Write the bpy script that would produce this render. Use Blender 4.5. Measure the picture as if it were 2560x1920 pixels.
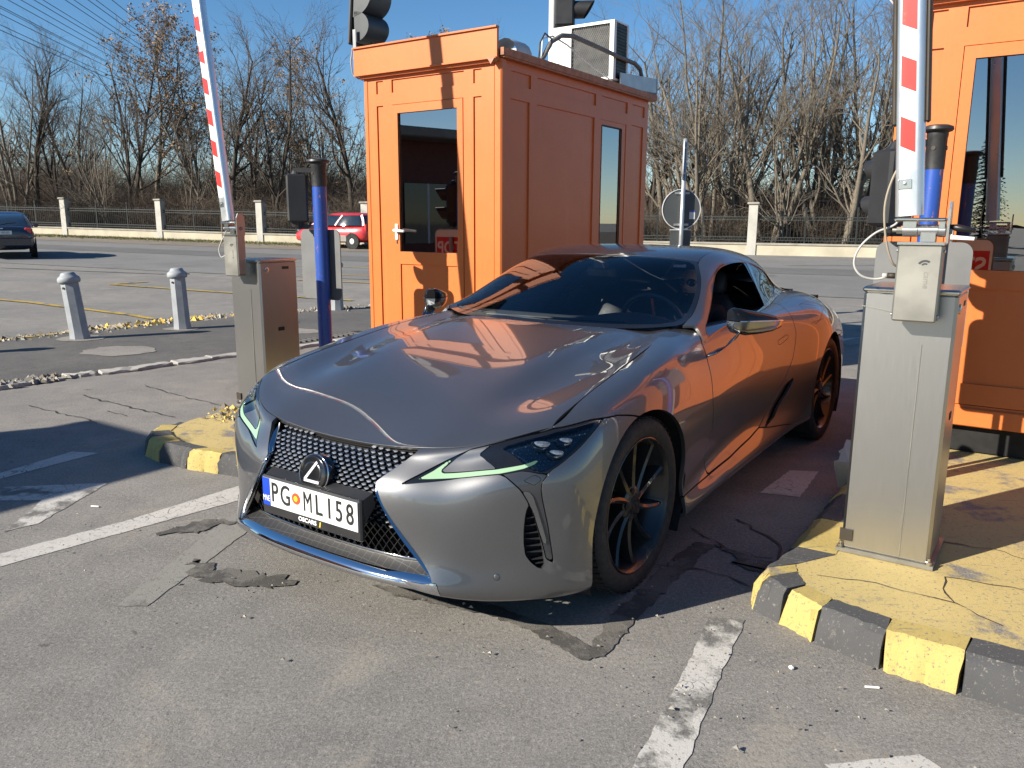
import bpy, bmesh, math, random
import numpy as np
from mathutils import Vector, Matrix
R=math.radians
# ---------------------------------------------------------------- camera, sky, sun, exposure
for o in list(bpy.data.objects): bpy.data.objects.remove(o,do_unlink=True)
scene=bpy.context.scene
COL=scene.collection
cam_d=bpy.data.cameras.new('camera'); cam=bpy.data.objects.new('camera',cam_d); COL.objects.link(cam)
PITCH,ROLL,EYE=R(11.3947),R(.29443),1.486
_fw=Vector((0,math.cos(PITCH),-math.sin(PITCH))); _up=Vector((0,math.sin(PITCH),math.cos(PITCH))); _rt=Vector((1,0,0))
_x=_rt*math.cos(ROLL)+_up*math.sin(ROLL); _y=-_rt*math.sin(ROLL)+_up*math.cos(ROLL)
m=Matrix((_x,_y,-_fw)).transposed().to_4x4(); m.translation=(0,0,EYE); cam.matrix_world=m
cam_d.sensor_width=36; cam_d.lens=36*2001.58/2560; cam_d.clip_start=.05; cam_d.clip_end=3000
scene.camera=cam
scene.render.resolution_x=1024; scene.render.resolution_y=768
SUN_EL=R(28); SUN_DIR=Vector((-.89*math.cos(SUN_EL),-.456*math.cos(SUN_EL),math.sin(SUN_EL)))   # towards the sun
world=bpy.data.worlds.new('World'); scene.world=world; world.use_nodes=True
nt=world.node_tree; sky=nt.nodes.new('ShaderNodeTexSky'); sky.sky_type='NISHITA'; sky.sun_disc=False
sky.sun_elevation=SUN_EL; sky.sun_rotation=R(-117); sky.altitude=700; sky.air_density=1.0; sky.dust_density=.15; sky.ozone_density=3.0
bg=nt.nodes['Background']; bg.inputs['Strength'].default_value=.068
hs=nt.nodes.new('ShaderNodeHueSaturation'); hs.inputs['Saturation'].default_value=1.22; nt.links.new(sky.outputs[0],hs.inputs['Color']); nt.links.new(hs.outputs[0],bg.inputs[0])
sun_d=bpy.data.lights.new('sun','SUN'); sun_d.energy=5.0; sun_d.angle=R(.55); sun_d.color=(1,.925,.81)
sun=bpy.data.objects.new('sun',sun_d); COL.objects.link(sun); sun.rotation_euler=SUN_DIR.to_track_quat('Z','Y').to_euler(); sun.location=(-20,0,20)
scene.view_settings.view_transform='Standard'; scene.view_settings.look='None'; scene.view_settings.gamma=1
scene.view_settings.exposure=1.02
try: scene.view_settings.use_curve_mapping=False
except Exception: pass
scene.cycles.max_bounces=8; scene.cycles.transparent_max_bounces=12
# ---------------------------------------------------------------- helpers
rnd=random.Random(7)
def tag(o,label=None,cat=None,group=None,kind=None):
    if label: o['label']=label
    if cat: o['category']=cat
    if group: o['group']=group
    if kind: o['kind']=kind
    return o
def empty(name,loc=(0,0,0),rz=0.,label=None,cat=None,group=None):
    o=bpy.data.objects.new(name,None); COL.objects.link(o); o.location=loc; o.rotation_euler=(0,0,rz)
    o.empty_display_size=.2
    return tag(o,label,cat,group)
def link(name,me,mat=None,parent=None,kind=None):
    o=bpy.data.objects.new(name,me); COL.objects.link(o)
    if mat is not None and len(me.materials)==0:
        for q in (mat if isinstance(mat,(list,tuple)) else [mat]): me.materials.append(q)
    if parent is not None: o.parent=parent
    if kind: o['kind']=kind
    return o
def children(o): return [c for c in bpy.data.objects if c.parent==o]
def copy_tree(o,parent=None):
    c=o.copy(); COL.objects.link(c); c.parent=parent
    for ch in o.children: copy_tree(ch,c)
    return c
class MB:
    """collects shapes; build() links them as ONE mesh object"""
    def __init__(s): s.v=[];s.f=[];s.mi=[];s.cur=0
    def add(s,V,F):
        k=len(s.v); s.v+= [tuple(p) for p in V]; s.f+=[tuple(i+k for i in f) for f in F]; s.mi+=[s.cur]*len(F); return s
    def box(s,c,d,M=None,bev=0.):
        x,y,z=d[0]/2,d[1]/2,d[2]/2
        if bev>0:
            b=min(bev,x*.9,y*.9,z*.9); P=[]
            # rounded prism about z with chamfered top and bottom
            ring=lambda ix,iy,zz:[(-x+ix,-y,zz),(x-ix,-y,zz),(x,-y+iy,zz),(x,y-iy,zz),(x-ix,y,zz),(-x+ix,y,zz),(-x,y-iy,zz),(-x,-y+iy,zz)]
            sh=lambda r,q:[(px-math.copysign(min(q,abs(px)),px) ,py-math.copysign(min(q,abs(py)),py),pz) for px,py,pz in r]
            rs=[sh(ring(b,b,-z),b),ring(b,b,-z+b),ring(b,b,z-b),sh(ring(b,b,z),b)]
            for r in rs: P+=r
            F=[tuple(range(7,-1,-1)),tuple(range(24,32))]
            for k in range(3):
                for i in range(8):
                    j=(i+1)%8; F.append((k*8+i,k*8+j,k*8+8+j,k*8+8+i))
        else:
            P=[(-x,-y,-z),(x,-y,-z),(x,y,-z),(-x,y,-z),(-x,-y,z),(x,-y,z),(x,y,z),(-x,y,z)]
            F=[(0,3,2,1),(4,5,6,7),(0,1,5,4),(1,2,6,5),(2,3,7,6),(3,0,4,7)]
        if M is not None: P=[M@Vector(p) for p in P]
        return s.add([(p[0]+c[0],p[1]+c[1],p[2]+c[2]) for p in P],F)
    def bar(s,a,b,w,h=None,up=(0,0,1)):
        a=Vector(a);b=Vector(b);h=h or w; d=(b-a)
        if d.length<1e-6: return s
        d.normalize(); u=Vector(up)
        if abs(d.dot(u))>.97: u=Vector((1,0,0)) if abs(d.x)<.9 else Vector((0,1,0))
        r=d.cross(u).normalized(); u=r.cross(d)
        P=[]
        for c in (a,b):
            for sx,sy in((-1,-1),(1,-1),(1,1),(-1,1)): P.append(c+r*(sx*w/2)+u*(sy*h/2))
        return s.add(P,[(0,3,2,1),(4,5,6,7),(0,1,5,4),(1,2,6,5),(2,3,7,6),(3,0,4,7)][:])
    def tube(s,pts,rad,n=8,cap=True):
        pts=[Vector(p) for p in pts]; m=len(pts)
        if not hasattr(rad,'__len__'): rad=[rad]*m
        V=[];F=[]; prev=None
        for i,p in enumerate(pts):
            t=(pts[min(i+1,m-1)]-pts[max(i-1,0)])
            if t.length<1e-9: t=Vector((0,0,1))
            t.normalize()
            if prev is None:
                u=Vector((0,0,1)) if abs(t.z)<.9 else Vector((1,0,0))
                r=t.cross(u).normalized()
            else:
                r=prev-t*prev.dot(t)
                r=r.normalized() if r.length>1e-6 else t.orthogonal().normalized()
            prev=r; q=t.cross(r)
            for k in range(n):
                a=2*math.pi*k/n; V.append(p+(r*math.cos(a)+q*math.sin(a))*rad[i])
        for i in range(m-1):
            for k in range(n):
                j=(k+1)%n; F.append((i*n+k,i*n+j,(i+1)*n+j,(i+1)*n+k))
        if cap: F.append(tuple(range(n-1,-1,-1))); F.append(tuple((m-1)*n+k for k in range(n)))
        return s.add(V,F)
    def lathe(s,prof,n=24,c=(0,0,0),M=None,close=False,cap=True):
        V=[];F=[];m=len(prof)
        for r,z in prof:
            for k in range(n):
                a=2*math.pi*k/n; p=Vector((r*math.cos(a),r*math.sin(a),z))
                if M is not None: p=M@p
                V.append((p[0]+c[0],p[1]+c[1],p[2]+c[2]))
        for i in range(m-1 if not close else m):
            i2=(i+1)%m
            for k in range(n):
                j=(k+1)%n; F.append((i*n+k,i*n+j,i2*n+j,i2*n+k))
        if not close and cap:
            if prof[0][0]>1e-5: F.append(tuple(range(n-1,-1,-1)))
            if prof[-1][0]>1e-5: F.append(tuple((m-1)*n+k for k in range(n)))
        return s.add(V,F)
    def prism(s,poly,z0,z1,M=None,c=(0,0,0)):
        n=len(poly); V=[(p[0],p[1],z0) for p in poly]+[(p[0],p[1],z1) for p in poly]
        if M is not None: V=[M@Vector(p) for p in V]
        V=[(p[0]+c[0],p[1]+c[1],p[2]+c[2]) for p in V]
        F=[tuple(range(n-1,-1,-1)),tuple(range(n,2*n))]+[(i,(i+1)%n,n+(i+1)%n,n+i) for i in range(n)]
        return s.add(V,F)
    def loft(s,rings,closed=True,caps=True):
        n=len(rings[0]);V=[];F=[]
        for r in rings: V+=list(r)
        for i in range(len(rings)-1):
            for k in range(n if closed else n-1):
                j=(k+1)%n; F.append((i*n+k,i*n+j,(i+1)*n+j,(i+1)*n+k))
        if caps and closed: F.append(tuple(range(n-1,-1,-1))); F.append(tuple((len(rings)-1)*n+k for k in range(n)))
        return s.add(V,F)
    def build(s,name,mat,parent=None,smooth=False,kind=None,angle=None,fix=False):
        me=bpy.data.meshes.new(name); me.from_pydata(s.v,[],s.f)
        if fix or smooth:
            bm=bmesh.new(); bm.from_mesh(me); bmesh.ops.recalc_face_normals(bm,faces=bm.faces); bm.to_mesh(me); bm.free()
        if any(s.mi): me.polygons.foreach_set('material_index',s.mi)
        if smooth: me.shade_smooth() if angle is None else (me.shade_smooth(),me.set_sharp_from_angle(angle=angle))
        return link(name,me,mat,parent,kind)
def rot(ax,a): return Matrix.Rotation(a,3,ax)
def smooth_path(P,n=5):
    P=[Vector(p) for p in P]; out=[]
    for i in range(len(P)-1):
        a,b,c,d=P[max(i-1,0)],P[i],P[i+1],P[min(i+2,len(P)-1)]
        for k in range(n):
            t=k/n; out.append(.5*((2*b)+(c-a)*t+(2*a-5*b+4*c-d)*t*t+(3*b-a-3*c+d)*t**3))
    return out+[P[-1]]
def rrect(w,h,r,n=5):
    out=[]
    for cx,cy,a0 in ((w/2-r,h/2-r,0),(-w/2+r,h/2-r,90),(-w/2+r,-h/2+r,180),(w/2-r,-h/2+r,270)):
        for k in range(n+1):
            a=R(a0+90*k/n); out.append((cx+r*math.cos(a),cy+r*math.sin(a)))
    return out
def text_mesh(body,size,ext=.001,sx=1.,bold=0.):
    cu=bpy.data.curves.new('txt','FONT'); cu.body=body; cu.size=size; cu.extrude=ext; cu.offset=bold; cu.align_x='CENTER'; cu.align_y='CENTER'; cu.resolution_u=4
    o=bpy.data.objects.new('txt',cu); COL.objects.link(o)
    dg=bpy.context.evaluated_depsgraph_get(); dg.update()
    me=bpy.data.meshes.new_from_object(o.evaluated_get(dg)); bpy.data.objects.remove(o,do_unlink=True)
    for v in me.vertices: v.co.x*=sx
    me.materials.clear()
    return me
def place(o,origin,xa,ya,za=None):
    """local frame from two axes"""
    x=Vector(xa).normalized(); y=Vector(ya).normalized(); z=Vector(za).normalized() if za is not None else x.cross(y)
    m=Matrix((x,y,z)).transposed().to_4x4(); m.translation=origin; o.matrix_local=m; return o
# ---------------------------------------------------------------- materials
class Nodes:
    def __init__(s,name):
        s.m=bpy.data.materials.new(name); s.m.use_nodes=True; s.t=s.m.node_tree; s.b=s.t.nodes['Principled BSDF']; s.o=s.t.nodes['Material Output']; s._c=None
    def n(s,t,**k):
        q=s.t.nodes.new(t)
        for a,b in k.items():
            if a.startswith('i_'): q.inputs[int(a[2:])].default_value=b
            else: setattr(q,a,b)
        return q
    def l(s,a,b): s.t.links.new(a,b)
    def co(s):
        if s._c is None: s._c=s.n('ShaderNodeTexCoord').outputs['Object']
        return s._c
    def mapping(s,scale=(1,1,1),rotz=0.,loc=(0,0,0)):
        q=s.n('ShaderNodeMapping'); q.inputs['Scale'].default_value=scale; q.inputs['Rotation'].default_value=(0,0,rotz); q.inputs['Location'].default_value=loc; s.l(s.co(),q.inputs[0]); return q.outputs[0]
    def noise(s,scale,detail=4,rough=.55,vec=None,dist=0.):
        q=s.n('ShaderNodeTexNoise'); q.inputs['Scale'].default_value=scale; q.inputs['Detail'].default_value=detail; q.inputs['Roughness'].default_value=rough; q.inputs['Distortion'].default_value=dist
        s.l(vec if vec is not None else s.co(),q.inputs['Vector']); return q.outputs['Fac']
    def voro(s,scale,feature='F1',vec=None,out='Distance',rnd=1.):
        q=s.n('ShaderNodeTexVoronoi'); q.feature=feature; q.inputs['Scale'].default_value=scale; q.inputs['Randomness'].default_value=rnd
        s.l(vec if vec is not None else s.co(),q.inputs['Vector']); return q.outputs[out]
    def ramp(s,fac,stops):
        q=s.n('ShaderNodeValToRGB'); e=q.color_ramp.elements
        while len(e)<len(stops): e.new(.5)
        for k,(p,c) in enumerate(stops):
            e[k].position=p; e[k].color=(c,c,c,1) if not hasattr(c,'__len__') else (*c,1)
        s.l(fac,q.inputs[0]); return q.outputs[0]
    def mix(s,fac,a,b,mode='MIX'):
        q=s.n('ShaderNodeMix'); q.data_type='RGBA'; q.blend_type=mode; q.clamp_factor=True
        for v,i in((fac,q.inputs[0]),(a,q.inputs[6]),(b,q.inputs[7])):
            if hasattr(v,'is_output'): s.l(v,i)
            elif hasattr(v,'__len__'): i.default_value=(*v,1) if len(v)==3 else v
            else: i.default_value=v
        return q.outputs[2]
    def math(s,op,a,b=0.):
        q=s.n('ShaderNodeMath'); q.operation=op
        for v,i in((a,q.inputs[0]),(b,q.inputs[1])):
            if hasattr(v,'is_output'): s.l(v,i)
            else: i.default_value=v
        return q.outputs[0]
    def set(s,**k):
        for a,v in k.items():
            i=s.b.inputs[{'base':'Base Color','rough':'Roughness','metal':'Metallic','coat':'Coat Weight','coatr':'Coat Roughness','spec':'Specular IOR Level','alpha':'Alpha','em':'Emission Color','ems':'Emission Strength','trans':'Transmission Weight','ior':'IOR'}[a]]
            if hasattr(v,'is_output'): s.l(v,i)
            elif hasattr(v,'__len__'): i.default_value=(*v,1)
            else: i.default_value=v
        return s
    def bump(s,h,strength=.3,dist=.01):
        q=s.n('ShaderNodeBump'); q.inputs['Strength'].default_value=strength; q.inputs['Distance'].default_value=dist; s.l(h,q.inputs['Height']); s.l(q.outputs[0],s.b.inputs['Normal']); return s
def plain(name,c,rough=.5,metal=0.,var=.12,scale=6.,coat=0.,bump=0.,bscale=60.,spec=.5):
    """a colour with gentle mottling and grain"""
    k=Nodes(name); f=k.noise(scale,5); 
    lo=tuple(x*(1-var) for x in c); hi=tuple(min(1,x*(1+var)) for x in c)
    k.set(base=k.ramp(f,[(.3,lo),(.7,hi)]),rough=k.ramp(k.noise(scale*1.7,3),[(.3,max(.02,rough*.85)),(.7,min(1,rough*1.15))]),metal=metal,coat=coat,spec=spec)
    if bump: k.bump(k.noise(bscale,4),bump,.004)
    return k.m
def glass(name,tint=(.75,.8,.8),ior=1.5,rough=0.,base=0.):
    k=Nodes(name); tr=k.n('ShaderNodeBsdfTransparent'); tr.inputs[0].default_value=(*tint,1)
    gl=k.n('ShaderNodeBsdfGlossy'); gl.inputs['Roughness'].default_value=rough; gl.inputs[0].default_value=(.95,.97,1,1)
    fr=k.n('ShaderNodeFresnel'); fr.inputs[0].default_value=ior
    mx=k.n('ShaderNodeMixShader'); k.l(k.math('MAXIMUM',fr.outputs[0],base),mx.inputs[0]); k.l(tr.outputs[0],mx.inputs[1]); k.l(gl.outputs[0],mx.inputs[2]); k.l(mx.outputs[0],k.o.inputs[0]); return k.m
M_GLOSSB=plain('gloss_black',(.008,.008,.009),.12,coat=.6,var=.2)
M_BLACKP=plain('black_plastic',(.016,.016,.017),.5,var=.2)
M_INNER=plain('matt_black',(.006,.006,.006),.8)
M_CHROME=plain('chrome',(.62,.63,.65),.07,metal=1.,var=.04)
M_SATIN=plain('satin_chrome',(.30,.31,.32),.22,metal=1.,var=.08)
M_RUBBER=plain('tyre_rubber',(.018,.017,.017),.75,var=.25,scale=30)
M_PLATEW=plain('number_plate_white',(.62,.63,.62),.35,var=.04); M_BLUE=plain('plate_blue',(.008,.05,.42),.35); M_INK=plain('black_ink',(.012,.012,.012),.5)
# ---------------------------------------------------------------- ground, road, pavements, markings
def gz(x,y):
    s=lambda t: t if t>6 else math.log1p(math.exp(t*1.2))/1.2
    return .0125*s(y-13)*1.18+.012*s(-x-8)*min(1,max(0,(y-9)/10)) if y>6 else 0.
LA=Vector((.5615,.8275,0)); LR=Vector((.8275,-.5615,0))      # along the lanes (away), across them (to the right)
def lane(r,a,z=0.): p=LR*r+LA*a; return (p.x,p.y,z)
def to_lane(x,y): return (LR.x*x+LR.y*y,LA.x*x+LA.y*y)
def asphalt(name,base,tint,scale=1.,dust=.5,seed=0.):
    k=Nodes(name); v=k.mapping((1,1,1),0,(seed,seed*.7,0))
    big=k.noise(.55*scale,6,.62,v); mid=k.noise(4.2*scale,6,.6,v); grain=k.noise(150,4,.8,v); spec=k.voro(120,vec=v)
    c=k.mix(k.ramp(big,[(.32,0.),(.68,1.)]),base,tint)
    c=k.mix(k.math('MULTIPLY',k.ramp(mid,[(.42,0.),(.75,1.)]),.45),c,tuple(x*.62 for x in base))
    c=k.mix(k.ramp(grain,[(.30,.95),(.47,0.)]),c,tuple(x*.32 for x in base))
    c=k.mix(k.math('MULTIPLY',k.ramp(grain,[(.55,0.),(.70,1.)]),.75),c,tuple(min(1,x*1.75) for x in tint))
    c=k.mix(k.math('MULTIPLY',k.ramp(k.noise(1.6,5,.7,v,.8),[(.56,0.),(.70,1.)]),dust),c,(tint[0]*1.25,tint[1]*1.2,tint[2]*1.08))
    c=k.mix(k.ramp(k.noise(7.5,3,.5,v,.3),[(.70,0.),(.76,.75)]),c,tuple(x*.42 for x in base))
    g2=k.noise(62,3,.7,v); c=k.mix(k.math('MULTIPLY',k.ramp(g2,[(.36,1.),(.46,0.)]),.45),c,tuple(x*.5 for x in base)); c=k.mix(k.math('MULTIPLY',k.ramp(g2,[(.56,0.),(.66,1.)]),.4),c,tuple(min(1,x*1.5) for x in tint))
    k.set(base=c,rough=.86,spec=.35); k.bump(k.math('ADD',grain,g2),.6,.004); return k.m
M_ASPH=asphalt('asphalt',(.172,.164,.152),(.25,.234,.21))
M_ASPH2=asphalt('pavement_asphalt',(.085,.082,.077),(.135,.128,.117),1.5,.3,4.)
M_ROAD=asphalt('far_road_asphalt',(.165,.162,.155),(.215,.21,.20),.25,.2,9.)
M_PATCH=asphalt('pale_concrete_patch',(.20,.185,.165),(.27,.25,.22),1.,.3,2.)
M_DIRT=asphalt('dirt_verge',(.17,.145,.115),(.25,.215,.17),.7,.6,6.)
M_TAR=plain('tar',(.025,.024,.023),.6,var=.35,scale=40,bump=.3)
def worn_paint(name,paint,under,wear=.5,seed=0.,crack=9.):
    k=Nodes(name); v=k.mapping((1,1,1),0,(seed,seed,0)); e=k.voro(crack or 5.,'DISTANCE_TO_EDGE',k_warp(k,v)); n=k.noise(3.2,6,.65,v); g=k.noise(70,4,.7,v); gr=k.noise(210,3,.75,v)
    holes=k.ramp(n,[(wear-.03,1.),(wear+.05,0.)])
    if crack: holes=k.math('MAXIMUM',holes,k.math('MULTIPLY',k.ramp(e,[(.010,1.),(.026,0.)]),k.ramp(k.noise(2.1,3,.5,v),[(.45,0.),(.58,1.)])))
    st=k.noise(5,5,.7,k.mapping((.8,7,1),R(20),(seed,0,0))); holes=k.math('MAXIMUM',holes,k.ramp(st,[(.62,0.),(.69,.8)]))
    holes=k.math('MAXIMUM',holes,k.ramp(g,[(.34,.9),(.42,0.)]))
    p=k.mix(k.ramp(n,[(.3,.0),(.8,1.)]),tuple(x*.86 for x in paint),paint)
    p=k.mix(k.ramp(gr,[(.32,.5),(.45,0.)]),p,tuple(x*.55 for x in paint))
    u=k.mix(k.ramp(gr,[(.35,1.),(.6,0.)]),under,tuple(x*.4 for x in under))
    k.set(base=k.mix(holes,p,u),rough=.8,spec=.35); k.bump(k.math('ADD',gr,k.math('MULTIPLY',holes,-1.5)),.4,.004); return k.m
def k_warp(k,v):
    q=k.n('ShaderNodeVectorMath'); q.operation='ADD'; n=k.n('ShaderNodeTexNoise'); n.inputs['Scale'].default_value=7; k.l(v,n.inputs['Vector']); s=k.n('ShaderNodeVectorMath'); s.operation='SCALE'; s.inputs['Scale'].default_value=.16
    k.l(n.outputs['Color'],s.inputs[0]); k.l(v,q.inputs[0]); k.l(s.outputs[0],q.inputs[1]); return q.outputs[0]
M_WPAINT=worn_paint('worn_white_paint',(.50,.48,.44),(.19,.18,.163),.33)
M_WPAINT2=worn_paint('flaking_white_paint',(.50,.48,.44),(.185,.177,.163),.465,3.,17.)
M_GPAINT=worn_paint('ghost_marking',(.235,.228,.205),(.185,.175,.158),.42,5.,0.)
M_YLINE=worn_paint('worn_yellow_line',(.48,.33,.06),(.15,.145,.135),.40,1.)
M_YKERB=worn_paint('yellow_kerb_paint',(.46,.35,.115),(.23,.21,.185),.335,2.,0.)
M_YTOP=worn_paint('worn_yellow_floor_paint',(.50,.385,.155),(.25,.23,.20),.405,7.,0.)
M_KBLACK=worn_paint('black_kerb_paint',(.068,.068,.069),(.22,.205,.18),.33,6.,0.)
M_KSTONE=plain('kerb_stone',(.33,.315,.285),.85,var=.2,scale=5,bump=.4,bscale=45)
M_CONC=plain('concrete',(.34,.325,.29),.85,var=.18,scale=3,bump=.3)
# one sheet out to the horizon
def ground_sheet():
    xs=sorted(set([-900,-500,-300,-200,-140]+list(range(-100,101,4))+[140,200,300,500,900])); ys=sorted(set([-600,-300,-150,-80,-40,-20,-10,-4]+list(range(0,64,2))+[70,80,100,140,200,400,900,1600]))
    V=[(x,y,gz(max(-60,min(60,x)),min(y,70))) for y in ys for x in xs]; n=len(xs)
    F=[(j*n+i,j*n+i+1,(j+1)*n+i+1,(j+1)*n+i) for j in range(len(ys)-1) for i in range(n-1)]
    mb=MB(); mb.add(V,F); return tag(mb.build('ground',M_ASPH,smooth=True),kind='structure')
ground_sheet()
def sheet(name,poly,mat,lift=.004,kind='structure',jag=0.,seed=1,step=.0):
    """a thin flush layer on the ground; optional ragged edge"""
    r=random.Random(seed); pts=[]
    for i,(x,y) in enumerate(poly):
        x2,y2=poly[(i+1)%len(poly)]; L=math.hypot(x2-x,y2-y); n=max(1,int(L/step)) if step else 1
        for k in range(n):
            t=k/n; j=(r.uniform(-jag,jag),r.uniform(-jag,jag)) if k else (0,0)
            pts.append((x+(x2-x)*t+j[0],y+(y2-y)*t+j[1]))
    me=bpy.data.meshes.new(name); bm=bmesh.new(); vs=[bm.verts.new((x,y,gz(x,y)+lift)) for x,y in pts]
    f=bm.faces.new(vs); f.normal_update()
    if f.normal.z<0: f.normal_flip()
    bmesh.ops.triangulate(bm,faces=[f]); bm.to_mesh(me); bm.free()
    o=link(name,me,mat); o['kind']=kind; return o
def strip(name,path,w,mat,lift=.008,kind='structure',n=1,jag=0.,seed=3):
    """a painted line following the ground"""
    r=random.Random(seed); P=[]
    for i in range(len(path)-1):
        (x,y),(x2,y2)=path[i],path[i+1]; L=math.hypot(x2-x,y2-y); m=max(1,int(L/.5))
        for k in range(m): t=k/m; P.append((x+(x2-x)*t,y+(y2-y)*t))
    P.append(path[-1]); V=[];F=[]
    for i,(x,y) in enumerate(P):
        a=P[max(i-1,0)];b=P[min(i+1,len(P)-1)]; d=Vector((b[0]-a[0],b[1]-a[1],0)).normalized(); q=Vector((-d.y,d.x,0))
        for s in(-1,1):
            ww=w/2+r.uniform(-jag,jag); px,py=x+q.x*s*ww,y+q.y*s*ww; V.append((px,py,gz(px,py)+lift))
    for i in range(len(P)-1): F.append((2*i+1,2*i,2*i+2,2*i+3))
    mb=MB(); mb.add(V,F); o=mb.build(name,mat); 
    bm=bmesh.new(); bm.from_mesh(o.data); 
    for f in bm.faces:
        if f.normal.z<0: f.normal_flip()
    bm.to_mesh(o.data); bm.free()
    o['kind']=kind; return o
# the wide road behind, the dirt verge at its far edge
def band(name,yc0,yc1,mat,lift,x0=-70,x1=72):
    """a strip parallel to the fence, given by two offsets in front of it"""
    V=[];F=[]; xs=[x0+(x1-x0)*i/56 for i in range(57)]
    for i,x in enumerate(xs):
        for off in(yc0,yc1):
            y=35.4-.359*x-off; V.append((x,y,gz(x,y)+lift))
    for i in range(len(xs)-1): F.append((2*i,2*i+2,2*i+3,2*i+1) if yc0<yc1 else (2*i+1,2*i+3,2*i+2,2*i))
    mb=MB(); mb.add(V,F); o=mb.build(name,mat)
    bm=bmesh.new(); bm.from_mesh(o.data)
    for f in bm.faces:
        if f.normal.z<0: f.normal_flip()
    bm.to_mesh(o.data); bm.free(); o['kind']='structure'; return o
band('road',-.1,17.,M_ROAD,.01)
band('dirt_verge',-.5,4.9,M_DIRT,.02,-70,-.5)
band('forest_floor',-60,-.1,plain('leaf_litter',(.085,.065,.045),.95,var=.4,scale=3),.03)
band('road_patch',8.0,10.6,asphalt('dark_road_strip',(.12,.118,.113),(.16,.157,.15),.3,.1,3.),.016)
def grass_tufts(name,n,fn,hmin,hmax,cols,seed):
    r=random.Random(seed); V=[];F=[]; mi=[]
    for _ in range(n):
        x,y=fn(r); z=gz(x,y); h=r.uniform(hmin,hmax)
        for b in range(5):
            a=r.uniform(0,6.28); l=r.uniform(.02,.12); w=r.uniform(.008,.02); k=len(V)
            cx,cy=x+r.gauss(0,.06),y+r.gauss(0,.06)
            V+=[(cx-w*math.sin(a),cy+w*math.cos(a),z),(cx+w*math.sin(a),cy-w*math.cos(a),z),(cx+l*math.cos(a),cy+l*math.sin(a),z+h*r.uniform(.6,1))]; F.append((k,k+1,k+2)); mi.append(r.randrange(len(cols)))
    me=bpy.data.meshes.new(name); me.from_pydata(V,[],F); me.polygons.foreach_set('material_index',mi); o=link(name,me,cols); return o
M_GR=[plain('grass_green',(.075,.10,.022),.8,var=.3),plain('grass_straw',(.24,.20,.09),.8,var=.3),plain('grass_dull',(.13,.13,.05),.8,var=.3)]
def verge_pt(r):
    x=r.uniform(-36,0); off=abs(r.gauss(0,.75))+.25; return x,35.4-.359*x-off
tag(grass_tufts('grass',7000,verge_pt,.04,.16,M_GR,5),'low grass and weeds growing along the foot of the wall','grass',kind='stuff')
# the pavement with the bollards: asphalt, kerb stones, concrete collars
PAVE=[(-9.,4.3),(-4.66,7.14),(-4.56,7.38),(-4.29,7.73),(-4.02,7.92),(-3.76,8.21),(-3.57,8.58),(-3.29,8.72),(-2.6,9.55),(-1.4,11.3),(.5,14.2),(-.8,15.1),(-2.6,13.9),(-4.55,12.55),(-5.2,11.95),(-5.5,11.25),(-5.75,10.95),(-6.0,10.6),(-6.45,9.85),(-11.,5.6)]
sheet('pavement',PAVE,M_ASPH2,.012,jag=.02,step=.15)
def stone(cx,cy,ang,l,w,h,seed,tilt=0.):
    r=random.Random(seed); mb=MB(); n=7; top=[];bot=[]
    for i in range(n): top.append((-l/2+l*i/(n-1)+r.uniform(-.02,.02)*(0<i<n-1),-w/2+r.uniform(-.018,.018)))
    for i in range(n): top.append((l/2-l*i/(n-1)+r.uniform(-.02,.02)*(0<i<n-1),w/2+r.uniform(-.018,.018)))
    M=rot('Z',ang)@rot('X',tilt)
    rings=[]
    for z,sc in((-.02,1.),(h*.7,1.),(h,.955)):
        rings.append([tuple(M@Vector((x*sc,y*(1-(1-sc)*2.2),z+r.uniform(-.006,.006)))+Vector((cx,cy,0))) for x,y in top])
    mb.loft(rings); return mb
PK=empty('kerb',(0,0,0)); PK['kind']='structure'
_ks=[(-4.62,6.98),(-4.47,7.28),(-4.30,7.56),(-4.1,7.76),(-3.84,7.98),(-3.60,8.32),(-3.33,8.66),(-2.95,9.05),(-2.6,9.45),(-2.25,9.95),(-1.9,10.5)]
for i,(x,y) in enumerate(_ks[:-1]):
    x2,y2=_ks[i+1]; a=math.atan2(y2-y,x2-x); L=math.hypot(x2-x,y2-y)
    if i==1: L*=.55
    stone((x+x2)/2+(.03 if i%2 else -.01),(y+y2)/2,a,L*.96,.17 if i!=1 else .12,.03 if i!=1 else .02,i+3,R(3 if i%2 else -2)).build('kerb_stone',M_KSTONE,PK,fix=True)
for x in range(9): 
    a0=(-4.70-.45*x,6.86-.30*x); a1=(-5.10-.45*x,6.58-.30*x)
    stone((a0[0]+a1[0])/2,(a0[1]+a1[1])/2,math.atan2(.28,.40),.47,.17,.05,x+40).build('kerb_stone',M_KSTONE,PK,fix=True)
def blob(cx,cy,rx,ry,ang,seed,n=26):
    r=random.Random(seed); out=[]
    for i in range(n):
        a=2*math.pi*i/n; q=1+r.uniform(-.09,.09); x,y=rx*q*math.cos(a),ry*q*math.sin(a); out.append((cx+x*math.cos(ang)-y*math.sin(ang),cy+x*math.sin(ang)+y*math.cos(ang)))
    return out
for i,(x,y,a,b) in enumerate([(-4.53,9.12,.42,.36),(-5.75,8.05,.5,.34),(-5.48,10.1,.30,.26),(-4.6,11.07,.26,.2),(-3.0,10.9,.4,.25)]): sheet('concrete_patch',blob(x,y,a,b,-.4,i+1),M_PATCH,.017)
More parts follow.
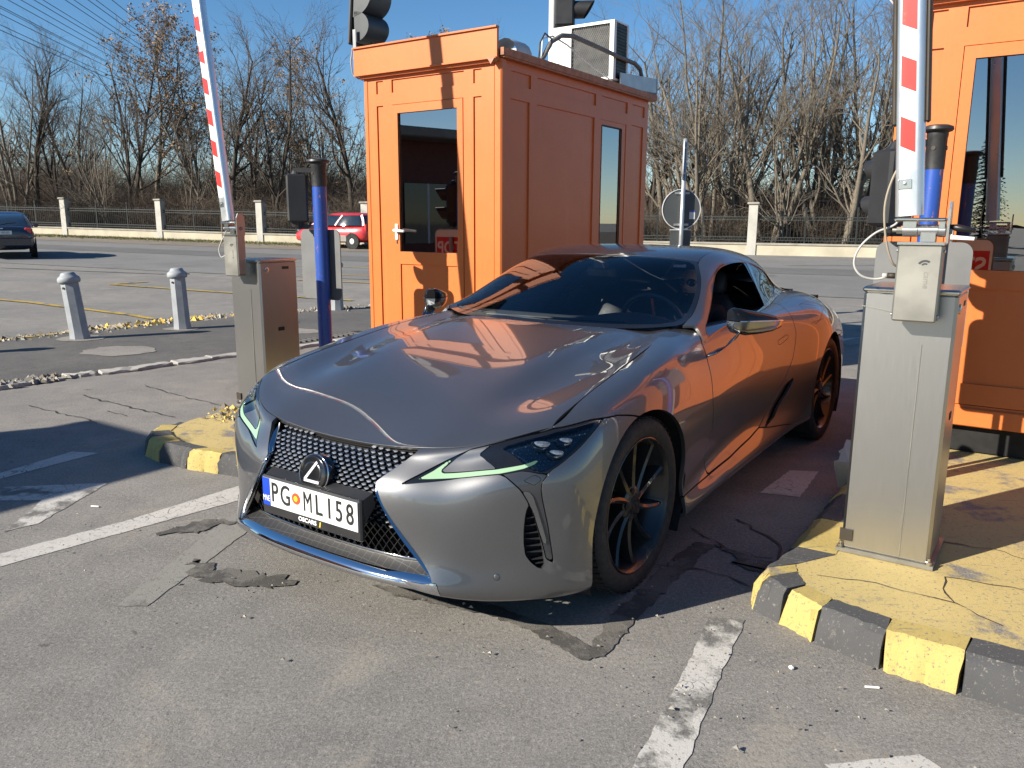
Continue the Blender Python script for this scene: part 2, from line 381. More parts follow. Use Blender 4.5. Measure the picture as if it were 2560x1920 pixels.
# rubble and chipped yellow paint along the pavement edge
def rubble(name,n,path,spread,mats,seed,smin=.01,smax=.04):
    r=random.Random(seed); V=[];F=[];mi=[]
    for _ in range(n):
        i=r.randrange(len(path)-1); t=r.random(); x=path[i][0]+(path[i+1][0]-path[i][0])*t+r.gauss(0,spread); y=path[i][1]+(path[i+1][1]-path[i][1])*t+r.gauss(0,spread); s=r.uniform(smin,smax)*(1 if r.random()<.85 else 1.7); z=gz(x,y)+.012; k=len(V)
        a=r.uniform(0,3); 
        for dx,dy,dz in((-1,0,0),(.5,-.9,0),(.6,.8,0),(0,.1,.8)): V.append((x+(dx*math.cos(a)-dy*math.sin(a))*s*r.uniform(.7,1.2),y+(dx*math.sin(a)+dy*math.cos(a))*s*r.uniform(.7,1.2),z+dz*s))
        F+=[(k,k+1,k+3),(k+1,k+2,k+3),(k+2,k,k+3)]; q=r.randrange(len(mats)); mi+=[q]*3
    me=bpy.data.meshes.new(name); me.from_pydata(V,[],F); me.polygons.foreach_set('material_index',mi); return link(name,me,mats)
M_RUB=[plain('rubble_grey',(.19,.18,.16),.9),plain('rubble_brown',(.13,.11,.085),.9),plain('rubble_pale',(.33,.30,.25),.9)]
tag(rubble('rubble',900,[(-6.4,9.9),(-5.5,11.2),(-5.1,12.0),(-4.4,12.7),(-2.6,14.0),(-.8,15.2)],.14,M_RUB,3),'loose stones and broken asphalt along the edge of the pavement','rubble',kind='stuff')
tag(rubble('rubble',500,[(-5.75,11.05),(-5.35,11.5),(-5.0,12.1),(-4.4,12.6)],.07,[plain('yellow_chips',(.52,.36,.07),.8,var=.2),M_RUB[2]],8,.015,.05),'heap of broken yellow painted kerb lumps beside the bollards','rubble',kind='stuff')
tag(rubble('rubble',260,[(-4.9,6.75),(-4.35,7.5)],.07,M_RUB,11,.01,.05),'crumbled dirt in the broken gap of the kerb stones','rubble',kind='stuff')
tag(rubble('gravel',420,[(-2.7,3.2),(-1.2,3.6),(.2,2.6),(1.0,2.2),(2.2,1.6)],.45,M_RUB,17,.002,.007),'scattered grit and tiny stones on the asphalt','gravel',kind='stuff')
sheet('drain_gap',[(-2.95,9.45),(-2.55,10.0),(-2.0,10.85),(-2.12,10.95),(-2.68,10.1),(-3.07,9.5)],M_TAR,.018)
DR=empty('drain_grate',(-2.45,10.2,.02),math.atan2(1.4,.95),'old iron drain grating set at the pavement edge beside the blue pole','drain grate')
for i in range(14):
    mb=MB(); mb.box((-.6+.09*i,0,.004),(.03,.17,.02)); mb.build('grate_bar',plain('old_iron',(.10,.095,.09),.6,metal=.4) if i==0 else DR.children[0].data.materials[0],DR)
# markings
def mark(poly,mat,seed=1,jag=.008): return sheet('road_marking',poly,mat,.002+seed*.00015,jag=jag*.3,step=.03,seed=seed)
mark([(-3.6,3.9),(-3.06,4.59),(-2.88,5.05),(-2.69,5.02),(-2.98,4.5),(-3.45,3.8)],M_WPAINT,1)
mark([(-3.3,4.22),(-2.9,4.33),(-2.33,4.41),(-2.36,3.78),(-2.46,3.66),(-2.54,4.12),(-2.77,4.11),(-3.3,4.05)],M_WPAINT2,2,.02)
mark([(-2.7,2.75),(-2.24,3.26),(-1.48,4.13),(-.9,4.98),(-1.05,5.08),(-1.57,4.36),(-1.96,3.80),(-2.28,3.45),(-2.8,2.9)],M_WPAINT,3,.012)
mark([(-1.55,2.91),(-1.43,2.91),(-1.29,3.68),(-1.2,4.4),(-1.36,4.42),(-1.47,3.68)],M_GPAINT,4,.012)
mark([(.76,2.84),(.895,2.82),(.735,2.50),(.45,1.9),(.30,1.6),(.18,1.62),(.33,1.95),(.63,2.55)],M_WPAINT2,5,.014)
mark([(1.40,4.30),(1.71,4.72),(1.88,4.70),(1.60,4.23)],M_WPAINT,6,.012)
mark([(.88,1.99),(1.17,2.035),(1.3,1.8),(.95,1.8)],M_WPAINT,7,.012)
mark([(4.0,11.2),(6.6,13.2),(7.6,13.0),(5.2,11.4)],M_GPAINT,9); mark([(3.7,10.2),(7.6,12.0),(8.1,11.9),(4.1,10.0)],M_WPAINT,10); mark([(3.2,9.2),(4.6,10.6),(4.9,10.5),(3.5,9.1)],M_GPAINT,12)
for p in ([(-8.68,14.37),(-6.08,12.7),(-5.45,12.15)],[(-9.0,17.9),(-5.8,16.33),(-3.0,15.0)],[(-8.9,18.0),(-8.45,18.6)],[(-12.4,16.2),(-8.68,14.37)],[(-5.2,19.4),(-2.2,18.3),(1,17.2)],[(-5.6,21.2),(-1.8,20.2)],[(-6.6,24.2),(-1.2,22.8)],[(-7.2,9.3),(-6.4,9.95),(-5.95,10.62),(-5.72,10.98)]): strip('yellow_line',p,.12,M_YLINE,.018,jag=.015)
for x0,y0,x1,y1 in((2.6,24.5,6.4,24.9),(8.6,25.5,12,25.8),(4.4,21.2,7,21.5),(10,21.8,13.4,22.3),(-14,22,-9,20.8)): strip('lane_line',[(x0,y0),(x1,y1)],.12,M_GPAINT,.024)
# paving seams, cracks and tar patches
def crack(pts,w,seed,mat=M_TAR,lift=.0042):
    r=random.Random(seed); P=[]
    for (x,y),(x2,y2) in zip(pts,pts[1:]):
        n=max(2,int(math.hypot(x2-x,y2-y)/.05))
        for k in range(n): t=k/n; P.append((x+(x2-x)*t+r.gauss(0,.010),y+(y2-y)*t+r.gauss(0,.010)))
    P.append(pts[-1]); V=[];F=[]
    for i,(x,y) in enumerate(P):
        a=P[max(i-1,0)];b=P[min(i+1,len(P)-1)]; d=Vector((b[0]-a[0],b[1]-a[1],0)).normalized(); q=Vector((-d.y,d.x,0)); ww=w*.5*r.uniform(.25,1.3)
        V+=[(x+q.x*ww,y+q.y*ww,gz(x,y)+lift),(x-q.x*ww,y-q.y*ww,gz(x,y)+lift)]
    for i in range(len(P)-1): F.append((2*i,2*i+1,2*i+3,2*i+2))
    mb=MB(); mb.add(V,F); o=mb.build('crack',mat); o['kind']='structure'
for i,(p,w) in enumerate([([(-3.74,6.79),(-3.28,6.46),(-2.87,6.18),(-2.6,6.0)],.016),([(-3.36,7.18),(-2.82,6.74),(-2.27,6.32)],.012),([(-3.94,6.36),(-3.49,6.07),(-3.30,5.98),(-3.1,5.8)],.014),([(-3.2,6.2),(-2.98,6.02)],.012),([(1.15,3.9),(1.28,3.55),(1.2,3.4),(1.3,3.2),(1.38,3.12)],.014),([(.9,3.75),(1.0,3.5),(1.18,3.4)],.008),([(.62,3.3),(.85,3.28),(1.0,3.1)],.01),([(-4.6,8.3),(-4.3,8.9),(-3.7,9.2),(-3.2,9.9)],.01),([(2.1,6.4),(2.9,7.1),(3.1,8.0)],.012)]): crack(p,w,i+2)
M_TARP=worn_paint('thin_tar',(.075,.071,.064),(.175,.163,.145),.47,2.,0.)
def tar(poly,seed,jag=.022): sheet('tar_patch',poly,M_TARP,.0036+seed*.0004,jag=jag,step=.025,seed=seed)
tar([(-.58,3.10),(-.45,3.0),(-.1,2.86),(.1,2.70),(.24,2.53),(.33,2.55),(.2,2.72),(-.05,2.92),(-.4,3.08)],1,.012)
tar([(.24,2.53),(.33,2.56),(.5,2.85),(.72,3.2),(.95,3.55),(.88,3.58),(.62,3.22),(.42,2.9)],2,.014)
tar([(-1.42,3.36),(-1.25,3.24),(-1.0,3.2),(-.9,3.1),(-1.05,3.08),(-1.25,3.12),(-1.4,3.22)],4,.03)
tar([(-1.70,3.62),(-1.52,3.68),(-1.38,3.82),(-1.5,3.84),(-1.66,3.74)],5,.03)
tar([(.95,3.55),(1.2,3.3),(1.35,3.1),(1.2,3.12),(1.02,3.3)],6,.03)
# ---------------------------------------------------------------- traffic islands with painted kerb blocks
def island(outline,inner,zt,colours,top_mat):
    """outline: closed outer foot line; blocks run along it, the slab fills the inside"""
    I=empty('traffic_island',(0,0,0)); I['kind']='structure'
    n=len(outline)
    for i,cname in enumerate(colours):
        a=Vector((*outline[i],0)); b=Vector((*outline[i+1],0)); ia=Vector((*inner[i],0)); ib=Vector((*inner[i+1],0))
        r=random.Random(i*7+n); rings=[]; m=9
        gap=(b-a).normalized()*.004; 
        for k in range(m+1):
            t=k/m; o=a.lerp(b,t); q=ia.lerp(ib,t)
            if k==0: o=o+gap; q=q+gap
            if k==m: o=o-gap; q=q-gap
            d=(q-o); j=lambda s=.007: r.uniform(-s,s)
            z=zt[i] if hasattr(zt,'__len__') else zt
            rings.append([(o.x+j(),o.y+j(),-.02),(o.x+d.x*.10+j(.008),o.y+d.y*.10+j(.008),z*.55),(o.x+d.x*.22+j(),o.y+d.y*.22+j(),z-.018+j(.004)),(o.x+d.x*.36+j(),o.y+d.y*.36+j(),z+j(.003)),(q.x,q.y,z+j(.002)),(q.x,q.y,-.02)])
        mb=MB(); mb.loft(rings); mb.build('kerb_block',M_YKERB if cname=='y' else M_KBLACK,I,fix=True,smooth=True,angle=R(28))
    return I
def slab(I,poly,z,mat,seed=3):
    r=random.Random(seed); me=bpy.data.meshes.new('island_top'); bm=bmesh.new(); vs=[bm.verts.new((x,y,z)) for x,y in poly]; f=bm.faces.new(vs); f.normal_update()
    if f.normal.z<0: f.normal_flip()
    bmesh.ops.triangulate(bm,faces=[f]); bm.to_mesh(me); bm.free(); link('island_top',me,mat,I)
ro=[(2.95,5.9),(2.62,5.42),(2.36,5.05),(2.10,4.66),(1.86,4.30),(1.63,3.96),(1.40,3.62),(1.17,3.28),(.965,2.99),(.945,2.905),(1.015,2.80),(1.095,2.655),(1.255,2.475),(1.44,2.33),(1.75,2.115),(2.06,1.905),(2.4,1.68),(2.8,1.4),(3.3,1.05)]
ri=[(3.13,5.78),(2.80,5.30),(2.54,4.93),(2.28,4.54),(2.04,4.18),(1.81,3.84),(1.58,3.50),(1.35,3.16),(1.155,3.05),(1.14,2.98),(1.13,2.86),(1.19,2.745),(1.34,2.60),(1.55,2.47),(1.86,2.25),(2.17,2.04),(2.51,1.81),(2.91,1.53),(3.41,1.18)]
ri[7]=(1.36,3.15)
RI=island(ro,ri,.13,'ybybybybybybybybyb',M_YTOP)
slab(RI,[(x,y) for x,y in ri]+[(4.6,.4),(6.6,3.4),(4.4,7.2)],.127,M_YTOP)
lo=[(-1.95,6.42),(-2.12,6.10),(-2.28,5.85),(-2.42,5.6),(-2.47,5.36),(-2.45,5.15),(-2.37,4.97),(-2.22,4.83),(-1.99,4.69),(-1.76,4.59),(-1.5,4.50),(-1.28,4.55),(-1.05,4.85),(-.8,5.22),(-.55,5.58),(-.3,5.95),(0.,6.4),(.4,7.0),(.8,7.6),(1.2,8.2),(1.6,8.8)]
li=[(-1.83,6.32),(-2.0,6.02),(-2.14,5.77),(-2.27,5.5),(-2.30,5.34),(-2.28,5.17),(-2.2,5.02),(-2.09,4.88),(-1.86,4.74),(-1.69,4.66),(-1.5,4.63),(-1.40,4.68),(-1.19,4.95),(-.95,5.32),(-.7,5.68),(-.45,6.05),(-.15,6.5),(.25,7.1),(.65,7.7),(1.05,8.3),(1.45,8.9)]
LI=island(lo,li,[.035,.045,.06,.08,.11,.12]+[.125]*14,'byybybybybybybybybyb',M_YTOP)
slab(LI,li+[(.6,9.6),(-.2,8.8)],.106,M_YTOP)
tag(rubble('rubble',500,[(-2.05,5.75),(-1.85,5.65),(-1.6,5.35)],.10,[plain('yellow_chips2',(.50,.36,.09),.8,var=.2),M_RUB[0],M_RUB[1]],21,.006,.028),'broken yellow painted concrete crumbs on the left island','rubble',kind='stuff')
for v in bpy.data.objects['rubble.003'].data.vertices: v.co.z+=.10
crack([(1.2,2.95),(1.45,2.85),(1.62,2.72),(1.7,2.55)],.006,31,lift=.1295); crack([(1.62,2.72),(1.7,2.95),(2.0,2.8),(2.3,2.9)],.006,32,lift=.1295); crack([(1.9,3.3),(2.1,3.2),(2.2,3.0),(2.6,2.9)],.009,33,lift=.1295)
# ---------------------------------------------------------------- toll booths
def orange_paint():
    k=Nodes('orange_booth_paint'); n=k.noise(1.3,5,.6); st=k.noise(3.,5,.6,k.mapping((6,6,.35))); f=k.noise(45,4,.6)
    c=k.mix(k.ramp(n,[(.3,0.),(.7,1.)]),(.51,.132,.030),(.58,.158,.040)); c=k.mix(k.math('MULTIPLY',k.ramp(st,[(.55,0.),(.8,1.)]),.35),c,(.55,.20,.07))
    k.set(base=c,rough=k.ramp(f,[(.3,.36),(.7,.5)]),spec=.32,coat=.06,coatr=.1); k.bump(f,.08,.004); return k.m
M_OR=orange_paint(); M_ORD=plain('orange_edge_rust',(.36,.13,.05),.6,var=.3,scale=20)
M_BGLASS=glass('booth_glass',(.22,.26,.26),1.9,0.,.30); M_FRAME=plain('dark_window_gasket',(.03,.022,.013),.6)
M_WPLAST=plain('white_plastic',(.70,.69,.65),.35,var=.05); M_GREYP=plain('grey_painted_steel',(.26,.27,.28),.5,var=.1)
M_DARKIN=plain('booth_interior',(.09,.06,.05),.8)
def panel_wall(u0,u1,z0,z1,recs,thick=.05):
    """flat panelled board in local (u,z); recs: (u0,u1,z0,z1,depth) - depth None cuts a hole; front looks to -y"""
    us=sorted({u0,u1}|{r[0] for r in recs}|{r[1] for r in recs}); zs=sorted({z0,z1}|{r[2] for r in recs}|{r[3] for r in recs})
    us=[u for u in us if u0-1e-6<=u<=u1+1e-6]; zs=[z for z in zs if z0-1e-6<=z<=z1+1e-6]
    D={}
    for i in range(len(us)-1):
        for j in range(len(zs)-1):
            cu,cz=(us[i]+us[i+1])/2,(zs[j]+zs[j+1])/2; d=0.
            for r in recs:
                if r[0]<cu<r[1] and r[2]<cz<r[3]: d=r[4]
            D[i,j]=d
    mb=MB()
    q=lambda a,b,c,d: mb.add([a,b,c,d],[(0,1,2,3)])
    for (i,j),d in D.items():
        if d is None: continue
        a,b,c,e=us[i],us[i+1],zs[j],zs[j+1]
        q((a,d,c),(b,d,c),(b,d,e),(a,d,e)); q((a,thick,c),(a,thick,e),(b,thick,e),(b,thick,c))
        for di,dj,p in((-1,0,((a,c),(a,e))),(1,0,((b,e),(b,c))),(0,-1,((b,c),(a,c))),(0,1,((a,e),(b,e)))):
            o=D.get((i+di,j+dj),None); (x1,w1),(x2,w2)=p
            lim=thick if o is None else o
            if lim>d: q((x1,d,w1),(x1,lim,w1),(x2,lim,w2),(x2,d,w2))
    return mb
def toll_booth(loc,label,shut=False):
    B=empty('toll_booth',loc,R(-34.16),label,'toll booth','orange panelled toll booths on the islands')
    zb,zt,uL,uR,dB=.31,2.745,-1.425,.0,2.73
    DO=(-1.131,-.355,.43,2.475)
    recs=[(-1.309,-1.228,2.573,2.68,.013),(-1.13,-.348,2.573,2.68,.013),(-.255,-.171,2.573,2.68,.013),(-1.309,-1.232,.45,2.475,.013),(-.255,-.172,.45,2.473,.013),(*DO,None)]
    panel_wall(uL,uR-.05,zb,zt,recs).build('front_wall',M_OR,B)
    mb=MB(); mb.box((-.01,.028,(zb+zt)/2),(.075,.075,zt-zb),bev=.012); mb.build('corner_post',M_OR,B)
    mb=MB(); mb.box((uL-.004,.028,(zb+zt)/2),(.05,.07,zt-zb-.01),bev=.008); mb.build('corner_post',M_OR,B)
    # door
    dr=panel_wall(DO[0]+.005,DO[1]-.005,DO[2]+.005,DO[3]-.005,[(-1.066,-.418,1.23,2.402,None),(-1.066,-.425,.56,1.122,.012)],.045)
    for i,(x,y,z) in enumerate(dr.v): dr.v[i]=(x,y-.006,z)
    door=dr.build('door',M_OR,B)
    mb=MB(); mb.box((-.742,.018,1.816),(.646,.008,1.170)); mb.build('door_glass',M_BGLASS,door)
    for a,b in(((-1.066,1.226),(-.418,1.226)),((-1.066,2.406),(-.418,2.406)),((-1.07,1.23),(-1.07,2.402)),((-.414,1.23),(-.414,2.402))):
        mb=MB(); mb.bar((a[0],.004,a[1]),(b[0],.004,b[1]),.010,.010); mb.build('glass_gasket',M_FRAME,door)
    mb=MB(); mb.box((-1.098,-.012,1.40),(.035,.012,.14),bev=.006); mb.tube([(-1.098,-.012,1.415),(-1.098,-.05,1.415),(-1.08,-.062,1.415),(-.965,-.066,1.408)],[.012,.012,.013,.010],8); mb.build('door_handle',plain('white_handle',(.72,.71,.68),.3) if 'white_handle' not in bpy.data.materials else bpy.data.materials['white_handle'],door,smooth=True,angle=R(40))
    mb=MB(); mb.box((-1.098,-.008,1.315),(.016,.006,.034),bev=.004); mb.build('lock',M_FRAME,door)
    # side walls; the right one looks to +u
    rr=[(.17,.455,2.567,2.673,.013),(.16,.436,.45,2.46,.013),(.557,1.58,2.567,2.673,.013),(.552,1.56,.45,2.46,.013),(1.70,2.245,2.567,2.673,.013),(1.70,2.21,.45,1.15,.013),(2.36,2.645,2.567,2.673,.013),(2.348,2.622,.45,2.47,.013),(1.674,2.229,1.18,2.459,.006),(1.724,2.135,1.232,2.405,None)]
    def side(mb,x,sgn):
        for i,(a,d,z) in enumerate(mb.v): mb.v[i]=(x-sgn*d,a,z)
        if sgn<0: mb.f=[tuple(reversed(f)) for f in mb.f]
        return mb
    sw=side(panel_wall(.06,dB,zb,zt,rr),uR,1).build('side_wall',M_OR,B)
    mb=MB(); mb.box((uR-.022,1.93,1.818),(.008,.41,1.17)); mb.build('side_window',M_BGLASS,sw)
    for a,b in(((1.724,1.228),(2.135,1.228)),((1.724,2.409),(2.135,2.409)),((1.72,1.232),(1.72,2.405)),((2.139,1.232),(2.139,2.405))):
        mb=MB(); mb.bar((uR-.008,a[0],a[1]),(uR-.008,b[0],b[1]),.010,.010); mb.build('glass_gasket',M_FRAME,sw)
    sl=side(panel_wall(.06,dB,zb,zt,[(.17,.9,.45,2.46,.013),(1.0,1.9,.45,1.1,.013),(1.0,1.9,1.25,2.3,None),(2.0,2.6,.45,2.46,.013)]),uL,-1).build('side_wall',M_OR,B)
    mb=MB(); mb.box((uL+.022,1.45,1.775),(.008,.9,1.05)); mb.build('side_window',M_BGLASS,sl)
    bw=panel_wall(uL+.01,uR-.01,zb,zt,[(-1.2,-.2,1.25,2.3,None)])
    for i,(x,y,z) in enumerate(bw.v): bw.v[i]=(x,dB-y+.002,z)
    bw.f=[tuple(reversed(f)) for f in bw.f]; bw=bw.build('back_wall',M_OR,B)
    mb=MB(); mb.box((-.7,dB-.02,1.775),(1.0,.008,1.05)); mb.build('back_window',M_BGLASS,bw)
    # skirting boards
    mb=MB(); mb.box((-.71,-.006,zb+.05),(1.45,.02,.11),bev=.006); mb.build('base_board',M_OR,B)
    mb=MB(); mb.box((.008,1.38,zb+.05),(.02,2.72,.11),bev=.006); mb.build('base_board',M_OR,B)
    # roof with the tall front fascia and a folded edge on the sides
    mb=MB(); mb.box((-.713,1.39,2.775),(1.50,2.80,.05)); rf=mb.build('roof',M_GREYP,B)
    mb=MB(); mb.box((-.748,-.045,2.848),(1.53,.025,.225)); mb.box((-.748,-.052,2.958),(1.535,.045,.013)); mb.box((-.748,-.04,2.735),(1.52,.06,.013)); mb.build('fascia',M_OR,B)
    mb=MB(); mb.box((-.74,-.012,2.722),(1.46,.05,.03)); mb.build('fascia_moulding',M_OR,B)
    mb=MB(); mb.box((.045,1.39,2.782),(.035,2.84,.055)); mb.box((.03,1.39,2.748),(.05,2.80,.016)); mb.build('roof_edge',M_ORD,B)
    mb=MB(); mb.box((-1.475,1.39,2.782),(.035,2.84,.055)); mb.box((-.71,2.80,2.782),(1.5,.03,.055)); mb.build('roof_edge',M_ORD,B)
    mb=MB(); mb.add([(.006,-.07,2.735),(-.07,-.07,2.74),(-.03,-.075,2.685)],[(0,1,2)]); mb.add([(.006,-.072,2.735),(-.03,-.077,2.685),(.03,-.03,2.72)],[(0,1,2)]); mb.build('bent_flashing',M_ORD,B)
    # rails it stands on, floor, desk
    mb=MB(); mb.box((-.71,.10,.215),(1.38,.05,.16)); mb.build('support_rail',M_FRAME,B)
    mb=MB(); mb.box((-.71,2.66,.215),(1.38,.05,.16)); mb.build('support_rail',M_FRAME,B)
    mb=MB(); mb.box((-.71,1.37,.222),(1.34,2.62,.17)); mb.build('underside_shade',M_INNER,B)  # black box standing in for the deep shade in the gap under the booth
    mb=MB(); mb.box((-.71,1.37,.33),(1.40,2.66,.04)); mb.build('floor',M_DARKIN,B)
    mb=MB(); mb.box((-.30,1.5,1.02),(.5,1.7,.05)); mb.box((-.30,1.5,.70),(.46,1.6,.6)); mb.box((-.3,1.9,1.25),(.1,.42,.34)); mb.build('desk',M_DARKIN,B)
    mb=MB(); mb.box((-1.0,1.9,.60),(.45,.45,.08),bev=.03); mb.box((-1.0,2.1,.95),(.45,.06,.55),bev=.03); mb.build('office_chair',M_FRAME,B)
    return B
BO=(-.111,6.593); BE=(.8275,-.5615); BN=(.5615,.8275)
def bpt(u,d,z,k=0.): return (BO[0]+BE[0]*(u+k)+BN[0]*d,BO[1]+BE[1]*(u+k)+BN[1]*d,z)
PER=4.33
B1=toll_booth((BO[0],BO[1],0),'orange toll booth with an air conditioner on its roof, behind the coupe')
B2=toll_booth(bpt(0,0,0,PER),'orange toll booth behind the right barrier post, only its left end in view')
B3=toll_booth((-8.22,.33,0),'orange toll booth standing off to the left of the lanes')
# cables on the fascia ends
for k,lb in((0.,'thin cable hanging at the left end of the middle booth roof fascia'),(PER,'thin white cable hanging at the roof corner of the right booth')):
    mb=MB(); mb.tube([bpt(-1.49,.05,2.97,k),bpt(-1.54,-.04,2.965,k),bpt(-1.545,-.06,2.86,k),bpt(-1.53,-.06,2.76,k),bpt(-1.50,-.03,2.72,k),bpt(-1.46,.0,2.705,k)],.006,6); tag(mb.build('roof_cable',plain('cable_grey',(.30,.27,.24),.5) if k==0 else plain('cable_white',(.6,.58,.55),.5),smooth=True),lb,'cable')
# ---------------------------------------------------------------- on the roof of the middle booth
AC=empty('air_conditioner',bpt(-.36,1.95,2.80),R(-34.16),'white air conditioner outdoor unit on the booth roof with black mesh front','air conditioner')
M_ACW=plain('ac_white',(.68,.67,.61),.4,var=.06); M_ACG=plain('ac_dark_fins',(.012,.014,.013),.55)
mb=MB()
for a,b,c,d in((-.345,.345,.06,.085),(-.345,.345,.575,.60),(-.345,-.13,.085,.575),(.30,.345,.085,.575)): mb.box(((a+b)/2,0,(c+d)/2),(b-a,.03,d-c))
mb.box((0,.15,.595),(.69,.30,.015)); mb.box((0,.15,.065),(.69,.30,.015)); mb.box((-.34,.15,.33),(.012,.30,.53)); mb.box((0,.295,.33),(.69,.012,.53))
mb.box((.338,.018,.33),(.016,.036,.53)); mb.box((.338,.285,.33),(.016,.03,.53)); mb.build('casing',M_ACW,AC)
mb=MB(); mb.box((.085,.02,.33),(.43,.01,.49)); mb.box((.33,.15,.33),(.012,.235,.51)); mb.build('fin_core',M_ACG,AC)
mb=MB()
for i in range(21):
    for j in range(27):
        y=-.115+.0205*i+(.01 if j%2 else 0); z=.095+.0185*j
        if y<.29: mb.bar((y,.003,z),(y+.0095,.003,z+.0185),.0022,.003); mb.bar((y,.003,z),(y-.0095,.003,z+.0185),.0022,.003)
mb.build('wire_mesh',plain('ac_mesh',(.035,.035,.035),.5),AC,kind='stuff')
for i in range(6): mb=MB(); mb.box((-.25,-.018,.13+.045*i),(.14,.008,.016),bev=.003); mb.build('louver',M_ACW,AC)
for x in(-.25,.25): mb=MB(); mb.box((x,.15,.03),(.05,.36,.055)); mb.build('foot',M_GREYP,AC)
for i in range(16): mb=MB(); mb.box((.339,.15,.10+.03*i),(.006,.235,.006)); mb.build('side_slat',M_ACG,AC)
mb=MB(); mb.tube([bpt(-.05,.62,2.80),bpt(-.03,.69,2.86),bpt(-.02,.80,3.0),bpt(-.01,.95,3.075),bpt(0,1.12,3.10),bpt(0,1.5,3.09),bpt(.0,2.1,3.07),bpt(0,2.38,3.065),bpt(0,2.50,3.03),bpt(0,2.56,2.94),bpt(0,2.57,2.80)],.021,10); tag(mb.build('insulated_pipe',plain('pipe_foam',(.15,.145,.135),.7,var=.3,scale=25),smooth=True),'grey foam wrapped pipe arching over the booth roof in front of the air conditioner','pipe')
for i,(p,lb) in enumerate((([(-.03,.66,2.86),(-.06,.72,3.02),(-.1,.95,3.08),(-.1,1.2,3.05),(-.05,1.6,2.92),(-.04,2.1,2.82),(-.05,2.5,2.815)],'thin white hose sagging from the pipe across the air conditioner mesh'),([(-.02,.60,2.80),(-.01,.60,2.95),(-.05,.74,3.06),(-.1,.95,3.05)],'short black cable looping up at the left end of the roof pipe'))):
    mb=MB(); mb.tube([bpt(*q) for q in p],.007,6); tag(mb.build('hose',M_WPLAST if i==0 else M_FRAME,smooth=True),lb,'hose')
mb=MB(); rings=[]
for t in range(9):
    a=math.pi*t/8; rings.append([bpt(-.30-.13*math.cos(a)*1.,.62+w,2.81+.20*math.sin(a)**.7) for w in(-.12,-.10,.10,.12)])
mb.loft(rings,closed=False,caps=False); mb.box(bpt(-.30,.62,2.86),(.22,.2,.12),M=rot('Z',R(-34.16))); tag(mb.build('roof_vent',plain('vent_grey',(.42,.43,.44),.45),smooth=True,angle=R(40)),'small light grey domed vent on the booth roof near the front fascia','roof vent')
mb=MB(); mb.box(bpt(.02,2.45,2.885),(.012,.85,.14),M=rot('Z',R(-34.16))@rot('X',R(4))); mb.box(bpt(-.05,2.87,2.90),(.16,.012,.17),M=rot('Z',R(-34.16))); tag(mb.build('sheet_metal',plain('galvanised_sheet',(.35,.37,.38),.4,metal=.4)),'bent grey sheet metal plate standing on the far roof edge of the booth','sheet metal')
FL=empty('floodlight',bpt(-1.42,.12,2.80),R(-34.16),'black twin floodlight seen from behind on the left roof corner of the booth','floodlight')
mb=MB(); mb.box((-.15,0,.47),(.035,.30,.52),M=rot('Y',R(6)),bev=.01); mb.build('lamp_face',M_BLACKP,FL)
for c,r_,nm in((.60,.17,'housing'),(.35,.125,'housing')):
    mb=MB(); poly=[]
    for k in range(17):
        a=-math.pi/2+math.pi*k/16; poly.append((max(0,math.cos(a))*r_*1.35-.13-(c-.47)*.10,c+math.sin(a)*r_))
    mb.prism(poly,-.13,.13,M=Matrix(((1,0,0),(0,0,1),(0,1,0)))); mb.build(nm,plain('lamp_charcoal',(.035,.04,.043),.45) if 'lamp_charcoal' not in bpy.data.materials else bpy.data.materials['lamp_charcoal'],FL,smooth=True,fix=True,angle=R(40))
mb=MB(); mb.box((-.09,-.16,.20),(.035,.008,.24)); mb.box((-.09,.16,.20),(.035,.008,.24)); mb.box((-.09,0,.085),(.05,.33,.01)); mb.box((-.09,0,.04),(.06,.06,.09)); mb.build('yoke',M_GREYP,FL)
mb=MB(); mb.tube([(0,-.05,.22),(.06,-.06,.16),(.11,-.02,.10),(.16,0,.02)],.008,6); mb.build('lamp_cable',M_FRAME,FL)
# traffic light on a white pole behind the booth
TL=empty('traffic_light',(.438,9.8,gz(.49,9.8)),R(-8),'dark traffic light on a white pole standing behind the middle booth','traffic light')
mb=MB(); mb.tube([(0,0,0),(0,0,5.2)],.038,12); mb.build('pole',M_WPLAST,TL,smooth=True)
mb=MB(); mb.box((.145,0,4.15),(.22,.22,.95),bev=.02); hs=mb.build('housing',M_BLACKP,TL)
for z in(3.86,4.15,4.44):
    mb=MB(); rings=[]
    for x,sc in((.25,1.),(.32,.97),(.42,.85)):
        rings.append([(x+.06*math.sin(a)*(sc<.9),.095*math.cos(a),z+.095*math.sin(a)) for a in [2*math.pi*k/16 for k in range(16)]])
    mb.loft(rings,caps=False); mb.build('visor',M_BLACKP,hs,smooth=True)
mb=MB(); mb.box((.04,0,4.55),(.1,.05,.03)); mb.box((.04,0,3.75),(.1,.05,.03)); mb.build('bracket',M_GREYP,TL)
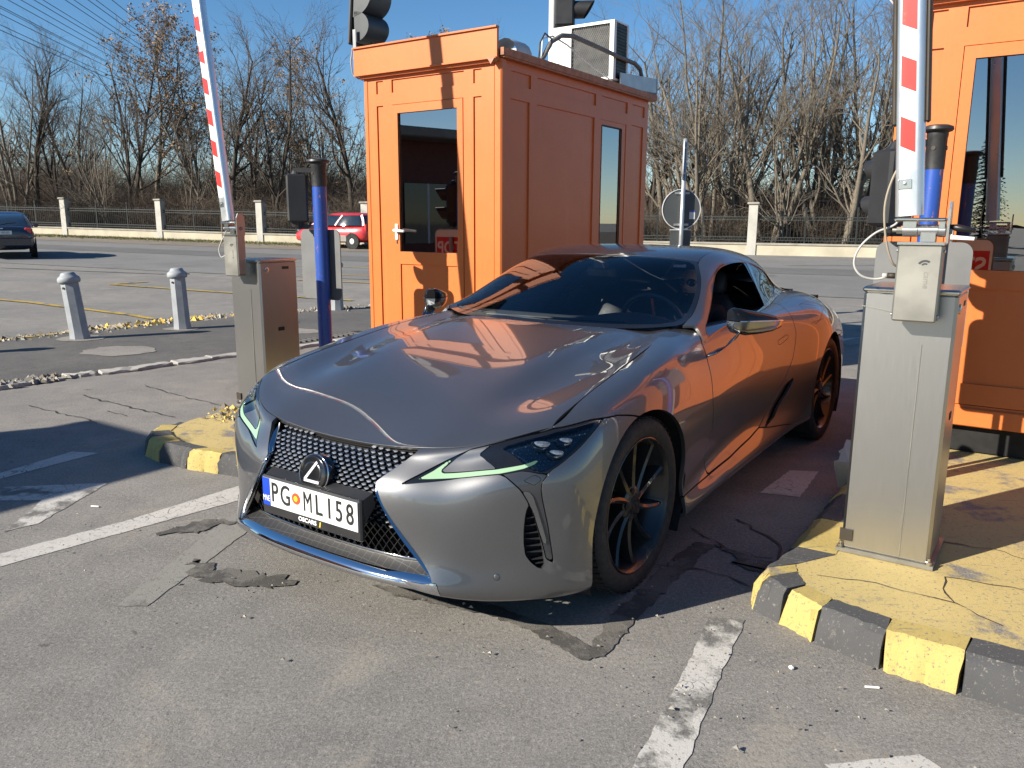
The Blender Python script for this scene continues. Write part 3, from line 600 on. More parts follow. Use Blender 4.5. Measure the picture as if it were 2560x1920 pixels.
# ---------------------------------------------------------------- barriers
def steel(name,base,rough,metal):
    k=Nodes(name); br=k.noise(16,4,.6,k.mapping((26,26,.5))); n=k.noise(2.2,5); g=k.ramp(k.n('ShaderNodeSeparateXYZ').outputs[2] if False else n,[(.3,0.),(.75,1.)])
    c=k.mix(k.ramp(br,[(.3,0.),(.7,1.)]),tuple(x*.95 for x in base),base); c=k.mix(k.math('MULTIPLY',g,.5),c,(base[0]*.88,base[1]*.86,base[2]*.80))
    k.set(base=c,rough=k.ramp(br,[(.3,rough*.93),(.7,rough*1.07)]),metal=metal); return k.m
M_STEEL=steel('brushed_stainless',(.47,.46,.44),.33,1.); M_STEELB=steel('bright_steel',(.62,.61,.58),.24,1.); M_DULL=plain('stained_steel',(.235,.228,.20),.48,metal=.7,var=.25,scale=5)
M_ALU=plain('aluminium',(.66,.67,.67),.32,metal=.85,var=.05)
def stripes():
    k=Nodes('red_white_reflective_band'); s=k.n('ShaderNodeSeparateXYZ'); k.l(k.co(),s.inputs[0])
    t=k.math('FRACT',k.math('ADD',k.math('DIVIDE',k.math('ADD',s.outputs[2],k.math('MULTIPLY',s.outputs[0],.55)),.212),.884)); r=k.ramp(k.math('GREATER_THAN',t,.5),[(0.,0.),(1.,1.)])
    n=k.noise(5,5,.7); g=k.noise(60,3)
    c=k.mix(r,(.62,.022,.014),(.60,.60,.59)); c=k.mix(k.math('MULTIPLY',k.ramp(n,[(.60,0.),(.72,1.)]),.35),c,(.55,.5,.47))
    k.set(base=c,rough=.38,spec=.5,coat=.2,coatr=.2); return k.m
M_STR=stripes(); M_CABLE=plain('barrier_cable',(.26,.22,.16),.5); M_CABW=plain('white_barrier_cable',(.40,.39,.36),.5)
M_LOGO=plain('dark_logo',(.03,.032,.035),.5); M_FAINT=plain('faint_logo',(.215,.205,.18),.5,metal=.4)
def barrier(loc,label,lean,warm=False,left=False):
    Bq=empty('barrier_gate',loc,R(-34.16),label,'barrier','raised barriers beside the lane')
    w,d,H=.335,.345,1.10
    mb=MB(); mb.box((w/2,d/2,H/2+.004),(w,d,H-.01),bev=.012); cab=mb.build('cabinet',M_STEEL,Bq)
    mb=MB(); mb.box((w/2,d/2,.008),(w+.035,d+.03,.016)); mb.build('base_plate',M_DULL,Bq)
    mb=MB(); mb.box((w/2,d/2,H+.004),(w+.012,d+.012,.022),bev=.008); mb.build('lid',M_STEELB,Bq)
    mb=MB(); mb.box((.0+.08,-.0016,H-.075),(.17,.003,.0035),M=rot('Y',R(10))); mb.box((.225,-.0016,H*.42),(.0035,.003,H*.8)); mb.build('panel_seam',M_DULL,cab)
    mb=MB(); mb.box((w+.0012,.17,.60),(.003,.055,.028)); mb.build('slot',M_INNER,cab)
    mb=MB(); mb.lathe([(.02,.0),(.02,.006),(.012,.008),(.001,.008)],16,(w,.06,H-.06),rot('Y',R(90))); mb.build('lock',M_STEELB,cab)
    mb=MB(); mb.box((w+.001,.235,H-.05),(.002,.06,.02)); mb.build('name_plate',M_FRAME,cab)
    mb=MB(); mb.box((.018,-.004,.075),(.05,.010,.05)); mb.build('corner_clip',M_FRAME,Bq)
    for bx in(.0,w): mb=MB(); mb.lathe([(.011,.016),(.011,.03),(.006,.032),(.006,.045),(.001,.046)],6,(bx,-.006,0)); mb.build('anchor_bolt',M_STEELB,Bq)
    # bracket box in front of the cabinet head
    bx=.20 if not left else .165; by=-.075
    mb=MB(); mb.box((bx,by,1.14),(.152,.07,.285),bev=.006); br=mb.build('bracket_box',M_DULL,Bq)
    mb=MB(); mb.box((bx,by+.06,1.05),(.12,.06,.10)); mb.build('bracket_arm',M_STEEL,Bq)
    mb=MB(); mb.box((bx,by,1.288),(.158,.076,.010)); mb.build('bracket_lid',M_STEELB,br)
    for sx in(-1,1):
        for z in(1.02,1.26): mb=MB(); mb.lathe([(.006,0),(.006,.006),(.001,.007)],8,(bx+sx*.076,by-.01,z),rot('Y',R(90*sx))); mb.build('screw',M_STEELB,br)
    mb=MB()
    for r0,r1 in((.007,.0125),(.0165,.024)):
        P=[]; 
        for k in range(9): a=R(50+105*k/8); P.append((bx+.022+r1*math.cos(a)*1.1,by-.0358,1.205+r1*math.sin(a)))
        for k in range(8,-1,-1): a=R(50+105*k/8); P.append((bx+.022+r0*math.cos(a)*1.1,by-.0358,1.205+r0*math.sin(a)))
        mb.add(P,[tuple(range(17,-1,-1))])
    mb.build('logo',M_LOGO,br)
    me=text_mesh('came',.030,.0003,1.); o=link('logo_text',me,M_FAINT,br); place(o,(bx+.030,by-.0357,1.155),(0,0,-1),(1,0,0))
    # hinge
    z0=1.30
    mb=MB(); mb.tube([(bx-.068,by,z0+.035),(bx-.018,by,z0+.035)],.024,14); mb.tube([(bx-.016,by,z0+.035),(bx+.050,by,z0+.035)],.022,14); mb.tube([(bx+.052,by,z0+.035),(bx+.074,by,z0+.035)],.024,14); hg=mb.build('hinge',M_STEELB,Bq,smooth=True,angle=R(40))
    mb=MB(); mb.tube([(bx-.105,by,z0+.035),(bx-.068,by,z0+.035)],.008,8); mb.tube([(bx-.09,by,z0+.035),(bx-.07,by,z0+.035)],.014,6); mb.build('hinge_bolt',M_DULL,hg)
    mb=MB(); mb.box((bx-.012,by,z0+.075),(.175,.07,.013),bev=.005); mb.box((bx-.045,by,z0+.058),(.045,.05,.03)); mb.box((bx+.062,by,z0+.058),(.02,.05,.03)); mb.box((bx+.02,by,z0+.01),(.05,.05,.03)); mb.build('hinge_plate',M_STEELB,Bq)
    mb=MB(); mb.prism([(-.034,-.045),(.034,-.045),(.034,.075),(.02,.105),(-.02,.105),(-.034,.075)],-.004,.004,M=Matrix(((0,0,1),(1,0,0),(0,1,0))),c=(bx+.084,by,z0+.035)); hp=mb.build('latch_plate',M_STEELB if not left else M_STEEL,Bq)
    mb=MB(); mb.lathe([(.013,.0),(.013,.007),(.001,.007)],6,(bx+.088,by,z0+.035),rot('Y',R(90))); mb.build('bolt_head',M_DULL,hp)
    if not left:
        mb=MB(); mb.tube([(bx+.085,by,z0+.05),(bx+.11,by-.005,z0+.046),(bx+.17,by-.01,z0+.036)],[.008,.013,.007],8); mb.build('lever',plain('lever_black',(.03,.03,.032),.35,metal=.5),hp,smooth=True)
    else:
        mb=MB(); mb.box((bx+.08,by,1.165),(.006,.062,.30)); mb.build('side_strap',M_STEEL,br)
    # the arm, leaning a little
    Mz=rot('Y',lean); A0=Vector((bx-(.052 if not left else .045),by,z0+.088)); L=3.3
    arm=empty('arm',A0); arm.parent=Bq; arm.rotation_euler=(0,lean,0)
    prof=[(x,y) for x,y in rrect(.096,.062,.022,4)]
    mb=MB(); mb.prism(prof,0,L); mb.build('arm_tube',M_ALU,arm,smooth=True,angle=R(50))
    for sx in((-1,1) if not left else (-1,)):
        mb=MB(); mb.box((sx*.055,.004,L/2+.16),(.017,.040,L-.34),bev=.006); mb.build('rubber_edge',M_FRAME,arm)
    # printed band, wrapped round the front of the tube
    V=[];F=[]; xs=[-.030,-.022,-.010,.002,.012,.020] if not left else [-.046,-.040,-.033,-.026,-.014,-.002,.010,.018]
    for k in range(23):
        z=.165+(L-.2)*k/22
        for x in xs:
            y=-.0315 if abs(x)<.027 else -.031+.022*(1-math.sqrt(max(0,1-((abs(x)-.026)/.022)**2)))-.0006
            V.append((x,y,z))
    n=len(xs)
    for k in range(22):
        for i in range(n-1): F.append((k*n+i,k*n+i+1,(k+1)*n+i+1,(k+1)*n+i))
    mb=MB(); mb.add(V,F); mb.build('stripe_band',M_STR,arm,smooth=True)
    mb=MB(); mb.box((-.012,-.033,.115),(.046,.003,.034),bev=.002); mb.lathe([(.006,0),(.006,.004),(.001,.005)],10,(-.012,-.0345,.118),rot('X',R(90))); mb.build('clip_plate',M_STEELB,arm)
    if left:
        for z in(1.20,1.43):
            mb=MB(); mb.add([(-.022,-.0325,z-.035),(.012,-.0325,z-.035),(.012,-.0325,z+.045),(-.022,-.0325,z+.045)],[(0,1,2,3)]); s=mb.build('sticker',plain('sticker_white',(.75,.74,.72),.4) if z<1.3 else bpy.data.materials['sticker_white'],arm)
            mb=MB()
            P=[(-.018+.0,-.0330,z+.030)]
            for r0,r1 in((.006,.013),):
                P=[(-.004+r1*math.cos(R(40+150*k/8)),-.0331,z+.012+r1*math.sin(R(40+150*k/8))) for k in range(9)]+[(-.004+r0*math.cos(R(40+150*k/8)),-.0331,z+.012+r0*math.sin(R(40+150*k/8))) for k in range(8,-1,-1)]
                mb.add(P,[tuple(range(17,-1,-1))])
            mb.build('sticker_mark',plain('sticker_red',(.62,.10,.09),.4) if z<1.3 else bpy.data.materials['sticker_red'],s)
            me=text_mesh('came',.020,.0003,1.); o=link('sticker_text',me,bpy.data.materials['sticker_red'],s); place(o,(-.006,-.0331,z-.022),(0,0,-1),(1,0,0))
    # cables
    if not left:
        mb=MB(); mb.tube(smooth_path([(bx-.058,by,1.62),(bx-.085,by-.01,1.60),(bx-.12,by-.02,1.52),(bx-.135,by-.03,1.42),(bx-.12,by-.03,1.30),(bx-.095,by-.02,1.22),(bx-.076,by,1.20)]),.0045,6); mb.build('cable',M_CABLE,Bq,smooth=True)
        mb=MB(); mb.tube(smooth_path([(bx-.07,by+.01,1.40),(bx-.10,by,1.355),(bx-.16,by-.02,1.325),(bx-.21,by-.03,1.27),(bx-.225,by-.035,1.21),(bx-.20,by-.03,1.165),(bx-.15,by-.01,1.15),(bx-.10,by,1.163)]),.0045,6); mb.build('cable',M_CABW,Bq,smooth=True)
        mb=MB(); mb.tube([(bx-.125,by,1.163),(bx-.108,by,1.165)],.010,8); mb.build('cable_gland',M_CABW,Bq,smooth=True); mb=MB(); mb.tube([(bx-.108,by,1.165),(bx-.076,by,1.165)],.011,8); mb.build('cable_gland',M_FRAME,Bq,smooth=True)
    else:
        mb=MB(); mb.tube(smooth_path([(bx-.075,by,1.36),(bx-.09,by,1.30),(bx-.13,by-.01,1.24),(bx-.15,by-.02,1.18),(bx-.13,by-.02,1.13),(bx-.10,by-.01,1.14),(bx-.078,by,1.155)]),.0045,6); mb.build('cable',M_CABW,Bq,smooth=True)
        mb=MB(); mb.tube(smooth_path([(bx-.065,by,1.56),(bx-.10,by,1.52),(bx-.125,by,1.42),(bx-.13,by,1.30),(bx-.12,by,1.24),(bx-.078,by,1.19)]),.0032,6); mb.build('cable',M_CABLE,Bq,smooth=True)
        mb=MB(); mb.tube([(bx-.10,by,1.158),(bx-.078,by,1.158)],.011,8); mb.build('cable_gland',M_CABW,Bq,smooth=True)
    return Bq
BR=barrier((1.40,3.20,.13),'raised red and white barrier on a steel cabinet on the yellow island at right',R(-4.5))
BL=barrier((-2.10,6.00,.10),'raised red and white barrier on a steel cabinet beyond the nose of the coupe',R(-6.7),left=True)
# ---------------------------------------------------------------- blue posts with signal boxes and the stop plates
def blue_paint():
    k=Nodes('chipped_blue_paint'); n=k.noise(14,6,.7,k.mapping((1.6,1.6,.55))); f=k.noise(70,4,.7)
    r=k.math('MAXIMUM',k.ramp(n,[(.61,0.),(.64,1.)]),k.ramp(f,[(.68,0.),(.72,1.)]))
    k.set(base=k.mix(r,(.018,.065,.31),(.34,.13,.09)),rough=.4,coat=.2); return k.m
M_BPOST=blue_paint()
def signal_post(loc,label,rp=.055):
    P=empty('signal_post',loc,0,label,'signal post','blue posts carrying a black signal box')
    H=1.965-loc[2]
    mb=MB(); mb.tube([(0,0,0),(0,0,H-.20)],rp,20); mb.build('post',M_BPOST,P,smooth=True,angle=R(40))
    mb=MB(); q=rp/.055; mb.lathe([(.057*q,H-.21),(.058*q,H-.06),(.061*q,H-.055),(.061*q,H-.035),(.08*q,H-.03),(.088*q,H-.022),(.084*q,H-.008),(.06*q,H),(.001,H+.002)],24); mb.build('cap',plain('cap_black',(.022,.022,.023),.5,var=.3,scale=30) if 'cap_black' not in bpy.data.materials else bpy.data.materials['cap_black'],P,smooth=True,angle=R(40))
    for a in(-2.3,-.6): mb=MB(); mb.lathe([(.010,0),(.010,.004),(.001,.004)],10,(.057*rp/.055*math.cos(a),.057*rp/.055*math.sin(a),H-.11),Vector((math.cos(a),math.sin(a),0)).to_track_quat('Z','Y').to_matrix()); mb.build('hole',M_FRAME,P)
    c=Vector((-.185,.03,0)); Mq=rot('Z',R(-75)); 
    mb=MB(); mb.box((c.x,c.y,H-.30),(.15,.16,.37),M=Mq,bev=.014); bx=mb.build('signal_box',M_BLACKP,P)
    for z in(H-.39,H-.21):
        mb=MB(); rings=[]
        for t,sc in((.075,.062),(.11,.06),(.15,.056)):
            rings.append([tuple(Mq@Vector((-t-(.035*math.sin(a) if t>.14 else 0),.0+sc*math.cos(a),sc*math.sin(a)))+Vector((c.x,c.y,z))) for a in [2*math.pi*k/14 for k in range(14)]])
        mb.loft(rings,caps=False); mb.lathe([(.05,0),(.001,.002)],14,(c.x,c.y,z),Mq@rot('Y',R(-90))@Matrix.Identity(3)); mb.build('visor',M_BLACKP,bx,smooth=True)
    mb=MB(); mb.box((c.x/2-.03,c.y/2,H-.085),(.15,.03,.035)); mb.lathe([(.045,H-.115),(.02,H-.075),(.001,H-.07)],14,(c.x,c.y,0)); mb.build('upper_bracket',M_BLACKP,P)
    mb=MB(); mb.box((c.x/2-.02,c.y/2,H-.52),(.13,.03,.035)); mb.lathe([(.001,H-.54),(.05,H-.52),(.06,H-.48)],14,(c.x,c.y,0)); mb.build('lower_bracket',M_BLACKP,P)
    return P
signal_post((-1.52,6.46,.06),'blue post with a black signal box left of the middle booth door')
signal_post((2.085,4.10,.127),'blue post with a black signal box rising behind the right barrier arm',.044)
M_SIGNB=plain('sign_back_grey',(.14,.142,.14),.5,metal=.2,var=.1,scale=4); M_SRED=plain('sign_red',(.55,.02,.02),.4)
def stop_plate(loc,label,top,ground):
    S=empty('stop_sign',loc,R(-34.16),label,'sign','stop plates facing the far side')
    mb=MB(); mb.prism(rrect(.45,.56,.055,6),-.004,.004,M=Matrix(((1,0,0),(0,0,1),(0,1,0))),c=(0,0,top-.28-loc[2])); mb.build('plate',M_SIGNB,S)
    zc=top-.28-loc[2]
    mb=MB(); mb.add([(.20,.0062,zc-.02),(-.20,.0062,zc-.02),(-.20,.0062,zc+.20),(.20,.0062,zc+.20)],[(0,1,2,3)]); mb.build('red_field',M_SRED,S)
    mb=MB(); mb.prism(rrect(.43,.54,.05,6),.0042,.0052,M=Matrix(((1,0,0),(0,0,1),(0,1,0))),c=(0,0,zc)); mb.build('white_face',M_WPLAST,S)
    me=text_mesh('STOP',.17,.0006,.92,.003); o=link('sign_text',me,M_WPLAST,S); place(o,(0,.0072,zc+.09),(-1,0,0),(0,0,1))
    mb=MB(); mb.tube([(0,.03,-loc[2]+ground),(0,.03,zc+.2)],.018,8); mb.build('stem',M_GREYP,S)
    return S
stop_plate((-1.52-.03,6.46+.09,.06),'grey back of a rounded sign plate behind the left blue post',1.425,.06)
stop_plate((2.15-.035,4.08+.10,.127),'grey rounded sign plate just behind the right barrier cabinet, reflected as STOP in the window',1.40,.127)
# ---------------------------------------------------------------- bollards
M_BOL=plain('bollard_grey_paint',(.25,.27,.285),.6,var=.16,scale=7,bump=.35,bscale=25)
def bollard():
    b=empty('bollard',(0,0,0))
    mb=MB(); mb.lathe([(.126,0),(.122,.04),(.115,.12),(.110,.45),(.107,.70),(.104,.725)],8); mb.build('shaft',M_BOL,b,smooth=True,angle=R(30))
    mb=MB(); mb.lathe([(.104,.715),(.126,.725),(.132,.745),(.131,.775),(.118,.795),(.094,.812),(.084,.835),(.072,.850),(.03,.855),(.001,.856)],24); mb.build('cap',M_BOL,b,smooth=True,angle=R(60))
    mb=MB(); mb.lathe([(.016,0),(.016,.004),(.001,.005)],10,(-.03,-.106,.66),rot('X',R(90))); mb.build('plug',M_FRAME,b)
    return b
b0=bollard(); BOL=[(-5.49,10.09,R(6),'nearest grey bollard, leaning left at the end of the row'),(-4.59,11.08,R(2),'grey bollard with a wire stub, second from the left of the row'),(-2.98,13.56,0,'half hidden grey bollard behind the sign plate and blue post')]
for i,(x,y,ln,lb) in enumerate(BOL):
    o=b0 if i==0 else copy_tree(b0); o.location=(x,y,gz(x,y)); o.rotation_euler=(R(-1),-ln,0); tag(o,lb,'bollard','grey bollards along the pavement')
b4=copy_tree(b0); b4.location=(-6.75,8.55,0); tag(b4,'grey bollard standing just past the left end of the pavement in view','bollard','grey bollards along the pavement')
mb=MB(); mb.tube([(.12,0,.77),(.17,.01,.765)],.007,6); mb.build('wire_stub',M_FRAME,[o for o in bpy.data.objects if o.name=='bollard.001'][0])
# ---------------------------------------------------------------- traffic sign backs on a pole
TS=empty('traffic_sign',(2.467,12.,gz(2.467,12)),R(6),'grey pole with the backs of two round signs and a small plate, beyond the coupe','sign')
g0=gz(2.467,12)
mb=MB(); mb.tube([(0,-.045,0),(0,-.045,2.68-g0)],.031,14); mb.build('pole',plain('galvanised_pole',(.42,.44,.45),.4,metal=.6),TS,smooth=True)
def disc(r,z,rz,nm):
    Mx=rot('Z',rz)@rot('X',R(90))
    mb=MB(); mb.lathe([(.001,-.002),(r,-.002),(r,.002),(.001,.002)],40,(0,0,z),Mx); o=mb.build(nm,M_SB,TS)
    mb=MB(); mb.lathe([(r-.004,-.008),(r+.006,-.008),(r+.006,.008),(r-.004,.008)],40,(0,0,z),Mx,close=True); mb.build('rim',M_SRIM,o); 
    return o
M_SB=plain('sign_back_dark',(.075,.085,.085),.5,metal=.1,var=.08); M_SRIM=plain('sign_rim_white',(.62,.63,.63),.4)
d1=disc(.285,1.69-g0,0,'round_plate'); d2=disc(.275,2.375-g0,R(72),'round_plate')
for z in(1.92,1.47): mb=MB(); mb.box((0,-.012,z-g0),(.22,.006,.03)); mb.build('clamp',plain('clamp_zinc',(.4,.42,.42),.4,metal=.6) if 'clamp_zinc' not in bpy.data.materials else bpy.data.materials['clamp_zinc'],TS)
for z in(2.55,2.2): mb=MB(); mb.box((.02,-.045,z-g0),(.08,.07,.025)); mb.build('clamp',bpy.data.materials['clamp_zinc'],TS)
mb=MB(); mb.box((.165,-.0035,1.61-g0),(.085,.002,.12)); st=mb.build('inspection_sticker',M_WPLAST,TS); mb=MB(); mb.box((.165,-.005,1.66-g0),(.085,.001,.022)); mb.build('sticker_band',M_SIGNB if False else plain('sticker_blue',(.08,.10,.40),.4),st)
mb=MB(); mb.prism(rrect(.31,.30,.02,3),-.004,.004,M=Matrix(((1,0,0),(0,0,1),(0,1,0))),c=(0,0,1.24-g0)); pl_=mb.build('square_plate',M_SB,TS); mb=MB(); mb.box((0,-.006,1.395-g0),(.32,.012,.013)); mb.build('rim',M_SRIM,pl_)
# small loose things
mb=stone(0,0,.4,.20,.09,.16,77); o=mb.build('stone_block',plain('cream_stone',(.46,.40,.32),.85),fix=True); o.location=(1.905,4.28,.12); o.rotation_euler=(R(8),R(-25),R(20)); tag(o,'cream stone block leaning behind the right barrier cabinet','stone')
for i,(x,y,lb) in enumerate(((1.18,2.37,'white cigarette butt by the yellow kerb block'),(-2.2,4.02,'white cigarette butt on the asphalt near the white arrow'))):
    mb=MB(); mb.tube([(x-.022,y,.006),(x+.022,y-.006,.006)],.004,8); tag(mb.build('cigarette_butt',M_WPLAST),lb,'litter')
mb=MB(); mb.lathe([(.001,0),(.009,.003),(.010,.008),(.001,.014)],7,(.955,2.48,.002)); tag(mb.build('white_pebble',M_WPLAST),'small white pebble on the asphalt beside the black kerb block','pebble')
# ---------------------------------------------------------------- car body surfaces (car frame: x forward, y to its left, z up)
def bs_basis(t):
    return np.stack([(1-t)**3/6,(3*t**3-6*t**2+4)/6,(-3*t**3+3*t**2+3*t+1)/6,t**3/6],-1)
def bs_mat(n,params):
    M=np.zeros((len(params),n))
    for k,p in enumerate(params):
        i=int(min(max(math.floor(p),1),n-3)); b=bs_basis(np.array(p-i))
        M[k,i-1:i+3]+=b
    return M
def bs_comp(P,it=3,w=0.8):
    """pull the control grid out so that the smooth surface passes close to the points"""
    Q=P.copy(); m,n=P.shape[:2]
    A=np.eye(m); B=np.eye(n)
    for i in range(1,m-1): A[i,i-1:i+2]=[1/6,4/6,1/6]
    for j in range(1,n-1): B[j,j-1:j+2]=[1/6,4/6,1/6]
    for _ in range(it):
        S=np.einsum('ij,jkc->ikc',A,Q); S=np.einsum('kl,ilc->ikc',B,S)
        Q=Q+w*(P-S)
    return Q
class Surf:
    def __init__(s,V,UV,N,T): s.V,s.UV,s.N,s.T=V,UV,N,T
    def mirror(s):
        k=np.array([1,-1,1.]); return Surf(s.V*k,s.UV*1.0,s.N*k,s.T[:,::-1].copy())
    def copy(s): return Surf(s.V.copy(),s.UV.copy(),s.N.copy(),s.T.copy())
    def offset(s,d): return Surf(s.V+s.N*d,s.UV,s.N,s.T)
def bs_surface(P,u0,u1,nu,v0,v1,nv,flip=False,comp=3):
    Q=bs_comp(P,comp)
    us=np.linspace(u0,u1,nu); vs=np.linspace(v0,v1,nv); e=1e-3
    def ev(a,b): return np.einsum('ui,vj,ijc->uvc',bs_mat(P.shape[0],a),bs_mat(P.shape[1],b),Q)
    V=ev(us,vs)
    cu=np.clip(us,u0+e,u1-e); cv=np.clip(vs,v0+e,v1-e)
    du=ev(cu+e,vs)-ev(cu-e,vs); dv=ev(us,cv+e)-ev(us,cv-e)
    N=np.cross(du,dv); N/=np.linalg.norm(N,axis=2,keepdims=True)+1e-12
    if flip: N=-N
    ii,jj=np.meshgrid(np.arange(nu-1),np.arange(nv-1),indexing='ij')
    a=(ii*nv+jj).ravel(); b=a+nv; c=b+1; d=a+1
    T=np.concatenate([np.stack([a,b,c],1),np.stack([a,c,d],1)])
    if flip: T=T[:,::-1].copy()
    UV=np.stack(np.meshgrid(us,vs,indexing='ij'),-1).reshape(-1,2)
    return Surf(V.reshape(-1,3),UV,N.reshape(-1,3),T)
def sdf_poly(p,poly):
    """signed distance to a closed polygon, negative inside"""
    poly=np.asarray(poly,float); a=poly; b=np.roll(poly,-1,0)
    best=np.full(len(p),1e9); inside=np.zeros(len(p),bool)
    for (ax,ay),(bx,by) in zip(a,b):
        ex,ey=bx-ax,by-ay; L=ex*ex+ey*ey+1e-18
        t=np.clip(((p[:,0]-ax)*ex+(p[:,1]-ay)*ey)/L,0,1)
        d=np.hypot(p[:,0]-ax-t*ex,p[:,1]-ay-t*ey); best=np.minimum(best,d)
        c=((ay>p[:,1])!=(by>p[:,1]))
        xs=ax+(p[:,1]-ay)/(by-ay if by!=ay else 1e-12)*ex
        inside^=c&(p[:,0]<xs)
    return np.where(inside,-best,best)
def clip(s,d):
    """keep the side of the surface where d<0, cutting triangles along d=0"""
    T=s.T; D=d[T]; n=(D<0).sum(1)
    keep=[T[n==3]]; edges={}; nv=len(s.V); nV=[];nU=[];nN=[]
    def cut(i,j):
        k=(i,j) if i<j else (j,i)
        if k in edges: return edges[k]
        i,j=k; t=d[i]/(d[i]-d[j])
        nV.append(s.V[i]+(s.V[j]-s.V[i])*t); nU.append(s.UV[i]+(s.UV[j]-s.UV[i])*t)
        q=s.N[i]+(s.N[j]-s.N[i])*t; nN.append(q/(np.linalg.norm(q)+1e-12))
        edges[k]=nv+len(nV)-1; return edges[k]
    new=[]
    for tri in T[(n==1)|(n==2)]:
        f=[d[q]<0 for q in tri]; k=sum(f)
        if k==1:
            i=f.index(True); a,b,c=tri[i],tri[(i+1)%3],tri[(i+2)%3]
            new.append((a,cut(a,b),cut(a,c)))
        else:
            i=f.index(False); a,b,c=tri[i],tri[(i+1)%3],tri[(i+2)%3]
            p,q=cut(a,b),cut(a,c)
            new.append((p,b,c)); new.append((p,c,q))
    if new: keep.append(np.array(new,int))
    T=np.concatenate(keep); 
    V=np.concatenate([s.V,np.array(nV).reshape(-1,3)]); U=np.concatenate([s.UV,np.array(nU).reshape(-1,2)]); N=np.concatenate([s.N,np.array(nN).reshape(-1,3)])
    used=np.unique(T); m=np.full(len(V),-1); m[used]=np.arange(len(used))
    return Surf(V[used],U[used],N[used],m[T])
def loops(T):
    """boundary loops of a triangle soup as vertex index lists"""
    E={}
    for t in T:
        for i in range(3):
            a,b=int(t[i]),int(t[(i+1)%3])
            if (b,a) in E: del E[(b,a)]
            else: E[(a,b)]=1
    nxt={}
    for a,b in E: nxt.setdefault(a,[]).append(b)
    out=[]
    while nxt:
        a=next(iter(nxt)); L=[a]; c=nxt[a].pop()
        if not nxt[a]: del nxt[a]
        while c!=a and c in nxt:
            L.append(c); q=nxt[c].pop()
            if not nxt[c]: del nxt[c]
            c=q
        out.append(L)
    return out
def flange(s,depth=.018,roll=.004):
    """turn every cut edge of a panel inwards so that it has thickness"""
    V=[s.V];N=[s.N];T=[s.T];U=[s.UV];k=len(s.V)
    for L in loops(s.T):
        n=len(L)
        if n<4: continue
        P=s.V[L];Nn=s.N[L]
        tg=np.roll(P,-1,0)-np.roll(P,1,0); tg/=np.linalg.norm(tg,axis=1,keepdims=True)+1e-12
        out=np.cross(tg,Nn)
        r1=P-Nn*.0012+out*.0004; r2=P-Nn*depth
        V+= [P,r1,r2]; N+=[Nn*.8+out*.4,out,out]; U+=[s.UV[L]]*3
        i=np.arange(n); j=(i+1)%n
        a,b,c=k+i,k+n+i,k+2*n+i; a2,b2,c2=k+j,k+n+j,k+2*n+j
        T+=[np.stack([a,b,b2],1),np.stack([a,b2,a2],1),np.stack([b,c,c2],1),np.stack([b,c2,b2],1)]
        k+=3*n
    N=np.concatenate(N); N/=np.linalg.norm(N,axis=1,keepdims=True)+1e-12
    return Surf(np.concatenate(V),np.concatenate(U),N,np.concatenate(T))
def join(*ss):
    k=0;V=[];U=[];N=[];T=[]
    for s in ss:
        V.append(s.V);U.append(s.UV);N.append(s.N);T.append(s.T+k);k+=len(s.V)
    return Surf(np.concatenate(V),np.concatenate(U),np.concatenate(N),np.concatenate(T))

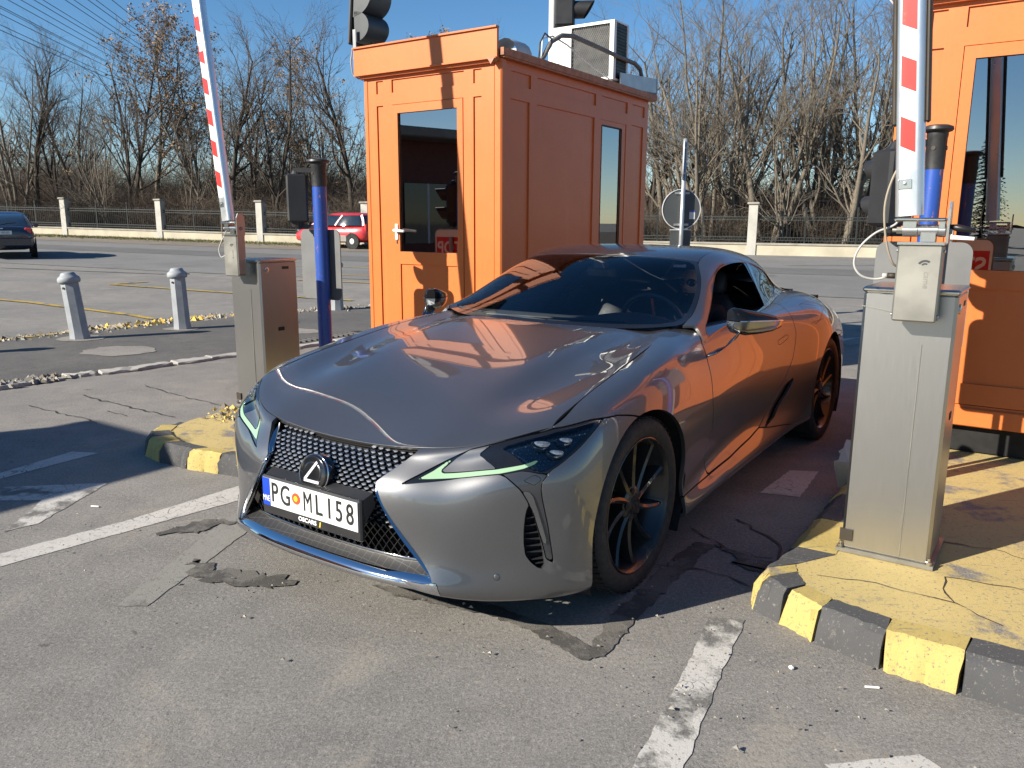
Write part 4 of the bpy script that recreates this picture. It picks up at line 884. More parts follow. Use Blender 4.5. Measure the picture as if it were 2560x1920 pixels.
# side and front skin: columns run from the middle of the nose round to the middle of the tail, rows from the top edge down
F_COL=[
 [(.66,0,.722),(.800,0,.662),(.845,0,.64),(.90,0,.60),(.945,0,.54),(.955,0,.42),(.955,0,.31),(.955,0,.25),(.945,0,.21),(.88,0,.195)],
 [(.66,.2,.727),(.800,.2,.668),(.845,.2,.645),(.895,.2,.603),(.94,.2,.54),(.95,.2,.42),(.95,.2,.31),(.95,.2,.25),(.94,.2,.21),(.87,.2,.195)],
 [(.64,.395,.742),(.789,.395,.687),(.83,.392,.655),(.878,.388,.605),(.915,.39,.54),(.92,.395,.42),(.922,.395,.31),(.93,.395,.25),(.92,.395,.208),(.85,.38,.19)],
 [(.60,.55,.752),(.735,.55,.703),(.76,.55,.66),(.80,.55,.61),(.845,.55,.54),(.86,.55,.42),(.872,.55,.31),(.897,.55,.24),(.888,.55,.195),(.82,.52,.175)],
 [(.51,.67,.782),(.645,.69,.738),(.68,.70,.69),(.742,.705,.635),(.772,.705,.555),(.773,.705,.42),(.773,.70,.30),(.79,.695,.225),(.778,.687,.168),(.71,.65,.155)],
 [(.43,.72,.80),(.53,.80,.775),(.565,.835,.72),(.64,.845,.645),(.66,.845,.55),(.66,.845,.42),(.66,.845,.30),(.665,.838,.225),(.65,.825,.165),(.60,.77,.15)],
 [(.38,.71,.82),(.38,.79,.815),(.385,.89,.793),(.47,.925,.68),(.495,.942,.54),(.493,.946,.42),(.485,.945,.30),(.485,.945,.225),(.475,.935,.165),(.45,.87,.15)],
 [(.2,.70,.855),(.2,.783,.855),(.2,.875,.835),(.2,.93,.765),(.2,.955,.62),(.2,.957,.48),(.2,.955,.36),(.2,.95,.26),(.2,.945,.165),(.2,.88,.15)],
 [(-.1,.68,.903),(-.1,.762,.903),(-.1,.865,.895),(-.1,.928,.825),(-.1,.957,.68),(-.1,.96,.52),(-.1,.957,.38),(-.1,.953,.27),(-.1,.945,.17),(-.1,.88,.155)],
 [(-.4,.65,.945),(-.4,.738,.95),(-.4,.835,.938),(-.4,.905,.862),(-.4,.938,.73),(-.4,.942,.56),(-.39,.93,.42),(-.375,.925,.31),(-.36,.955,.2),(-.36,.90,.175)],
 [(-.72,.60,.985),(-.72,.68,.985),(-.70,.80,.955),(-.66,.885,.87),(-.665,.925,.74),(-.69,.925,.58),(-.69,.905,.44),(-.66,.90,.325),(-.65,.948,.215),(-.65,.89,.185)],
 [(-1.2,.66,.97),(-1.2,.76,.985),(-1.2,.845,.962),(-1.2,.888,.875),(-1.2,.915,.75),(-1.2,.908,.58),(-1.2,.885,.46),(-1.2,.885,.36),(-1.2,.945,.235),(-1.2,.88,.195)],
 [(-1.8,.63,.98),(-1.8,.73,.995),(-1.8,.83,.975),(-1.8,.885,.88),(-1.8,.92,.755),(-1.8,.92,.59),(-1.8,.905,.47),(-1.8,.905,.37),(-1.8,.945,.25),(-1.8,.88,.205)],
 [(-2.15,.58,1.0),(-2.15,.70,1.005),(-2.15,.81,.985),(-2.15,.895,.89),(-2.15,.938,.765),(-2.15,.942,.59),(-2.15,.932,.46),(-2.15,.93,.36),(-2.15,.945,.25),(-2.15,.88,.205)],
 [(-2.45,.54,1.03),(-2.45,.67,1.025),(-2.45,.79,1.0),(-2.45,.90,.905),(-2.45,.955,.775),(-2.45,.962,.6),(-2.45,.957,.45),(-2.45,.95,.34),(-2.45,.945,.23),(-2.45,.88,.2)],
 [(-2.87,.50,1.04),(-2.87,.64,1.032),(-2.87,.775,1.0),(-2.87,.885,.92),(-2.87,.948,.79),(-2.87,.96,.62),(-2.87,.957,.46),(-2.87,.95,.34),(-2.87,.94,.22),(-2.87,.88,.2)],
 [(-3.3,.48,.99),(-3.3,.60,.98),(-3.3,.71,.945),(-3.3,.815,.87),(-3.3,.885,.76),(-3.3,.912,.6),(-3.3,.912,.45),(-3.3,.91,.33),(-3.3,.91,.22),(-3.3,.85,.2)],
 [(-3.55,.45,.955),(-3.60,.54,.945),(-3.60,.65,.91),(-3.575,.755,.84),(-3.565,.81,.75),(-3.58,.83,.6),(-3.58,.835,.45),(-3.56,.83,.33),(-3.52,.83,.22),(-3.46,.77,.2)],
 [(-3.66,.32,.952),(-3.75,.38,.945),(-3.79,.42,.912),(-3.80,.45,.84),(-3.80,.47,.75),(-3.82,.48,.6),(-3.82,.48,.45),(-3.79,.48,.33),(-3.70,.46,.22),(-3.62,.42,.2)],
 [(-3.68,0,.948),(-3.79,0,.94),(-3.83,0,.908),(-3.835,0,.84),(-3.835,0,.75),(-3.855,0,.6),(-3.855,0,.45),(-3.82,0,.33),(-3.73,0,.22),(-3.65,0,.2)]]
T_ROW=[
 [(.845,0,.64),(.845,.2,.645),(.83,.392,.655),(.765,.56,.66),(.685,.71,.69),(.575,.845,.72),(.48,.92,.73)],
 [(.800,0,.662),(.800,.2,.668),(.789,.395,.687),(.735,.55,.703),(.645,.69,.738),(.53,.80,.775),(.44,.895,.785)],
 [(.62,0,.737),(.62,.2,.742),(.605,.40,.757),(.565,.545,.768),(.49,.675,.79),(.38,.79,.815),(.29,.888,.82)],
 [(.42,0,.812),(.42,.2,.814),(.40,.40,.82),(.35,.535,.815),(.28,.665,.828),(.20,.783,.855),(.12,.876,.848)],
 [(.18,0,.878),(.18,.2,.879),(.17,.41,.88),(.13,.53,.867),(.06,.655,.871),(-.02,.767,.89),(-.08,.865,.892)],
 [(-.08,0,.932),(-.08,.2,.932),(-.08,.42,.93),(-.11,.535,.913),(-.16,.645,.912),(-.25,.75,.928),(-.32,.845,.928)],
 [(-.33,0,.970),(-.34,.2,.97),(-.36,.42,.966),(-.39,.535,.95),(-.43,.635,.946),(-.48,.728,.961),(-.56,.815,.95)],
 [(-.53,0,.985),(-.54,.2,.985),(-.58,.42,.982),(-.615,.53,.974),(-.66,.615,.972),(-.72,.68,.985),(-.80,.76,.965)],
 [(-.68,0,.98),(-.69,.2,.98),(-.73,.42,.978),(-.77,.53,.975),(-.81,.60,.975),(-.86,.64,.985),(-.95,.71,.96)]]
# greenhouse: rows from the cowl over the roof to the boot lid, columns from the middle out to the belt line
G_ROW=[
 [(-.40,0,.90),(-.42,.3,.90),(-.48,.56,.91),(-.58,.745,.945),(-.60,.80,.94),(-.62,.835,.90),(-.60,.86,.86),(-.60,.87,.80)],
 [(-.53,0,.978),(-.57,.30,.977),(-.64,.56,.985),(-.76,.735,1.005),(-.80,.785,.992),(-.78,.82,.955),(-.75,.848,.92),(-.73,.86,.86)],
 [(-.80,0,1.112),(-.83,.28,1.108),(-.875,.51,1.092),(-.945,.715,1.058),(-1.0,.762,1.034),(-.96,.80,.995),(-.92,.838,.955),(-.90,.86,.89)],
 [(-1.05,0,1.226),(-1.07,.26,1.222),(-1.12,.465,1.208),(-1.20,.64,1.19),(-1.25,.688,1.15),(-1.20,.76,1.06),(-1.18,.832,.982),(-1.17,.86,.91)],
 [(-1.29,0,1.308),(-1.30,.25,1.305),(-1.325,.42,1.296),(-1.36,.553,1.275),(-1.45,.635,1.232),(-1.45,.72,1.11),(-1.45,.822,.986),(-1.45,.85,.92)],
 [(-1.60,0,1.353),(-1.60,.25,1.350),(-1.61,.42,1.343),(-1.62,.535,1.325),(-1.68,.615,1.268),(-1.69,.70,1.13),(-1.7,.80,.993),(-1.7,.835,.92)],
 [(-1.95,0,1.352),(-1.95,.25,1.349),(-1.95,.42,1.340),(-1.97,.525,1.315),(-2.02,.60,1.258),(-2.02,.68,1.13),(-2.0,.762,1.003),(-2.0,.80,.93)],
 [(-2.3,0,1.315),(-2.3,.25,1.310),(-2.3,.41,1.302),(-2.3,.51,1.277),(-2.31,.598,1.21),(-2.30,.65,1.10),(-2.28,.705,1.02),(-2.28,.75,.95)],
 [(-2.62,0,1.245),(-2.62,.25,1.238),(-2.62,.40,1.226),(-2.60,.49,1.195),(-2.56,.575,1.135),(-2.52,.63,1.07),(-2.50,.67,1.03),(-2.5,.70,.96)],
 [(-2.95,0,1.145),(-2.95,.25,1.14),(-2.95,.39,1.12),(-2.92,.47,1.09),(-2.88,.53,1.06),(-2.84,.575,1.04),(-2.82,.61,1.02),(-2.8,.63,.95)],
 [(-3.25,0,1.035),(-3.25,.25,1.03),(-3.24,.37,1.02),(-3.22,.44,1.01),(-3.18,.49,1.0),(-3.15,.53,.99),(-3.1,.56,.98),(-3.1,.57,.92)],
 [(-3.50,0,.93),(-3.5,.25,.93),(-3.48,.35,.93),(-3.46,.41,.93),(-3.42,.45,.92),(-3.4,.48,.91),(-3.35,.5,.90),(-3.3,.5,.86)]]
def car_surfaces():
    F=np.array(F_COL,float); k=np.array([1,-1,1.])
    F=np.concatenate([F[1:2]*k,F,F[-2:-1]*k])            # mirrored columns beyond the middle
    F=np.concatenate([F,(2*F[:,-1:]-F[:,-2:-1])],1)
    SF=bs_surface(F,1,F.shape[0]-2,330,.6,9,118,flip=True)
    SF.UV[:,0]-=1
    T=np.array(T_ROW,float).transpose(1,0,2)              # u over columns, v over rows
    T=np.concatenate([T[1:2]*k,T]); 
    ST=bs_surface(T,1,6,110,1,7.9,120); ST.UV[:,0]-=1
    G=np.array(G_ROW,float).transpose(1,0,2)
    G=np.concatenate([G[1:2]*k,G])
    SG=bs_surface(G,1,7.0,130,1,10,170,flip=False); SG.UV[:,0]-=1
    return SF,ST,SG
# outlines on the body skin, as (column,row) of the skin grid
CF={
 'HL':[(2.057,3.470),(2.331,2.901),(2.749,1.977),(3.016,1.484),(3.250,1.198),(3.673,1.093),(4.313,0.991),(5.010,1.125),(5.652,1.715),(6.332,2.294),(5.868,2.467),(5.429,2.722),(5.119,2.979),(5.038,3.110),(4.869,3.055),(4.651,2.946),(4.481,2.879),(4.067,3.027),(3.217,3.094),(2.427,3.321)],
 'DRL':[(2.361,3.118),(2.574,2.663),(2.777,2.054),(2.889,1.855),(2.797,2.233),(2.729,2.551),(2.745,2.729),(2.823,2.799),(3.374,2.775),(3.934,2.765),(4.449,2.624),(4.606,2.532),(4.767,2.450),(4.685,2.626),(4.502,2.787),(4.056,2.965),(3.422,3.021),(2.791,3.073)],
 'GREY':[(2.823,2.742),(2.751,2.623),(2.952,1.843),(3.204,1.244),(3.671,1.139),(3.570,1.302),(3.456,1.622),(3.459,1.807),(3.649,2.250),(3.931,2.730),(3.367,2.735)],
 'LENS':[(3.899,1.598),(3.965,1.392),(4.461,1.236),(5.038,1.367),(6.084,2.196),(5.793,2.253),(5.384,2.516),(5.143,2.790),(4.987,2.930),(4.862,3.016),(4.705,2.914),(4.469,2.628)],
 'PROJ':[(4.676,1.639),(5.214,1.913),(5.048,2.281)],
 'WASH':[(4.580,3.344),(4.768,3.108),(4.905,3.242),(4.926,3.344),(4.803,3.524)],
 'TRIM':[(4.068,3.037),(4.210,3.161),(4.550,3.695),(4.689,4.044),(4.829,4.432),(4.916,4.873),(5.004,5.330),(5.024,5.449),(5.066,5.723),(5.205,5.865),(5.192,5.651),(5.103,4.760),(4.990,4.011),(4.954,3.684),(4.961,3.401),(5.054,3.148),(4.870,3.067),(4.654,2.959),(4.484,2.893)],
 'SLOT':[(4.714,4.118),(4.655,4.491),(4.625,4.868),(4.624,5.227),(4.657,5.587),(4.759,5.823),(4.921,6.056),(5.015,6.105),(5.031,5.912),(4.994,5.448),(4.936,5.039),(4.839,4.542)],
 'FOG':[(4.578,3.736),(4.717,3.732),(4.802,3.909),(4.906,4.343),(5.005,4.817),(5.067,5.157),(5.078,5.273),(5.008,5.235),(4.942,4.983),(4.825,4.431),(4.699,4.043)],
 'SENSOR':[(4.144,6.432)],
 'HANDLE':[(11.873,3.634),(11.886,3.457),(12.253,3.340),(12.318,3.426),(12.283,3.528),(11.935,3.658)],
 'FUEL':[(13.843,2.281),(14.034,2.289),(14.719,2.795),(14.690,3.003),(14.273,3.358),(13.987,3.429),(13.906,3.213)],
 'SCOOP':[(11.636,7.174),(11.778,6.860),(11.975,5.937),(12.184,5.363),(12.527,5.124),(12.603,5.265),(12.315,6.103),(11.965,6.982),(11.674,7.210)],
 'DOORF':[(10.297,1.608),(10.103,2.449),(10.041,3.235),(10.037,3.563),(10.025,4.118),(10.030,4.577),(10.118,5.455),(10.268,6.662),(10.196,7.176),(10.114,7.271)],
 'DOORR':[(12.690,3.485),(12.531,3.971),(12.426,4.364),(12.222,4.856),(12.046,5.363),(11.780,6.360),(11.593,6.902)],
 'SILL':[(9.053,7.251),(10.180,7.343),(10.711,7.374),(11.239,7.233),(11.515,7.064)],
 'QLINE':[(12.222,4.856),(12.934,4.884),(13.890,4.895)],
 'BFLINE':[(6.387,2.310),(6.763,2.654),(7.143,3.103),(7.293,3.320)],
 'ARCH':[(6.013,7.402),(6.007,5.461),(6.145,4.450),(6.409,3.772),(6.597,3.567),(6.931,3.374),(7.274,3.302),(7.557,3.333),(7.836,3.486),(8.129,3.798),(8.404,4.211),(8.617,4.665),(8.831,5.194),(9.077,5.986),(9.055,7.240),(8.791,7.917)],
}
# ---------------------------------------------------------------- the grey coupe
CAR_X,CAR_Y,CAR_A=-.2055,3.6619,R(-124.88)
def surf_obj(name,s,mat,parent,fl=.018,both=False,kind=None):
    if fl: s=flange(s,fl)
    if both: s=join(s,s.mirror())
    me=bpy.data.meshes.new(name); me.from_pydata(s.V.tolist(),[],s.T.tolist()); me.shade_smooth()
    me.normals_split_custom_set_from_vertices(s.N.tolist())
    return link(name,me,mat,parent,kind)
def pair(name,s,mat,parent,fl=.018,labels=(None,None)):
    a=surf_obj(name,s,mat,parent,fl); b=surf_obj(name,s.mirror(),mat,parent,fl)
    return a,b
def car_paint(name,base):
    k=Nodes(name); f=k.noise(900,2,.6); d=k.noise(3.,4)
    k.set(base=k.mix(k.ramp(f,[(.35,0.),(.65,1.)]),tuple(x*.86 for x in base),tuple(min(1,x*1.16) for x in base)),metal=.85,rough=.40,coat=1.,coatr=.012); k.b.inputs['Coat IOR'].default_value=1.58
    return k.m
M_PAINT=car_paint('grey_metallic_paint',(.15,.151,.154))
M_RIM=plain('dark_bronze_alloy',(.022,.021,.020),.3,metal=.35,coat=.35,var=.1)
M_GLASS=glass('car_glass',(.86,.90,.90),1.55); M_TINT=glass('dark_car_glass',(.06,.065,.07),1.6); M_CLEAR=glass('lamp_glass',(.85,.88,.9))
M_LEATHER=plain('dark_leather',(.02,.02,.021),.55,var=.2); M_TAN=plain('grey_leather',(.16,.16,.14),.6,var=.15)
def carbon():
    k=Nodes('carbon_roof'); c=k.n('ShaderNodeTexChecker'); c.inputs['Scale'].default_value=170; k.l(k.mapping((1,1,1),R(45)),c.inputs[0])
    k.set(base=k.mix(c.outputs['Fac'],(.012,.012,.013),(.045,.045,.048)),metal=.3,rough=.3,coat=1.,coatr=.02); return k.m
M_CARBON=carbon()
M_CAPB=plain('mirror_black',(.006,.006,.007),.16,coat=.0,spec=.35,var=.2)
def drl():
    k=Nodes('daytime_light_glow'); k.set(base=(.22,.33,.21),rough=.3,coat=.4,em=(.55,.95,.55),ems=.10); return k.m
M_DRL=drl()
M_SPOT=plain('lamp_lens',(.22,.24,.27),.08,metal=.7,coat=1.,var=.5,scale=90)
def dotted():
    k=Nodes('dotted_lamp_liner'); d=k.voro(95,rnd=.12); k.set(base=k.ramp(d,[(.18,(.12,.14,.17)),(.34,(.008,.01,.014))]),rough=.12,coat=1.,coatr=.02); return k.m
M_DOT=dotted()
M_RED=plain('seal_red',(.62,.07,.02),.4); M_WHITE=plain('white_print',(.8,.8,.8),.5); M_YEL=plain('yellow_print',(.75,.48,.02),.5)
M_LTRIM=plain('lamp_trim_grey',(.05,.052,.056),.3,metal=.4,coat=.8)
def build_car():
    root=empty('sports_car',(CAR_X,CAR_Y,0),CAR_A,'dark grey metallic coupe with black mesh grille stopped between the barriers','car')
    SF,ST,SG=car_surfaces()
    G=.003
    KU,KV=.27,.11
    def pf(s,name_or): 
        poly=CF[name_or] if isinstance(name_or,str) else name_or
        return sdf_poly(s.UV*[KU,KV],np.array(poly)*[KU,KV])
    def arch(s,grow=0.):
        x,z=s.V[:,0],s.V[:,2]; out=[]
        for cx,cz,a,b in((.05,.345,.432,.413),(-2.855,.345,.435,.418)):
            px=np.abs(x-cx)/(a+grow); pz=np.where(z>cz,(z-cz)/(b+grow),0.)
            px=np.where(z<cz,px+(cz-z)*.11,px)
            out.append((np.hypot(px,pz)-1)*a)
        d=np.minimum(*out); return np.where(np.abs(s.V[:,1])>.45,d,1.)
    S=clip(SF,1.03-SF.UV[:,1]); S=clip(S,-arch(S))
    GR=[(-.1,.72),(.30,.72),(.395,.700),(.392,.675),(.36,.64),(.318,.60),(.297,.578),(.300,.555),(.335,.50),(.38,.44),(.43,.38),(.485,.315),(.527,.262),(.535,.243),(.51,.238),(-.1,.238)]
    def grille(s):
        d=sdf_poly(s.V[:,1:3],GR); return np.where(s.V[:,0]>.55,d,1.)
    BUM=[(-.5,.5),(4.95,.5),(5.0,1.1),(5.65,1.72),(6.33,2.29),(6.76,2.65),(7.14,3.1),(7.45,3.5),(7.45,9.6),(-.5,9.6)]
    DOOR=[(10.3,.5)]+CF['DOORF'][:7]+[(10.13,6.3),(10.10,7.0),(10.12,7.3),(10.71,7.35),(11.24,7.22),(11.5,7.06),(11.6,6.9),(11.78,6.36),(12.05,5.36),(12.22,4.86),(12.43,4.36),(12.53,3.97),(12.69,3.49),(12.85,2.6),(12.92,1.6),(12.92,.5)]
    SILL=[(8.0,9.6),(8.95,7.24),(9.6,7.29),(10.12,7.33),(10.71,7.36),(11.24,7.23),(11.5,7.07),(11.75,7.3),(12.6,7.75),(15.2,7.75),(15.2,9.6)]
    RB=[(15.2,4.4),(19.5,4.4),(19.5,9.6),(15.2,9.6)]
    LIP=[(-.5,6.95),(3.03,6.95),(3.09,7.6),(3.12,9.6),(-.5,9.6)]
    hl=lambda s: np.minimum(pf(s,'HL'),pf(s,'TRIM'))
    def keep(s,*fs):
        for f in fs: s=clip(s,f(s))
        return s
    out=lambda f,g=G: (lambda s: g-f(s))
    ins=lambda f,g=G: (lambda s: f(s)+g)
    P=lambda n: (lambda s: pf(s,n))
    # -- painted panels
    b=keep(S,ins(P(BUM)),out(hl),out(grille,.004),out(P(LIP),.003),out(P('SLOT'),.0005),out(P('FOG')))
    surf_obj('front_bumper',b,M_PAINT,root,.02,both=True)
    lp=keep(S,ins(P(LIP),.002),out(grille,.001))
    surf_obj('front_lip',lp,M_CHROME,root,.012,both=True)
    f=keep(S,lambda s: s.UV[:,0]-11.,out(P(BUM)),out(P(DOOR)),out(P(SILL)),out(hl))
    pair('fender',f,M_PAINT,root)
    d=keep(S,ins(P(DOOR)),out(P('HANDLE'),.0015)); dl,dr=pair('door',d,M_PAINT,root)
    h=keep(S,ins(P('HANDLE'),.0012)); hp=surf_obj('door_handle',h.offset(.0005),M_PAINT,dl,.01); hp2=surf_obj('door_handle',h.offset(.0005).mirror(),M_PAINT,dr,.01)
    pair('sill',keep(S,ins(P(SILL)),lambda s:s.UV[:,0]-13.95),M_PAINT,root)
    q=keep(S,lambda s: 11.-s.UV[:,0],out(P(DOOR)),out(P(SILL)),out(P(RB)),out(P('SCOOP'),.001),out(P('FUEL'),.0012)); ql,qr=pair('rear_quarter',q,M_PAINT,root)
    surf_obj('fuel_flap',keep(S,ins(P('FUEL'),.0012)),M_PAINT,ql,.01)
    sc=keep(S,ins(P('SCOOP'),.0)); 
    pair('side_scoop',sc.offset(-.03),M_INNER,root,0)
    surf_obj('rear_bumper',keep(S,ins(P(RB)),),M_PAINT,root,both=True)
    hd=keep(ST,lambda s:s.UV[:,0]-4.966,lambda s:s.UV[:,1]-7.04,lambda s:1.004-s.UV[:,1])
    surf_obj('hood',hd,M_PAINT,root,.012,both=True)
    surf_obj('cowl',keep(ST,lambda s:s.UV[:,0]-4.95,lambda s:7.06-s.UV[:,1]),M_GLOSSB,root,0,both=True)
    # -- black liner just under the skin, seen in the gaps
    sh=keep(S,lambda s:.03-arch(s),lambda s:4.3-s.UV[:,0],out(P('SLOT'),.02),out(hl,-.012),out(P('SCOOP'),.0))
    surf_obj('inner_shell',sh.offset(-.022),M_INNER,root,0,both=True)
    surf_obj('inner_shell',keep(ST,lambda s:s.UV[:,0]-4.99).offset(-.022),M_INNER,root,0,both=True)
    # -- greenhouse
    gu,gv=.2,.3
    def gp(poly): return lambda s: sdf_poly(s.UV*[gu,gv],np.array(poly)*[gu,gv])
    WSO=[(-1,.8),(2.6,.85),(2.93,1.1),(3.0,1.6),(3.02,2.4),(3.02,3.2),(2.99,3.8),(2.9,4.0),(-1,4.0)]
    WSI=[(-1,1.16),(2.35,1.16),(2.66,1.26),(2.82,1.55),(2.86,2.4),(2.86,3.3),(2.82,3.75),(2.6,3.9),(-1,3.93)]
    DLO=[(5.9,1.42),(5.2,1.38),(4.5,1.5),(4.05,1.98),(3.88,2.5),(3.84,2.95),(3.88,3.65),(3.95,4.2),(4,4.7),(4,5.2),(4,6.05),(4.04,6.7),(4.2,7.4),(4.5,7.85),(4.84,8.02),(5.3,7.75),(5.7,7.25),(5.95,5.56),(6,5.05),(6.02,4),(6.0,3.06),(5.97,2.2)]
    RW=[(-1,7.4),(2.6,7.4),(2.9,7.7),(2.93,9),(2.8,10.2),(-1,10.2)]
    wf=keep(SG,ins(gp(WSO),.0),out(gp(WSI),0)); surf_obj('windshield_border',wf,M_GLOSSB,root,0,both=True)
    wg=keep(SG,ins(gp(WSI),0)); wind=surf_obj('windshield',wg,M_GLASS,root,0,both=True)
    rf=keep(SG,lambda s:s.UV[:,0]-2.96,lambda s:4.015-s.UV[:,1],lambda s:s.UV[:,1]-7.36); surf_obj('roof',rf,M_CARBON,root,.01,both=True)
    surf_obj('rear_window',keep(SG,ins(gp(RW),.002)),M_TINT,root,0,both=True)
    pl=keep(SG,out(gp(WSO),.003),out(gp(DLO),.002),out(gp(RW),.002),lambda s:np.where(s.UV[:,1]<7.37,2.985-s.UV[:,0],-1.),lambda s:.9-s.UV[:,1])
    pair('pillar',pl,M_PAINT,root,.014)
    DIN=lambda g:(lambda s:gp(DLO)(s)+g)
    BP=[(3.5,5.86),(4.13,5.88),(4.77,5.80),(5.34,5.72),(6.3,5.5),(6.3,5.62),(5.34,5.86),(4.77,5.94),(4.13,6.04),(3.5,6.1)]
    tr=keep(SG,DIN(.0),out(DIN(.012),0)); pair('window_trim',tr.offset(.001),M_GLOSSB,root,.01)
    pair('door_pillar',keep(SG,DIN(.012),ins(gp(BP),0)).offset(-.001),M_GLOSSB,root,.01)
    pair('quarter_window',keep(SG,DIN(.012),out(gp(BP),0),lambda s:5.75-s.UV[:,1]).offset(-.003),M_TINT,root,0)
    surf_obj('door_window',keep(SG,DIN(.012),out(gp(BP),0),lambda s:s.UV[:,1]-5.8).offset(-.003).mirror(),M_TINT,root,0)
    # -- headlights: clipped from the same skin, set a little deeper
    base=keep(S,ins(P('HL'),.001))
    for sgn in (1,-1):
        mm=(lambda s: s) if sgn==1 else (lambda s:s.mirror())
        H=surf_obj('headlight',mm(keep(base,out(P('DRL'),0),out(P('GREY'),0),out(P('LENS'),0)).offset(-.006)),M_GLOSSB,root,.012)
        surf_obj('daytime_light',mm(keep(base,ins(P('DRL'),0)).offset(-.003)),M_DRL,H,.004)
        surf_obj('lamp_panel',mm(keep(base,ins(P('GREY'),.0015),out(P('DRL'),0)).offset(-.002)),M_PAINT,H,.005)
        surf_obj('lamp_cover',mm(keep(base,ins(P('LENS'),.001)).offset(-.001)),M_CLEAR,H,0)
        surf_obj('lamp_liner',mm(keep(base,ins(P('LENS'),.0)).offset(-.03)),M_DOT,H,0)
        for (u,v),rr in zip(CF['PROJ'],(.030,.027,.027)):
            i=np.argmin(np.abs((S.UV-[u,v])*[KU,KV]).sum(1)); c=S.V[i]-S.N[i]*.02; n=Vector(S.N[i]); n=(n*.5+Vector((.8,.35,.1))).normalized()
            side=Vector((0,0,1)).cross(n).normalized(); up=n.cross(side)
            mb=MB(); rings=[]
            for t,a in((0,1.),(.012,1.),(.02,.8),(.024,.45),(.025,.05)):
                ring=[]
                for k in range(18):
                    an=2*math.pi*k/18; px,py=math.cos(an),math.sin(an); py=py if py<0 else py*.28
                    p=Vector(c)+(side*px*rr*1.25+up*py*rr)*a+n*t; ring.append((p.x,p.y*sgn,p.z))
                rings.append(ring)
            mb.loft(rings); mb.build('projector_lens',M_SPOT,H,smooth=True,angle=R(50))
        T=surf_obj('lamp_trim',mm(keep(S,ins(P('TRIM')),out(P('SLOT'),0),out(P('FOG'),0),out(P('WASH'),.0012)).offset(-.001)),M_LTRIM,root,.012)
        surf_obj('washer_cover',mm(keep(S,ins(P('WASH'),.0012)).offset(-.0005)),T.data.materials[0],T,.006)
        surf_obj('turn_signal',mm(keep(S,ins(P('FOG'),.001)).offset(.003)),M_SATIN,T,.012)
        Vn=surf_obj('air_slot',mm(keep(S,ins(P('SLOT'),0),out(P('FOG'),0)).offset(-.035)),M_INNER,root,0)
        # walls of the slot
        w=keep(S,ins(P('SLOT'),0),out(P('FOG'),0)); fl_=flange(w,.04); k0=len(w.T); wall=Surf(fl_.V,fl_.UV,fl_.N,fl_.T[k0:])
        surf_obj('slot_wall',mm(wall),M_BLACKP,Vn,0)
        for k in range(8):
            vv=4.55+k*.2
            row=[i for i in np.where(np.abs(w.UV[:,1]-vv)<.04)[0]]
            if len(row)<2: continue
            A_=w.V[row[int(np.argmin(w.UV[row,0]))]]; B_=w.V[row[int(np.argmax(w.UV[row,0]))]]
            mb=MB(); mb.bar((A_[0]-.02,(A_[1]-.006)*sgn,A_[2]),(B_[0]-.02,(B_[1]-.004)*sgn,B_[2]+.004),.022,.003); mb.build('fin',M_BLACKP,Vn)
    i=np.argmin(np.abs((S.UV-CF['SENSOR'][0])*[KU,KV]).sum(1)); c=S.V[i]; n=Vector(S.N[i])
    for sgn in(1,-1):
        q=Vector((n.x,n.y*sgn,n.z)).to_track_quat('Z','Y').to_matrix()
        mb=MB(); mb.lathe([(.0105,-.004),(.0105,.0005),(.0095,.0012),(.001,.0012)],16,(c[0],c[1]*sgn,c[2]),q); ps=mb.build('parking_sensor',M_PAINT,root,smooth=True,angle=R(40))
        mb=MB(); mb.lathe([(.0112,-.002),(.0125,-.002),(.0125,.0006),(.0112,.0006)],16,(c[0],c[1]*sgn,c[2]),q,close=True); mb.build('sensor_ring',M_BLACKP,ps)
    # -- grille
    zk=[.20,.25,.42,.54,.60,.64,.662,.70]; xk=[.948,.955,.955,.945,.90,.845,.80,.76]
    def gx(y,z): return float(np.interp(z,zk,xk))-.10*y*y-.06*abs(y)**4*8
    yk=[.238,.262,.315,.38,.44,.50,.555,.578,.60,.64,.675,.70]; wk=[.535,.527,.485,.43,.38,.335,.30,.297,.318,.36,.392,.395]
    half=lambda z: float(np.interp(z,yk,wk))
    top=lambda y: .655+.18*y*y
    zs=[.655]; 
    while zs[-1]>.262:
        t=(.655-zs[-1])/.39; zs.append(zs[-1]-(.0118+.017*max(0,t-.45)/.55))
    zs=[z+.03 for z in (zs[0],)]+zs
    zs=[.679,.667]+zs[1:]
    PY=.0345
    def rec(z): return .018+.045*max(0,(.66-z)/.4)
    mb=MB(); nd=MB(); node={}
    for j,z in enumerate(zs):
        off=.5 if j%2 else 0.
        for i in range(-17,18):
            y=(i+off)*PY
            if abs(y)<half(z)-.004 and z<top(y)-.004: node[(j,2*i+(j%2))]=(gx(y,z)-rec(z),y,z)
